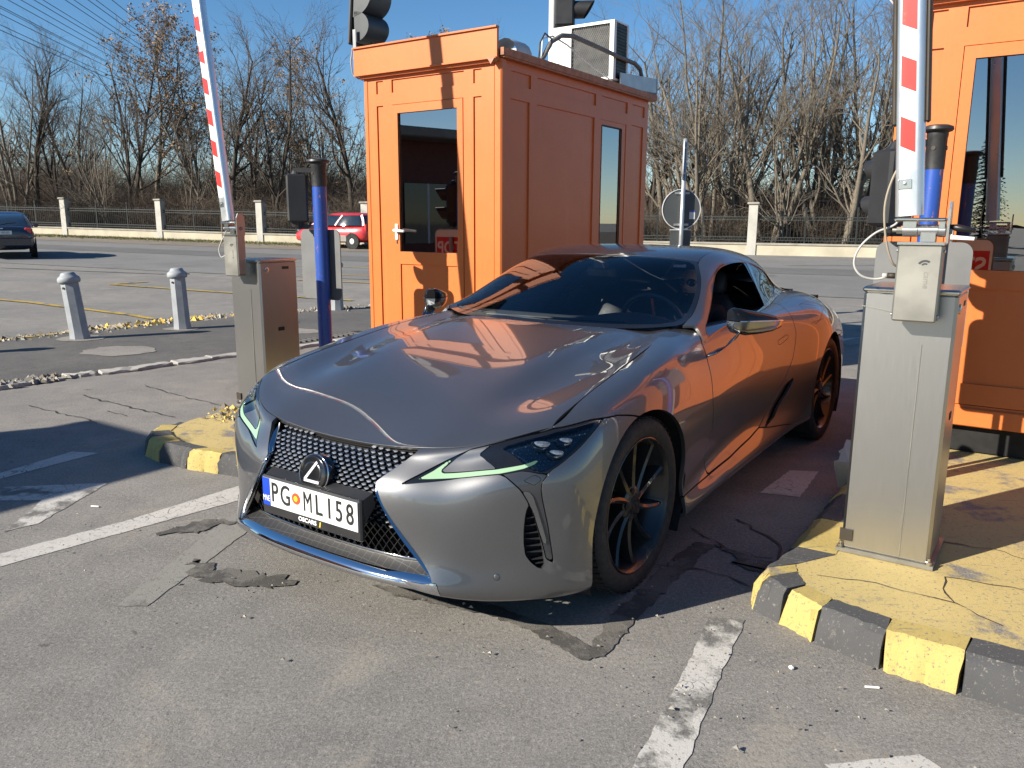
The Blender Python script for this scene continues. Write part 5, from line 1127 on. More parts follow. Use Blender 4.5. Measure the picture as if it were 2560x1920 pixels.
    for (j,i),p in node.items():
        for di in(-1,1):
            q=node.get((j+1,i+di))
            if q:
                a=Vector(p);b=Vector(q); w=.0032 if zs[j]<.42 else .0042
                d=(b-a).normalized(); r=d.cross(Vector((1,0,0))).normalized()
                e=Vector((-.016,0,0)); P8=[a+r*w/2,a-r*w/2,b-r*w/2,b+r*w/2]
                P8=P8+[x+e for x in P8]; mb.add(P8,[(0,1,2,3),(4,7,6,5),(0,4,5,1),(1,5,6,2),(2,6,7,3),(3,7,4,0)])
        if zs[j]>.40:
            c=Vector(p)+Vector((.002,0,0)); ww=.0125; hh=.0042
            nd.add([c+Vector((.002,-ww,0)),c+Vector((.006,0,-hh)),c+Vector((.002,ww,0)),c+Vector((-.006,0,hh)),c+Vector((-.01,0,0))],[(0,1,2),(0,2,3),(0,4,1),(1,4,2),(2,4,3),(3,4,0)])
    gm=mb.build('grille_mesh',M_GLOSSB,root,kind='stuff'); gn=nd.build('grille_node',plain('dark_grille_chrome',(.40,.41,.42),.3,metal=.85,var=.1),gm,kind='stuff')
    mb=MB(); rings=[]
    for z in (.27,.34,.42,.5,.56,.6,.64,.675):
        rings.append([(gx(y,z)-rec(z)-.06,y,z) for y in np.linspace(-half(z)-.02,half(z)+.02,15)])
    mb.loft(rings,closed=False,caps=False); mb.build('grille_backing',M_INNER,root)
    # hood overhang lip in black over the grille, chrome side frames
    for sgn in(1,-1):
        mb=MB(); path=[(half(z),z) for z in np.linspace(.69,.245,26)]
        prev=None; rings=[]
        for (y,z) in path:
            wv=.0065+.006*math.exp(-((z-.578)/.05)**2)
            x=gx(y,z)+.002
            ring=[(x-.02,(y+.000)*sgn,z),(x+.001,(y-.001)*sgn,z),(x+.004,(y+wv*.5)*sgn,z),(x-.002,(y+wv)*sgn,z),(x-.02,(y+wv)*sgn,z)]
            rings.append(ring)
        mb.loft(rings); mb.build('grille_frame',M_CHROME,root,smooth=True,fix=True,angle=R(60))
        # inner cheek of the opening
        mb=MB(); rings=[]
        for (y,z) in path: rings.append([(gx(y,z)-.004,y*sgn,z),(gx(y,z)-rec(z)-.05,(y+.004)*sgn,z)])
        mb.loft(rings,closed=False,caps=False); mb.build('grille_cheek',M_GLOSSB,root,smooth=True)
    mb=MB(); rings=[]
    for y in np.linspace(-.52,.52,33):
        x0=gx(y,.24); rings.append([(x0-.003,y,.237),(x0-.006,y,.246),(x0-.02,y,.258),(x0-.055,y,.285),(x0-.06,y,.293),(x0-.075,y,.293)])
    mb.loft(rings,closed=False,caps=False)
    def brushed():
        k=Nodes('brushed_lip'); c=k.n('ShaderNodeTexBrick'); c.inputs['Scale'].default_value=1
        v=k.voro(30,feature='DISTANCE_TO_EDGE',rnd=.1); k.set(base=k.ramp(v,[(.0,(.085,.085,.08)),(.05,(.035,.035,.036))]),metal=.6,rough=.42); return k.m
    mb.build('lip_shelf',brushed(),root,smooth=True,fix=True)
    mb=MB(); rings=[]
    for y in np.linspace(-.545,.545,35):
        x0=gx(y,.24); rings.append([(x0-.016,y,.256),(x0+.004,y,.242),(x0+.011,y,.230),(x0+.013,y,.218),(x0+.008,y,.208),(x0-.02,y,.203)])
    mb.loft(rings,closed=False,caps=False); mb.build('chrome_lip',M_CHROME,root,smooth=True,fix=True)
    mb=MB(); mb.tube([(gx(y,.29)-.058,y,.294) for y in np.linspace(-.495,.495,25)],.004,6); mb.build('lip_bead',M_CHROME,root,smooth=True)
    # emblem
    ex=gx(0,.545)-.006; E=empty('emblem',(ex,0,.5555)); E.parent=root; E.rotation_euler=(0,R(-12),0)
    Mx=rot('Y',R(90))
    mb=MB(); mb.lathe([(.001,-.03),(.079,-.03),(.079,.004),(.072,.014),(.067,.016)],40,(0,0,0),Mx@Matrix.Diagonal((.93,1,1))); mb.build('emblem_bezel',M_GLOSSB,E,smooth=True,angle=R(40))
    mb=MB(); mb.lathe([(.078,.0),(.0802,.006),(.0775,.010),(.0755,.006)],40,(0,0,0),Mx@Matrix.Diagonal((.93,1,1)),close=True); mb.build('emblem_ring',M_CHROME,E,smooth=True)
    mb=MB(); mb.lathe([(.001,.0185),(.04,.0175),(.067,.0135)],40,(0,0,0),Mx@Matrix.Diagonal((.93,1,1))); mb.build('emblem_disc',plain('emblem_black',(.004,.005,.007),.25,coat=.3),E,smooth=True)
    mb=MB(); pts=[]
    for k in range(49):
        a=2*math.pi*k/48; pts.append((.0175,.056*math.cos(a),.050*math.sin(a)))
    for k in range(48): mb.bar(pts[k],pts[k+1],.004,.0035,up=(pts[k][1]*0+0,pts[k][1],pts[k][2]))
    mb=MB()
    for a,b,w in(((.0205,.024,.047),(.0205,-.033,-.026),.011),((.0205,-.036,-.029),(.0205,.045,-.029),.010)): mb.bar(a,b,.004,w,up=(1,0,0)) if False else mb.add(*[(lambda A,B,w:([A+n_*w/2,A-n_*w/2,B-n_*w/2,B+n_*w/2]+[q+Vector((-.006,0,0)) for q in (A+n_*w/2,A-n_*w/2,B-n_*w/2,B+n_*w/2)],[(0,1,2,3),(4,7,6,5),(0,4,5,1),(1,5,6,2),(2,6,7,3),(3,7,4,0)]))(Vector(a),Vector(b),w) for n_ in[(Vector(b)-Vector(a)).normalized().cross(Vector((1,0,0)))]][0])
    mb.build('emblem_letter',plain('emblem_silver',(.55,.56,.57),.45,metal=.3),E)
    # number plate with holder
    NP=empty('number_plate',(.972,.012,.4535)); NP.parent=root
    mb=MB(); mb.box((0,0,-.016),(.022,.545,.156),bev=.006); mb.box((-.03,0,.0),(.05,.40,.10)); 
    mb.add([(-.006,-.266,.060),(-.006,.266,.060),(-.05,.275,.078),(-.05,-.275,.078),(-.055,-.28,.03),(-.055,.28,.03),(-.01,.272,-.03),(-.01,-.272,-.03)],[(0,1,2,3),(1,6,5,2),(0,3,4,7)])
    mb.build('plate_holder',M_BLACKP,NP)
    mb=MB(); mb.box((.0135,0,.0),(.003,.52,.11)); mb.build('plate_sheet',M_PLATEW,NP)
    mb=MB(); mb.box((.0155,-.239,.0),(.0014,.042,.110)); mb.build('plate_band',M_BLUE,NP)
    def ptxt(body,size,y,z,sx,mat,bold=.0,x=.0162):
        me=text_mesh(body,size,.0006,sx,bold); o=link('plate_text',me,mat,NP); place(o,(x,y,z),(0,1,0),(0,0,1)); return o
    for ch,y in(('P',-.190),('G',-.128),('M',-.002),('L',.058),('1',.115),('5',.166),('8',.222)):
        ptxt(ch,.112,y,0,.74 if ch!='M' else .60,M_INK,.0008 if ch!='M' else .0)
    ptxt('MNE',.034,-.239,-.027,.58,M_WHITE,.0,.0168)
    mb=MB(); mb.lathe([(.001,.0),(.0225,.0),(.0225,-.002)],20,(.0172,-.0665,.004),rot('Y',R(90))); mb.build('plate_seal',M_RED,NP)
    mb=MB(); mb.lathe([(.001,.0),(.011,.0),(.011,-.002)],12,(.0180,-.0665,.004),rot('Y',R(90))); mb.build('plate_crest',M_YEL,NP)
    ptxt('OSCARS',.0235,-.012,-.0735,1.15,M_WHITE,.0006,.0118)
    mb=MB(); mb.add([(.0118,.052,-.084),(.0118,.058,-.084),(.0118,.062,-.063),(.0118,.056,-.063)],[(0,1,2,3)]); mb.build('plate_slash',M_YEL,NP)
    # mirrors
    for sgn in(1,-1):
        MR=empty('mirror',(0,0,0)); MR.parent=root
        # sections run outwards: x, y, split height, height of the cap above it, depth of the body below it, half depth
        secs=[(-.835,.940,1.030,.052,.040,.028),(-.855,.950,1.029,.060,.058,.046),(-.91,.975,1.027,.052,.070,.056),(-.99,1.015,1.024,.040,.066,.054),(-1.07,1.055,1.020,.026,.054,.044),(-1.125,1.082,1.017,.010,.036,.026),(-1.14,1.089,1.015,.003,.012,.010)]
        nx=Vector((.47,.88,0)).normalized()
        for nm,mat in(('mirror_cap',M_CAPB),('mirror_body',M_SATIN)):
            rings=[]
            for x,y,z,hu,hd,dd in secs:
                ring=[]
                for k in range(13):
                    a=math.pi*k/12; cx=math.cos(a); cz=math.sin(a)
                    if nm=='mirror_cap': p=Vector((x,y,z+.004))+nx*(math.copysign(abs(cx)**.8,cx)*dd*.97-cz*.006)+Vector((0,0,cz**.75*hu))
                    else: p=Vector((x,y,z))+nx*(math.copysign(abs(cx)**.7,cx)*dd)+Vector((0,0,-cz**.8*hd))
                    ring.append((p.x,p.y*sgn,p.z))
                rings.append(ring)
            mb=MB(); mb.loft(rings); mb.build(nm,mat,MR,smooth=True,fix=True,angle=R(48))
        mb=MB(); mb.tube([(p.x,p.y*sgn,p.z) for p in [Vector((x,y,z+.002))+nx*dd*.96 for x,y,z,hu,hd,dd in secs[1:]]],.0045,6); mb.build('mirror_trim',M_CHROME,MR,smooth=True)
        rings=[]
        for x,y,z,w,h_ in((-.745,.885,.882,.052,.020),(-.775,.925,.897,.056,.022),(-.815,.950,.925,.056,.026),(-.855,.965,.962,.055,.032),(-.90,.985,.995,.05,.035)):
            rings.append([(x+w*math.cos(a)*.9,(y+.024*math.sin(a)-.006*math.cos(a))*sgn,z+h_*math.sin(a)*.8-w*.25*math.cos(a)) for a in [2*math.pi*k/14 for k in range(14)]])
        mb=MB(); mb.loft(rings); mb.build('mirror_arm',M_SATIN,MR,smooth=True,fix=True)
    # -- wheels
    W0=None
    def make_wheel():
        W=empty('wheel',(0,0,0)); ML=rot('X',R(-90))           # local z of the lathe points to +y (outwards)
        mb=MB(); mb.lathe([(.272,.085),(.285,.118),(.315,.128),(.342,.124),(.358,.108),(.364,.085),(.365,0),(.364,-.085),(.358,-.108),(.34,-.124),(.28,-.12),(.272,-.1)],56,M=ML,close=True)
        mb.build('tyre',M_RUBBER,W,smooth=True,fix=True,angle=R(60))
        mb=MB()
        for k in range(64):
            a=2*math.pi*k/64
            for s0,s1,da in((.02,.112,.05),(-.112,-.02,-.05)):
                p=lambda r,y,aa:(r*math.cos(aa),y,r*math.sin(aa))
                mb.bar(p(.3655,s0,a),p(.3625 if abs(s1)>.1 or abs(s0)>.1 else .3655,s1,a+da),.016,.004,up=(math.cos(a),0,math.sin(a)))
        mb.build('tread',M_RUBBER,W,kind='stuff')
        mb=MB(); mb.lathe([(.278,.112),(.281,.117),(.277,.119),(.270,.112),(.262,.10),(.255,.06),(.235,.03),(.235,-.09),(.275,-.11),(.275,-.10)],56,M=ML,cap=False); rim=mb.build('rim',M_RIM,W,smooth=True,fix=True,angle=R(40))
        for k in range(10):
            a0=2*math.pi*k/10; rings=[]
            for t in np.linspace(0,1,9):
                r=.045+t*(.268-.045); a=a0-.17*t**1.4*(1 if k%2 else .9); wv=.0125+.008*(1-t)**2+.002*t
                y=.088+.012*t-.02*t*(1-t)*2
                d=Vector((math.cos(a),0,math.sin(a))); n=Vector((-math.sin(a),0,math.cos(a))); c=d*r
                top=Vector((0,y,0)); rings.append([c+n*wv+Vector((0,y-.05,0)),c+n*wv*.75+top*1.0-Vector((0,.006,0)),c+n*.002+top+Vector((0,.003,0)),c-n*wv*.6+top-Vector((0,.004,0)),c-n*wv+Vector((0,y-.05,0))])
            mb=MB(); mb.loft(rings); mb.build('spoke',M_RIM,rim,smooth=True,fix=True,angle=R(35))
        mb=MB(); mb.lathe([(.078,.03),(.076,.078),(.06,.088),(.036,.09),(.034,.094),(.001,.095)],28,M=ML); mb.build('hub_cap',M_RIM,rim,smooth=True,fix=True,angle=R(35))
        for k in range(5):
            a=2*math.pi*(k+.25)/5; mb=MB(); mb.lathe([(.015,.086),(.015,.0895),(.001,.0895)],12,(.057*math.cos(a),0,.057*math.sin(a)),ML); mb.build('lug_hole',M_INNER,rim)
        mb=MB()
        for k in range(24):
            a=2*math.pi*k/24;b=2*math.pi*(k+1)/24; mb.bar((.017*math.cos(a),.0955,.017*math.sin(a)),(.017*math.cos(b),.0955,.017*math.sin(b)),.0018,.003)
        mb.bar((-.005,.0955,.012),(-.008,.0955,-.008),.0018,.003); mb.bar((-.008,.0955,-.008),(.012,.0955,-.008),.0018,.003); mb.build('wheel_badge',M_SATIN,rim)
        mb=MB(); mb.lathe([(.06,-.03),(.188,-.03),(.188,-.058),(.06,-.058)],40,M=ML,close=True); mb.build('brake_disc',plain('brake_steel',(.10,.09,.085),.4,metal=.9),W,smooth=True,fix=True,angle=R(40))
        mb=MB(); mb.box((.15,-.03,.09),(.09,.07,.16),M=rot('Y',R(-30))); mb.build('brake_caliper',M_BLACKP,W)
        mb=MB(); mb.lathe([(.06,-.12),(.24,-.12),(.24,-.1),(.06,-.1)],24,M=ML,close=True); mb.build('brake_shield',M_INNER,W)
        return W
    W=make_wheel(); W.parent=root; W.location=(.05,.805,.362); W.rotation_euler=(0,R(12),R(STEER))
    for x,y in((.05,-.805),(-2.855,.805),(-2.855,-.805)):
        w=copy_tree(W,root); w.location=(x,y,.362); w.rotation_euler=(0,R(40 if y>0 else 5),(R(STEER) if x>0 else 0)+(0 if y>0 else math.pi))
    # wheel wells, floor, bulkheads
    for cx in(.05,-2.855):
        for sg in(1,-1):
            A_=[math.pi*(k/14*1.34-.17) for k in range(15)]; mb=MB()
            mb.loft([[(cx+.455*math.cos(a),.925*sg,.345+.435*math.sin(a)),(cx+.455*math.cos(a),.56*sg,.345+.435*math.sin(a)),(cx,.56*sg,.345)] for a in A_],closed=False,caps=False); mb.build('wheel_well',M_INNER,root)
    mb=MB(); mb.box((-1.4,0,.20),(4.0,1.5,.06)); mb.box((-1.4,0,.21),(2.0,1.74,.05)); mb.box((-3.35,0,.4),(.5,1.3,.3)); mb.box((.35,0,.35),(.5,1.1,.3)); mb.box((-.62,0,.62),(.04,1.4,.62)); mb.box((-2.4,0,.62),(.04,1.4,.7)); mb.build('underbody',M_INNER,root)
    # -- cabin
    CB=empty('cabin'); CB.parent=root
    mb=MB(); rings=[]
    for y in np.linspace(-.74,.74,25):
        bmp=.045*math.exp(-((y-.37)/.20)**2)
        c=.07*(y/.74)**2
        rings.append([(-.60-c,y,.925),(-.68-c,y,.955+bmp*.4),(-.86-c,y,.985+bmp),(-1.0,y,.975+bmp),(-1.06,y,.93+bmp*.6),(-1.06,y,.70)])
    mb.loft(rings,closed=False,caps=False); mb.build('dashboard',plain('dash_grey',(.06,.064,.07),.6,var=.1),CB,smooth=True,fix=True,angle=R(50))
    mb=MB(); c=Vector((-1.20,.37,.93)); ax=Vector((-.92,0,.38)).normalized(); u=Vector((0,1,0)); w=ax.cross(u)
    mb.tube([c+(u*math.cos(a)+w*math.sin(a))*.185 for a in [2*math.pi*k/36 for k in range(37)]],.0155,8); sw=mb.build('steering_wheel',plain('wheel_leather',(.05,.052,.055),.3),CB,smooth=True)
    mb=MB(); mb.tube([c,c-ax*.25],.04,10); mb.bar(c-u*.18,c+u*.18,.03,.03); mb.bar(c,c-w*.18,.03,.03); mb.box(c,(.05,.13,.10)); mb.build('steering_column',M_BLACKP,sw)
    def seat(y,mat):
        S_=empty('seat',(0,y,0)); S_.parent=CB
        def cush(name,secs,mt):
            rings=[]
            for (x,z,w_,t,nx,nz) in secs:
                ring=[]
                for k in range(16):
                    a=2*math.pi*k/16; cy=math.copysign(abs(math.cos(a))**.5,math.cos(a))*w_; ct=math.copysign(abs(math.sin(a))**.6,math.sin(a))*t
                    ring.append((x+nx*ct,cy,z+nz*ct))
                rings.append(ring)
            mb=MB(); mb.loft(rings); mb.build(name,mt,S_,smooth=True,fix=True,angle=R(70))
        cush('seat_back',[(-1.72,.46,.24,.06,.96,.28),(-1.77,.62,.27,.07,.96,.28),(-1.84,.84,.265,.07,.95,.3),(-1.90,1.0,.21,.06,.95,.3),(-1.93,1.055,.15,.04,.9,.3)],mat)
        cush('headrest',[(-1.93,1.04,.10,.04,.95,.3),(-1.945,1.09,.135,.05,.95,.3),(-1.965,1.16,.13,.045,.95,.3),(-1.98,1.2,.09,.03,.95,.3)],M_LEATHER)
        cush('seat_cushion',[(-1.25,.44,.23,.06,0,1),(-1.45,.44,.26,.07,0,1),(-1.68,.42,.24,.06,0,1)],mat)
    seat(.37,M_LEATHER); seat(-.37,M_LEATHER)
    mb=MB(); 
    for y in(-.33,.33): mb.box((-2.25,y,.72),(.14,.5,.5),bev=.05)
    mb.box((-2.05,0,.52),(.4,1.2,.16),bev=.05); mb.build('rear_seat',M_LEATHER,CB)
    mb=MB(); mb.box((-1.55,0,.56),(1.0,.22,.22),bev=.03); mb.build('centre_console',M_BLACKP,CB)
    mb=MB(); mb.box((-1.27,0,1.205),(.02,.20,.055),M=rot('Y',R(12)),bev=.012); mr=mb.build('rear_view_mirror',M_BLACKP,CB); 
    mb=MB(); mb.box((-1.258,0,1.26),(.05,.07,.06)); mb.build('mirror_mount',M_BLACKP,mr)
    surf_obj('headliner',keep(SG,lambda s:s.UV[:,0]-3.9,lambda s:4.1-s.UV[:,1],lambda s:s.UV[:,1]-7.3).offset(-.03),M_LEATHER,CB,0,both=True)
    mb=MB()
    for sg in(1,-1): mb.box((-1.35,.80*sg,.66),(1.5,.05,.5)); mb.box((-1.35,.775*sg,.88),(1.3,.06,.07),bev=.02)
    mb.build('door_card',M_LEATHER,CB)
    mb=MB(); mb.box((-1.33,.455,1.255),(.002,.075,.018),M=rot('Y',R(-40))); mb.build('toll_tag',M_WHITE,root)
    # wipers
    mb=MB(); mb.tube([(-.62,-.35,.995),(-.66,.1,.998),(-.70,.45,1.004)],.008,6); mb.tube([(-.60,.05,.99),(-.64,-.3,.997),(-.72,-.62,1.008)],.008,6); mb.build('wiper',M_BLACKP,root)
    mb=MB(); rings=[]
    for y in np.linspace(-.58,.58,17):
        q=(y/.58)**2; rings.append([(-3.08+(-3.80+.22*q+.1*q*q+3.08)*t,y,(1.075-.06*q)*(1-t)+(.945+.003*q)*t-.018*math.sin(math.pi*t)) for t in np.linspace(0,1,9)])
    mb.loft(rings,closed=False,caps=False); mb.build('boot_lid',M_PAINT,root,smooth=True,fix=True)
    mb=MB(); mb.box((-2.8,0,.945),(1.3,1.36,.03)); mb.box((-2.35,0,.75),(.05,1.4,.42)); mb.box((-2.42,0,.955),(.04,1.3,.11)); mb.box((-3.12,0,.85),(.03,1.15,.34)); mb.build('shelf_and_light_block',M_INNER,CB)  # parcel shelf plus upright walls added to block light leaking through the tail
    # tail lamps (out of view)
    for sg in(1,-1):
        mb=MB(); mb.box((-3.72,.55*sg,.83),(.06,.4,.06),M=rot('Z',R(-28*sg)),bev=.02); mb.build('tail_lamp',plain('tail_red',(.35,.01,.01),.15,coat=1.),root)
    return root
STEER=0
car=build_car()
WIRES=[(-21.84, 36.5, 10.4), (-22.68, 37.85, 10.4), (-23.24, 38.68, 10.14), (-25.9, 43.27, 11.96), (-22.13, 37.62, 10.92), (-21.56, 37.61, 10.92), (-20.4, 36.56, 10.66), (-21.72, 39.66, 11.44), (-19.6, 37.57, 10.92), (-20.27, 39.64, 11.44), (-18.59, 37.55, 10.92), (-19.75, 40.65, 11.7), (-17.54, 37.53, 10.92), (-20.29, 33.73, 8.84)]
WORD=[9, 11, 12, 10, 8, 7, 6, 5, 4, 3, 2, 1, 0, 13]
# ---------------------------------------------------------------- boundary wall with iron railings
PIL=[(-41.6,50.3),(-35.9,48.3),(-30.1,46.2),(-24.1,44.06),(-18.05,41.9),(-12.26,39.8),(-6.8,37.85),(-1.3,35.9),(4.1,33.95),(9.4,32.),(14.8,30.1),(20.2,28.2),(25.6,26.2)]
M_WALL=plain('cream_wall_plaster',(.41,.37,.275),.85,var=.14,scale=1.5,bump=.2); M_PIL=plain('pillar_plaster',(.39,.375,.33),.85,var=.12,scale=2.5,bump=.2); M_COP=plain('coping_concrete',(.27,.25,.21),.85,var=.2,scale=3); M_IRON=plain('dark_iron',(.028,.032,.03),.55)
FN=empty('boundary_fence',(0,0,0),0,'long cream wall with concrete pillars and dark iron railings across the road','fence')
fa=math.atan2(-2.0,5.65)
for i,(x,y) in enumerate(PIL):
    z=gz(x,y); mb=MB(); mb.box((x,y,z+.95),(.34,.34,2.0),M=rot('Z',fa)); p=mb.build('pillar',M_PIL,FN)
    mb=MB(); mb.box((x,y,z+1.99),(.46,.46,.09),M=rot('Z',fa),bev=.02); mb.build('pillar_cap',M_COP,p)
    if i==len(PIL)-1: break
    x2,y2=PIL[i+1]; a=Vector((x,y,z)); b=Vector((x2,y2,gz(x2,y2))); d=(b-a).normalized(); a=a+d*.17; b=b-d*.17
    mb=MB(); mb.bar(a+Vector((0,0,.14)),b+Vector((0,0,.14)),.24,.54); mb.build('low_wall',M_WALL,FN)
    mb=MB(); mb.bar(a+Vector((0,0,.445)),b+Vector((0,0,.445)),.32,.07); mb.build('coping',M_COP,FN)
    L=(b-a).length; mb=MB()
    for zz in(.58,.70,1.36,1.48): mb.bar(a+Vector((0,0,zz)),b+Vector((0,0,zz)),.018,.024)
    n=int(L/.135)
    for k in range(1,n):
        q=a+d*(L*k/n); mb.bar(q+Vector((0,0,.50)),q+Vector((0,0,1.62)),.014,.014); mb.bar(q+Vector((0,0,1.62)),q+Vector((.03,-.09,1.76)),.013,.013)
        q2=a+d*(L*(k-.5)/n); 
        for zz in(.64,1.42): mb.bar(q2+Vector((0,0,zz-.05)),q2+Vector((0,0,zz+.05)),.05,.012)
    mb.build('railing',M_IRON,FN,kind='stuff')
    for t in(.33,.67): q=a+d*L*t; mb=MB(); mb.bar(q+Vector((0,0,.48)),q+Vector((0,0,1.85)),.05,.05); mb.build('iron_post',M_IRON,FN)
# ---------------------------------------------------------------- bare trees
def bark(name,c,c2):
    k=Nodes(name); n=k.noise(1.3,4); m=k.noise(9,4,.6,k.mapping((4,4,.8))); k.set(base=k.mix(k.ramp(m,[(.35,0.),(.65,1.)]),c2,k.mix(k.ramp(n,[(.35,0.),(.65,1.)]),c,tuple(x*.75 for x in c))),rough=.9,spec=.2); return k.m
M_BARK=bark('grey_bark',(.215,.185,.145),(.095,.08,.06)); M_BARK2=bark('dark_bark',(.085,.07,.055),(.045,.037,.03)); M_TWIG=plain('twig_brown',(.098,.076,.055),.9,var=.3,scale=1.); M_TWIG2=plain('twig_grey',(.15,.128,.10),.9,var=.3,scale=1.); M_SEED=plain('dry_seed_brown',(.25,.165,.09),.85,var=.35,scale=3)
def tubes(polys):
    """many tapered polylines -> one vertex and face list; polys: (points, radii, sides)"""
    V=[];F=[];k=0
    for P,Rr,n in polys:
        P=np.asarray(P); m=len(P); T=np.gradient(P,axis=0); T/=np.linalg.norm(T,axis=1,keepdims=True)+1e-9
        ref=np.where(np.abs(T[:,2:3])>.9,[[1.,0,0]],[[0,0,1.]]); A=np.cross(T,ref); A/=np.linalg.norm(A,axis=1,keepdims=True)+1e-9; B=np.cross(T,A)
        an=2*np.pi*np.arange(n)/n; r=np.asarray(Rr)[:,None,None]
        ring=P[:,None]+r*(A[:,None]*np.cos(an)[None,:,None]+B[:,None]*np.sin(an)[None,:,None])
        V.append(ring.reshape(-1,3)); i=np.arange(m-1)[:,None]; j=np.arange(n)[None]; j2=(j+1)%n
        F.append(np.stack([k+i*n+j,k+i*n+j2,k+(i+1)*n+j2,k+(i+1)*n+j],-1).reshape(-1,4)); k+=m*n
    return np.concatenate(V),np.concatenate(F)
def fast_mesh(name,V,F):
    me=bpy.data.meshes.new(name); nf=len(F); w=F.shape[1]
    me.vertices.add(len(V)); me.vertices.foreach_set('co',V.astype(np.float32).ravel()); me.loops.add(nf*w); me.loops.foreach_set('vertex_index',F.astype(np.int32).ravel())
    me.polygons.add(nf); me.polygons.foreach_set('loop_start',np.arange(0,nf*w,w,dtype=np.int32)); me.polygons.foreach_set('loop_total',np.full(nf,w,np.int32)); me.update(calc_edges=True); me.shade_smooth(); return me
def grow(seed,H,stems=3,spread=.28,lean=0.,l1=11,l2=7,l3=4,r0=.13,seeds=False,upright=.5):
    g=np.random.default_rng(seed); tr=[];cr=[];sd=[]
    def walk(p,d,L,r,n,wob,up,taper=.25):
        P=[p];Rr=[r]; d=d/np.linalg.norm(d)
        for i in range(n):
            d=d+g.normal(0,wob,3)+np.array([0,0,up]); d/=np.linalg.norm(d); p=p+d*L/n; P.append(p); Rr.append(r*(1-(1-taper)*(i+1)/n))
        return np.array(P),np.array(Rr)
    def side(d,ang):
        a=g.uniform(0,2*np.pi); u=np.cross(d,[0,0,1.] if abs(d[2])<.95 else [1.,0,0]); u/=np.linalg.norm(u); w=np.cross(d,u); q=u*np.cos(a)+w*np.sin(a); v=d*np.cos(ang)+q*np.sin(ang); return v/np.linalg.norm(v)
    for s in range(stems):
        a=g.uniform(0,6.28); sp=spread*g.uniform(.5,1.3)*(s>0 or stems>1); d=np.array([math.cos(a)*sp+lean,math.sin(a)*sp,1.]); h=H*g.uniform(.62,.82); r=r0*g.uniform(.75,1.1)*(.72 if stems>2 else 1.)
        P,Rr=walk(np.array([math.cos(a)*.12*(stems>1),math.sin(a)*.12*(stems>1),-.1]),d,h,r,10,.055,.035); tr.append((P,Rr,7))
        for b in range(l1):
            t=g.uniform(.22,1.) if b<l1-2 else 1.; i=min(int(t*10),9); f=t*10-i; p=P[i]*(1-f)+P[i+1]*f; dd=P[i+1]-P[i]; dd/=np.linalg.norm(dd); rr=(Rr[i]*(1-f)+Rr[i+1]*f)*g.uniform(.42,.66)
            LL=H*g.uniform(.20,.36)*(1.12-.55*t); Q,Qr=walk(p,side(dd,g.uniform(.4,.95)),LL,rr,6,.11,.05*upright*2,.3); (tr if rr>.04 else cr).append((Q,Qr,4))
            for c in range(l2):
                t2=g.uniform(.25,1.); i2=min(int(t2*6),5); p2=Q[i2]+(Q[i2+1]-Q[i2])*(t2*6-i2); d2=Q[i2+1]-Q[i2]; d2/=np.linalg.norm(d2); r2=max(.006,Qr[i2]*g.uniform(.4,.65)); W,Wr=walk(p2,side(d2,g.uniform(.35,.9)),LL*g.uniform(.3,.55),r2,4,.14,.04*upright*2,.35); cr.append((W,Wr,3))
                if seeds and g.random()<.6:
                    sd.append(W[-1])
                for e in range(l3):
                    t3=g.uniform(.2,1.); i3=min(int(t3*4),3); p3=W[i3]+(W[i3+1]-W[i3])*(t3*4-i3); d3=W[i3+1]-W[i3]; d3/=np.linalg.norm(d3); X,Xr=walk(p3,side(d3,g.uniform(.3,.8)),LL*g.uniform(.12,.26),max(.0045,r2*.5),2,.12,.05,.4); cr.append((X,Xr,3))
                    if seeds and g.random()<.22: sd.append(X[-1])
    return tr,cr,sd
def seed_mesh(name,pts,seed):
    g=np.random.default_rng(seed); V=[];F=[];k=0
    for p in pts:
        for _ in range(16):
            c=p+g.normal(0,.14,3)*[1,1,.8]; a,b=g.normal(0,.034,3),g.normal(0,.034,3); V+= [c-a,c+b,c+a,c-b]; F.append((k,k+1,k+2,k+3)); k+=4
    return fast_mesh(name,np.array(V),np.array(F))
KIND={}
def tree_kind(key,mt,mc,**kw):
    tr,cr,sd=grow(**kw); a=fast_mesh('trunk',*tubes(tr)); b=fast_mesh('crown',*tubes(cr)); a.materials.append(mt); b.materials.append(mc); s=None
    if sd: s=seed_mesh('seed_clusters',sd,kw['seed']); s.materials.append(M_SEED)
    KIND[key]=(a,b,s)
tree_kind('seed',M_BARK,M_TWIG,seed=11,H=14.,stems=3,spread=.22,l1=12,l2=8,l3=3,r0=.19,seeds=True)
tree_kind('multi',M_BARK,M_TWIG2,seed=21,H=12.,stems=5,spread=.34,l1=11,l2=7,l3=4,r0=.17)
tree_kind('slim',M_BARK2,M_TWIG,seed=31,H=13.,stems=2,spread=.14,l1=16,l2=8,l3=4,r0=.14,upright=.8)
tree_kind('wide',M_BARK,M_TWIG2,seed=41,H=13.,stems=3,spread=.46,l1=13,l2=8,l3=4,r0=.22)
tree_kind('dark',M_BARK2,M_TWIG,seed=52,H=13.5,stems=1,spread=.1,l1=22,l2=9,l3=4,r0=.24)
tree_kind('young',M_BARK,M_TWIG2,seed=61,H=8.,stems=4,spread=.30,l1=10,l2=6,l3=3,r0=.09,upright=.9)
def tree(key,x,y,s,rz,label,group='bare trees behind the boundary fence'):
    a,b,sd=KIND[key]; o=empty('bare_tree',(x,y,gz(x,min(y,60))),rz,label,'tree',group); o.scale=(s,s,s)
    t=link('trunk',a,None,o); c=link('crown',b,None,o)
    if sd: link('seed_clusters',sd,None,o)
    return o
def behind(u,off):
    """a spot a given distance behind the fence in the direction x/y=u"""
    y=(35.4+off)/(1+.359*u); return u*y,y
def pu(px): return (px-1280)/2001.58
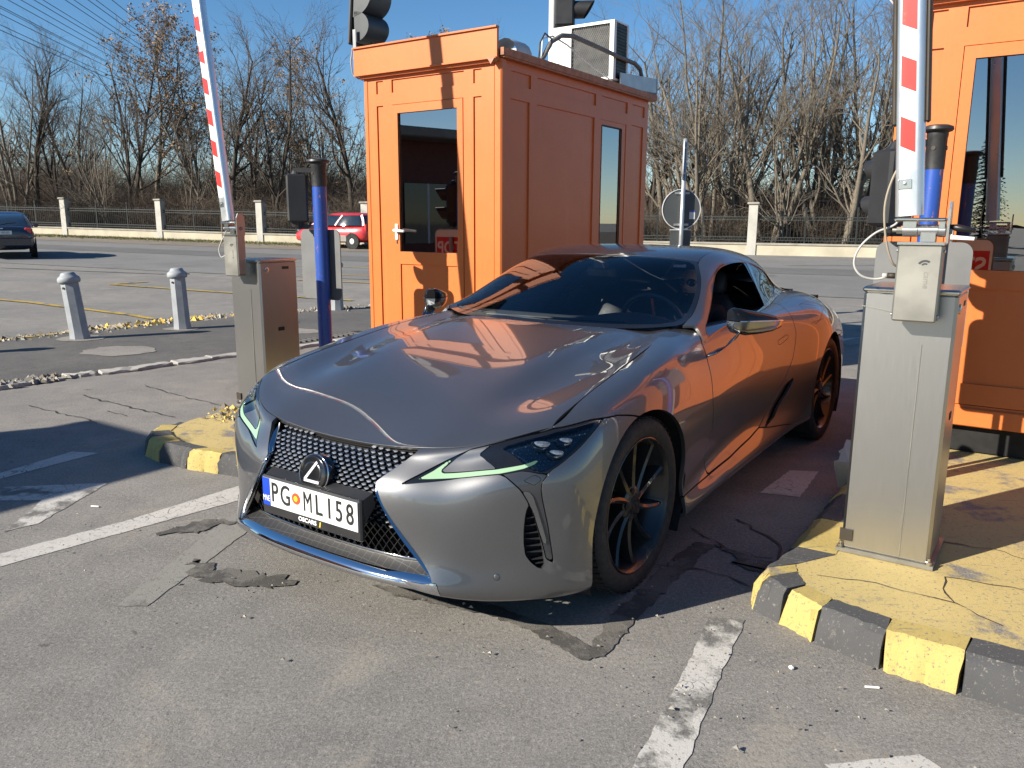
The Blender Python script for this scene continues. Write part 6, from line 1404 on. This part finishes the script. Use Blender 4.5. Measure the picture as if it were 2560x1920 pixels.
TREES=[('seed',395,4.5,1.02,0.4,'tall three-stemmed tree with dry brown seed clusters left of the left barrier arm'),
 ('multi',70,3.,1.0,1.1,'bare many-stemmed tree at the left edge behind the fence'),('dark',30,9.,.98,2.,None),('young',265,3.,1.05,.3,None),('slim',175,6.,.86,4.4,None),('young',300,2.,.9,2.2,None),('slim',640,5.,.92,1.2,None),('multi',560,4.,.86,3.2,None),('young',480,2.2,.82,5.,None),('wide',740,10.,.8,0.,None),('dark',885,2.5,.93,1.0,'dark single-trunk bare tree just left of the middle booth'),('seed',820,9.,.86,2.9,'seed bearing tree further back left of the middle booth'),
 ('slim',1010,9.,.82,.7,None),('seed',1120,6.,.80,4.1,'seed bearing tree whose top shows above the middle booth roof'),('multi',1230,10.,.9,2.4,None),('slim',1330,12.,.95,3.3,None),
 ('wide',1690,4.,.86,.2,None),('multi',1760,2.5,1.02,2.0,'bare spreading tree right of the round sign backs'),('slim',1850,6.,.95,5.2,None),('wide',1905,2.2,.98,3.9,'pale bare tree with leaning trunks right of the single pillar'),('wide',2040,2.8,.95,1.4,None),('multi',2135,5.,1.05,.6,None),('young',1960,1.6,.9,1.9,None),('slim',1620,8.,.9,2.6,None),('dark',2190,8.,.9,2.2,None),('multi',2320,4.,1.,4.,None),('wide',2480,6.,1.,3.,None),('dark',2640,6.,1.,1.,None),('dark',120,3.5,1.0,5.2,None),('slim',345,3.,1.08,0.8,None),('slim',225,5.,1.05,2.9,None),('dark',600,3.,.95,4.0,None),('slim',700,3.5,1.0,5.5,None),('seed',520,6.,.95,2.0,None),('wide',1730,1.5,.8,2.6,'low forked tree in front of the woodland right of the round sign backs'),('multi',1840,3.,.9,5.5,None),('wide',2090,1.8,.85,5.1,None),('multi',2010,5.,1.,2.7,None),('wide',1660,6.,1.,4.4,None)]
_r=random.Random(5)
ORD=['first','second','third','fourth','fifth','sixth','seventh','eighth','ninth','tenth','eleventh','twelfth','thirteenth','fourteenth']
_adj={'seed':'seed-hung','multi':'many-stemmed','slim':'slender two-stemmed','wide':'spreading','dark':'dark single-trunk','young':'low bushy'}
def tree_zone(px): return 'left of the left barrier arm' if px<560 else 'between the left barrier and the booth' if px<920 else 'rising behind the middle booth' if px<1640 else 'between the round sign backs and the lone pillar' if px<1870 else 'between the lone pillar and the right barrier' if px<2240 else 'hidden behind the right booth'
def tree_label(key,px):
    same=sorted(q[1] for q in TREES if q[0]==key and tree_zone(q[1])==tree_zone(px) and q[5] is None)
    return _adj[key]+' bare tree '+tree_zone(px)+(', '+ORD[same.index(px)]+' from the left' if len(same)>1 else '')
for key,px,off,s,rz,lb in TREES:
    x,y=behind(pu(px),off); tree(key,x,y,s,rz,lb or tree_label(key,px))
for i in range(34):
    px=-260+i*92+_r.uniform(-35,35); off=_r.uniform(11,34); x,y=behind(pu(px),off); tree(_r.choice(['multi','slim','wide','dark','young','young']),x,y,_r.uniform(.62,.95),_r.uniform(0,6.3),'bare leafless tree far back in the woodland behind the iron railings','bare trees far back in the woodland')
# undergrowth
def thicket_mesh(seed,n,w,d,h):
    g=np.random.default_rng(seed); P=[]
    for _ in range(n):
        c=np.array([g.uniform(-w,w),g.uniform(-d,d),-.05]); a=g.uniform(0,6.28); L=h*1.35*g.uniform(.35,1.)*(.6+.4*math.sin(c[0]*1.3+seed)); ln=g.uniform(.05,.75); dr=np.array([math.cos(a)*ln,math.sin(a)*ln,1.]); p=c; pts=[p]
        for k in range(3): dr=dr+g.normal(0,.22,3)+np.array([0,0,-.10*k]); p=p+dr/np.linalg.norm(dr)*L/3; pts.append(p)
        r=g.uniform(.006,.02); P.append((np.array(pts),np.array([r,r*.8,r*.6,r*.35]),3))
        for q in range(3):
            i=g.integers(1,4); d2=g.normal(0,1,3); d2[2]=abs(d2[2])*.8; d2/=np.linalg.norm(d2); P.append((np.array([pts[i],pts[i]+d2*L*.16,pts[i]+d2*L*.3+[0,0,.05]]),np.array([r*.5,r*.4,r*.25]),3))
    return fast_mesh('undergrowth',*tubes(P))
TH=[thicket_mesh(i+3,2100,3.4,1.6,3.6) for i in range(3)]
for m_,q in zip(TH,(M_TWIG,plain('bramble_brown',(.055,.041,.03),.9,var=.3,scale=1.),plain('twig_rust',(.085,.06,.042),.9,var=.3,scale=1.))): m_.materials.append(q)
n_=0
for row,off0 in enumerate((2.9,6.,10.,15.,22.)):
    for i in range(19):
        px=-200+i*165+_r.uniform(-40,40)+row*50; x,y=behind(pu(px),off0+_r.uniform(-.6,.8)); o=link('undergrowth',TH[_r.randrange(3)]); o.location=(x,y,gz(x,min(y,60))); o.rotation_euler=(0,0,fa+_r.uniform(-.3,.3)+(math.pi if _r.random()<.5 else 0)); s=_r.uniform(.7,1.05)*(1+.22*row)*(.78 if px<1250 else .60); o.scale=(s*1.15,s,s*_r.uniform(.75,1.1)); tag(o,'tangled leafless brown undergrowth behind the iron railings','undergrowth','undergrowth behind the boundary fence','stuff')
tag(grass_tufts('grass',5000,lambda r:(lambda x:(x,35.4-.359*x+r.uniform(.2,3.5)))(r.uniform(-36,26)),.1,.4,[M_TWIG,M_GR[1],M_GR[2]],9),'dry brown weeds behind the iron railings','weeds',kind='stuff')
# ---------------------------------------------------------------- overhead cables
M_WIRE=plain('black_wire',(.02,.02,.022),.6)
for i,(x,y,z) in enumerate(WIRES):
    mb=MB(); pts=[]
    for k in range(15):
        t=-.35+k/14*3.2; pts.append((x+(-.205*t)*60,y+60*t,z+t*3.2+1.6*(t*(t-1.6))*.22))
    mb.tube(pts,.016,5,cap=False); tag(mb.build('overhead_cable',M_WIRE,smooth=True),'thin black overhead cable at upper left, '+ORD[WORD[i]]+' counted from the top right','cable','overhead cables at upper left')
# ---------------------------------------------------------------- parked cars in the background
def hub_wheel(parent,x,y,r,w=.19,cov=(.55,.55,.54)):
    W=empty('wheel',(x,y,r)); W.parent=parent; s=1 if y>0 else -1; ML=rot('X',R(-90*s))
    mb=MB(); mb.lathe([(r*.66,w/2-.01),(r*.78,w/2),(r*.94,w/2-.02),(r,w/2-.05),(r,-w/2),(r*.6,-w/2)],28,M=ML,cap=False); mb.build('tyre',M_RUBBER,W,smooth=True,fix=True,angle=R(40))
    mb=MB(); mb.lathe([(r*.68,w/2-.02),(r*.64,w/2-.012),(r*.3,w/2-.002),(.001,w/2)],24,M=ML); hb=mb.build('hubcap',plain('hubcap_silver',cov,.4,metal=.4) if 'hubcap_silver' not in bpy.data.materials else bpy.data.materials['hubcap_silver'],W,smooth=True,fix=True,angle=R(40))
    for k in range(7):
        a=2*math.pi*k/7; mb=MB(); mb.prism([(-.012,r*.38),(.012,r*.38),(.034,r*.58),(-.034,r*.58)],0,.006,M=ML@rot('Z',a),c=(0,s*(w/2-.006),0)); mb.build('hub_slot',M_INNER,hb)
def small_car(name,loc,rz,label,body,prof,belt,gl,widths,plate=None,grey=None,wheels=((1.25,.31),(-1.25,.31))):
    """prof: (x, bottom, belt height, half width) stations from nose to tail; gl: (z,x front,x rear,half width) levels"""
    C=empty(name,loc,rz,label,'car'); rings=[]
    for x,zl,zt,w in prof:
        ring=[]
        for k in range(20):
            a=2*math.pi*k/20; cy=math.copysign(abs(math.cos(a))**.42,math.cos(a))*w; cz=math.copysign(abs(math.sin(a))**.55,math.sin(a)); ring.append((x,cy*(1 if cz<.2 else 1-.10*(cz-.2)),(zl+zt)/2+cz*(zt-zl)/2))
        rings.append(ring)
    mb=MB(); mb.loft(rings); b=mb.build('body',body,C,smooth=True,fix=True,angle=R(55))
    lev=[]
    for z,xf,xr,w in gl:
        ring=[]
        for px,py in ((xf,.0),(xf-.03,.55),(xf-.10,.88),(xf-.22,1.),((xf+xr)/2,1.03),(xr+.25,.99),(xr+.08,.9),(xr+.01,.55),(xr,0.)): ring.append((px,py*w,z))
        ring+= [(p[0],-p[1],p[2]) for p in reversed(ring[1:-1])]
        lev.append(ring)
    mb=MB(); mb.loft(lev[:3]); mb.build('window_glass',M_CGLASS,C,smooth=True,fix=True,angle=R(50))
    mb=MB(); mb.loft([[(p[0]*1.0,p[1]*1.012,p[2]-.005) for p in lev[2]]]+lev[3:]); mb.build('roof',body,C,smooth=True,fix=True,angle=R(50))
    for i,nm in((2,'front_pillar'),(4,'middle_pillar'),(6,'rear_pillar')):
        for sg in(1,-1):
            j=i if sg>0 else len(lev[0])-i
            mb=MB(); P=[Vector(l[j])*1.0 for l in lev[:3]]; P=[Vector((p.x,p.y*1.012,p.z)) for p in P]
            for a_,b_ in zip(P,P[1:]): mb.bar(a_,b_,.02,.075 if i!=6 else .13,up=(0,1,0) if False else (1,0,0))
            mb.build(nm,body,C)
    for x,r in wheels:
        for sg in(1,-1):
            w=np.interp(x,[p[0] for p in prof][::-1],[p[3] for p in prof][::-1]); 
            mb=MB(); mb.lathe([(r+.055,0),(r+.055,.05),(.001,.05)],28,(x,sg*(w-.045),r+.0),rot('X',R(-90*sg))); mb.build('wheel_arch',M_INNER,C,smooth=True,angle=R(40))
            hub_wheel(C,x,sg*(w-.085),r)
    return C,b
M_CGLASS=plain('parked_car_glass',(.015,.02,.025),.05,coat=1.,spec=.8); M_CRED=plain('red_car_paint',(.52,.03,.035),.3,coat=.8,var=.06); M_CGREY=plain('grey_cladding',(.22,.19,.17),.55); M_CNAVY=plain('dark_navy_paint',(.012,.016,.03),.25,coat=.9)
rx,ry=-7.62,36.0
RC,rb=small_car('red_car',(rx,ry,gz(rx,ry)+.02),R(153),'small red hatchback with grey lower cladding parked by the fence','M_CRED' and M_CRED,
 [(1.98,.34,.58,.50),(1.92,.28,.74,.70),(1.6,.24,.86,.80),(1.2,.22,.93,.83),(.7,.22,.98,.84),(-.4,.22,1.0,.85),(-1.3,.24,1.02,.84),(-1.75,.28,1.03,.80),(-1.93,.36,.98,.72),(-1.98,.45,.8,.6)],.98,
 [(.96,1.10,-1.90,.80),(1.2,.72,-1.84,.73),(1.40,.30,-1.72,.66),(1.47,.10,-1.60,.58),(1.51,-.2,-1.2,.40)],None,wheels=((1.2,.30),(-1.28,.30)))
for sg in(1,-1):
    mb=MB(); mb.box((-.02,sg*.845,.42),(1.95,.03,.26),bev=.01); mb.build('side_cladding',M_CGREY,RC)
    for x in(.15,-.85): mb=MB(); mb.box((x,sg*.862,.84),(.14,.02,.03),bev=.008); mb.build('door_handle',M_INNER,RC)
    for x in(.72,-.28,-1.2): mb=MB(); mb.box((x,sg*.853,.70),(.008,.012,.5)); mb.build('door_seam',M_INNER,RC)
    mb=MB(); mb.box((.92,sg*.92,1.02),(.12,.16,.13),bev=.04); mb.build('mirror',M_BLACKP,RC)
    mb=MB(); mb.box((-1.9,sg*.66,.86),(.14,.12,.34),bev=.03); mb.build('tail_light',plain('tail_light_red',(.4,.015,.015),.2,coat=1.) if 'tail_light_red' not in bpy.data.materials else bpy.data.materials['tail_light_red'],RC)
    mb=MB(); mb.box((1.78,sg*.58,.74),(.22,.24,.15),bev=.05); mb.build('headlight',M_SPOT,RC)
nx_,ny_=-16.95,27.1
NC,nb=small_car('dark_car',(nx_,ny_,gz(nx_,ny_)+.0),R(121),'dark navy saloon seen from behind, driving out of the picture at the left','' and None or M_CNAVY,
 [(2.3,.34,.6,.5),(2.2,.28,.72,.74),(1.7,.24,.80,.86),(.9,.2,.92,.89),(0,.2,.95,.9),(-1.2,.22,.98,.9),(-1.9,.26,1.0,.87),(-2.2,.30,.98,.82),(-2.28,.38,.92,.76),(-2.3,.5,.8,.70)],.95,
 [(.93,1.15,-1.95,.83),(1.15,.72,-1.55,.75),(1.36,.25,-1.05,.66),(1.42,.05,-.85,.58),(1.45,-.1,-.6,.40)],None,wheels=((1.38,.32),(-1.38,.32)))
mb=MB(); mb.box((-2.26,0,.50),(.12,1.62,.30),bev=.05); mb.build('rear_bumper',M_CNAVY,NC)
mb=MB(); mb.box((-2.31,0,.79),(.012,.52,.11)); np_=mb.build('number_plate',M_PLATEW,NC)
mb=MB(); mb.box((-2.318,.235,.79),(.004,.045,.11)); mb.build('plate_band',M_BLUE,np_)
me=text_mesh('BGV 1552-GD',.085,.0005,.72,.001); o=link('plate_text',me,M_INK,np_); place(o,(-2.318,-.02,.79),(0,-1,0),(0,0,1))
for sg in(1,-1):
    mb=MB(); mb.box((-2.2,sg*.70,.84),(.16,.24,.20),bev=.04); mb.build('tail_light',bpy.data.materials['tail_light_red'],NC)
    mb=MB(); mb.box((.85,sg*.96,1.0),(.12,.16,.13),bev=.04); mb.build('mirror',M_CNAVY,NC)
mb=MB(); mb.lathe([(.035,0),(.035,.004),(.001,.006)],14,(-2.285,0,.915),rot('Y',R(-80))@Matrix.Diagonal((.5,1.3,1))); mb.build('badge',M_ALU,NC)
mb=MB(); mb.tube([(-1.93,.1,1.0),(-1.83,-.15,1.06),(-1.78,-.4,1.09)],.012,6); mb.build('rear_wiper',M_INNER,NC)
# ---------------------------------------------------------------- what stands behind the camera (seen only in reflections)
M_NEED=plain('spruce_needles',(.030,.048,.026),.9,var=.4,scale=2.)
def spruce_meshes():
    g=np.random.default_rng(4); V=[];F=[];k=0
    for L in range(26):
        z=1.2+L*.42; rad=3.0*(1-(L/27))**.85+.15
        for b in range(13):
            a=g.uniform(0,6.28); d=np.array([math.cos(a),math.sin(a),0]); w=np.array([-d[1],d[0],0])
            for q in range(7):
                t=(q+.5)/7; c=d*rad*t+np.array([0,0,z-.35*rad*t*t+g.normal(0,.06)]); s=.24*(1.1-t)+.10
                V+=[c-d*s*.7+w*s*.1,c+w*s*g.uniform(.5,1.)+[0,0,-.12],c+d*s*1.1+[0,0,-.1],c-w*s*g.uniform(.5,1.)+[0,0,-.12]]; F.append((k,k+1,k+2,k+3)); k+=4
    c=fast_mesh('crown',np.array(V),np.array(F)); c.materials.append(M_NEED)
    t=fast_mesh('trunk',*tubes([(np.array([[0,0,-.1],[0,0,6.],[0,0,12.]]),np.array([.2,.12,.02]),8)])); t.materials.append(M_BARK2); return t,c
_t,_c=spruce_meshes()
for i,(x,y,s) in enumerate(((-34,-36,1.),(-40,-30,.85),(-26,-42,1.05),(-20,-48,.9),(4,-46,1.),(-47,-34,1.1),(18,-44,.95),(-56,-22,1.),(-36,-44,1.1),(-30,-33,.7))):
    o=empty('spruce_tree',(x,y,0),i*1.3,'dark spruce tree standing behind the viewpoint','tree','spruces behind the viewpoint'); s*=.62; o.scale=(s,s,s); link('trunk',_t,None,o); link('crown',_c,None,o)
HB=empty('low_building',(-4,-58,0),R(8),'low plastered building with a flat roof behind the viewpoint','building')
mb=MB(); mb.box((0,0,2.),(34,8,4.)); mb.build('wall',plain('building_plaster',(.42,.36,.28),.9),HB)
mb=MB(); mb.box((0,.3,4.12),(35,9,.24)); mb.build('roof',M_COP,HB)
for i in range(9): mb=MB(); mb.box((-15+i*3.75,4.02,2.1),(1.8,.06,1.5)); mb.build('window',M_CGLASS,HB)
TB=empty('ticket_building',(-17.5,1.2,0),R(-16),'dark red flat roofed ticket building off to the left of the lanes','building')
mb=MB(); mb.box((0,0,1.75),(5,9,3.5)); mb.build('wall',plain('dark_red_wall',(.16,.06,.045),.8),TB)
mb=MB(); mb.box((.3,0,3.6),(6.4,10,.22),bev=.03); mb.build('roof',M_COP,TB)
for y in(-2.6,.2,2.8): mb=MB(); mb.box((2.52,y,1.7),(.06,1.4,1.5)); w=mb.build('window',M_CGLASS,TB); mb=MB(); mb.box((2.54,y,1.7),(.03,.06,1.5)); mb.build('window_bar',M_WPLAST,w)
mb=MB(); mb.box((1.6,-1.2,4.0),(.3,.3,.6)); mb.box((1.6,-1.2,4.4),(.5,.6,.35),bev=.1); mb.build('roof_lamp',M_BLACKP,TB)
# ---------------------------------------------------------------- the driver
M_SKIN=plain('skin',(.46,.28,.20),.55,var=.08,scale=14); M_HAIR=plain('dark_hair',(.018,.014,.012),.7); M_SHIRT=plain('black_shirt',(.018,.018,.02),.85,var=.2); M_SHADE=plain('sunglass_lens',(.008,.008,.01),.05,coat=1.)
def skin_body(name,verts,edges,radii,mat,parent=None,root=0,sub=2):
    me=bpy.data.meshes.new(name); me.from_pydata(verts,edges,[]); o=bpy.data.objects.new(name,me); COL.objects.link(o)
    md=o.modifiers.new('s','SKIN'); md.use_smooth_shade=True
    for i,r in enumerate(radii):
        v=me.skin_vertices[0].data[i]; v.radius=r if hasattr(r,'__len__') else (r,r); v.use_root=(i==root)
    sb=o.modifiers.new('u','SUBSURF'); sb.levels=sub; sb.render_levels=sub
    dg=bpy.context.evaluated_depsgraph_get(); dg.update(); m2=bpy.data.meshes.new_from_object(o.evaluated_get(dg)); bpy.data.objects.remove(o,do_unlink=True); m2.materials.clear(); m2.shade_smooth()
    m2.name=name; return link(name,m2,mat,parent)
def driver():
    Mc=car.matrix_world
    D=empty('person',(CAR_X,CAR_Y,0),CAR_A,'bearded driver in sunglasses and a dark shirt at the wheel of the coupe','person')
    # pelvis, waist, chest, neck; arms; legs  (car frame; seat at y=.37)
    y=.37
    V=[(-1.66,y,.53),(-1.70,y,.66),(-1.74,y,.80),(-1.77,y,.93),(-1.775,y,1.0),(-1.76,y,1.06),
       (-1.77,y+.15,.935),(-1.73,y+.21,.89),(-1.55,y+.27,.76),(-1.40,y+.20,.83),(-1.29,y+.155,.93),
       (-1.77,y-.15,.935),(-1.73,y-.21,.89),(-1.56,y-.25,.73),(-1.40,y-.19,.82),(-1.29,y-.155,.93),
       (-1.60,y+.10,.52),(-1.18,y+.13,.60),(-.86,y+.10,.36),(-1.60,y-.10,.52),(-1.18,y-.12,.60),(-.86,y-.10,.36)]
    Eg=[(0,1),(1,2),(2,3),(3,4),(4,5),(3,6),(6,7),(7,8),(8,9),(9,10),(3,11),(11,12),(12,13),(13,14),(14,15),(0,16),(16,17),(17,18),(0,19),(19,20),(20,21)]
    Rd=[(.15,.11),(.15,.11),(.16,.115),(.14,.10),.058,.056,.085,.062,.046,.040,.026,.085,.062,.046,.040,.026,.085,.065,.045,.085,.065,.045]
    skin_body('body',V,Eg,Rd,M_SHIRT,D)
    # head: one lofted surface with brow, nose, mouth and chin
    hx,hy,hz=-1.745,y+.015,1.135
    def head_r(th,ph):
        # th: azimuth from the face direction, ph: elevation
        r=np.array([.096*math.cos(ph)*math.cos(th),.074*math.cos(ph)*math.sin(th),.118*math.sin(ph)])
        f=max(0,math.cos(th)); z=math.sin(ph)
        r[0]+=f**12*.022*math.exp(-((z+.18)/.16)**2)            # nose
        r[0]+=f**6*.006*math.exp(-((z-.28)/.10)**2)-f**8*.006*math.exp(-((z-.06)/.10)**2)*(abs(math.sin(th))>.15)
        r[0]+=f**8*.006*math.exp(-((z+.55)/.07)**2)             # lips
        if z<-.35: r[1]*=1-.35*(-.35-z); r[0]+=f**3*.010*(-.35-z)*2
        return r
    def surf(nm,fn,n,m,keep,mat,grow=0.,parent=None):
        P={};V=[];F=[]
        for i in range(n+1):
            for j in range(m):
                ph=-math.pi/2+math.pi*i/n; th=-math.pi+2*math.pi*j/m; r=fn(th,ph); r=r*(1+grow)
                r=np.array(Matrix.Rotation(R(-14),3,'Z')@Vector(r)); P[i,j]=len(V); V.append((hx+r[0],hy+r[1],hz+r[2]))
        for i in range(n):
            for j in range(m):
                ph=-math.pi/2+math.pi*(i+.5)/n; th=-math.pi+2*math.pi*(j+.5)/m
                if keep(th,math.sin(ph)): F.append((P[i,j],P[i,(j+1)%m],P[i+1,(j+1)%m],P[i+1,j]))
        mb=MB(); mb.add(V,F); return mb.build(nm,mat,parent,smooth=True)
    H=surf('head',head_r,40,56,lambda t,z:True,M_SKIN,0.,D)
    surf('hair',head_r,40,56,lambda t,z:z>.62-.45*(abs(t)>1.25) or (abs(t)>1.75 and z>-.45),M_HAIR,.07,H)
    surf('beard',head_r,40,56,lambda t,z:(z<-.42 and abs(t)<1.6 and not(abs(t)<.28 and -.60<z<-.50)) or (abs(abs(t)-1.45)<.22 and z<.15),M_HAIR,.03,H)
    Mh=Matrix.Rotation(R(-14),3,'Z')
    for sg in(1,-1):
        mb=MB(); rings=[]
        for x,s in((.100,1.),(.106,.9),(.108,.3)): rings.append([tuple(Mh@Vector((x-abs(sg*.034+.026*math.cos(a)*s)*.35,sg*.034+.027*math.cos(a)*s,.008+.022*math.sin(a)*s-.004*(math.sin(a)<0)))+Vector((hx,hy,hz))) for a in [2*math.pi*k/16 for k in range(16)]])
        mb.loft(rings); mb.build('sunglasses',M_SHADE,H,smooth=True,fix=True)
        mb=MB(); mb.tube([Mh@Vector(p)+Vector((hx,hy,hz)) for p in ((.082,sg*.062,.012),(.03,sg*.078,.014),(-.02,sg*.078,.006))],.003,6); mb.build('temple',M_SHADE,H)
        mb=MB(); mb.lathe([(.001,.012),(.018,.010),(.024,.002),(.02,-.006),(.001,-.008)],12,Mh@Vector((-.01,sg*.076,-.005))+Vector((hx,hy,hz)),Matrix.Rotation(R(-90*sg),3,'X')@Matrix.Diagonal((.7,1.25,1))); mb.build('ear',M_SKIN,H,smooth=True)
    # hands closed on the rim
    for sg in(1,-1):
        w=Vector((-1.275,y+sg*.155,.945)); 
        Vh=[tuple(w+Vector((-.03,0,-.02))),tuple(w+Vector((0,sg*.006,.01))),tuple(w+Vector((.03,sg*.012,.035)))]; Eh=[(0,1),(1,2)]; Rh=[.026,(.034,.02),(.036,.017)]
        for f in range(4):
            b=w+Vector((.028-.012*f*.3,sg*(.026-.014*f),.045-.010*f)); k=len(Vh); L=(.9,1.,.95,.75)[f]
            Vh+= [tuple(b),tuple(b+Vector((.030*L,-sg*.008,.012))),tuple(b+Vector((.040*L,-sg*.016,-.014))),tuple(b+Vector((.022*L,-sg*.020,-.032)))]; Eh+=[(2,k),(k,k+1),(k+1,k+2),(k+2,k+3)]; Rh+=[.010,.009,.0085,.007]
        k=len(Vh); Vh+=[tuple(w+Vector((.0,-sg*.026,.012))),tuple(w+Vector((.022,-sg*.040,.014))),tuple(w+Vector((.040,-sg*.030,.004)))]; Eh+=[(0,k),(k,k+1),(k+1,k+2)]; Rh+=[.013,.011,.009]
        skin_body('hand',Vh,Eh,Rh,M_SKIN,D,sub=1)
    mb=MB(); mb.tube([(-1.69,y+.10,1.0),(-1.665,y+.05,.93),(-1.655,y+.0,.90),(-1.665,y-.05,.93),(-1.69,y-.10,1.0)],.004,6); mb.build('necklace',M_ALU,D)
driver()
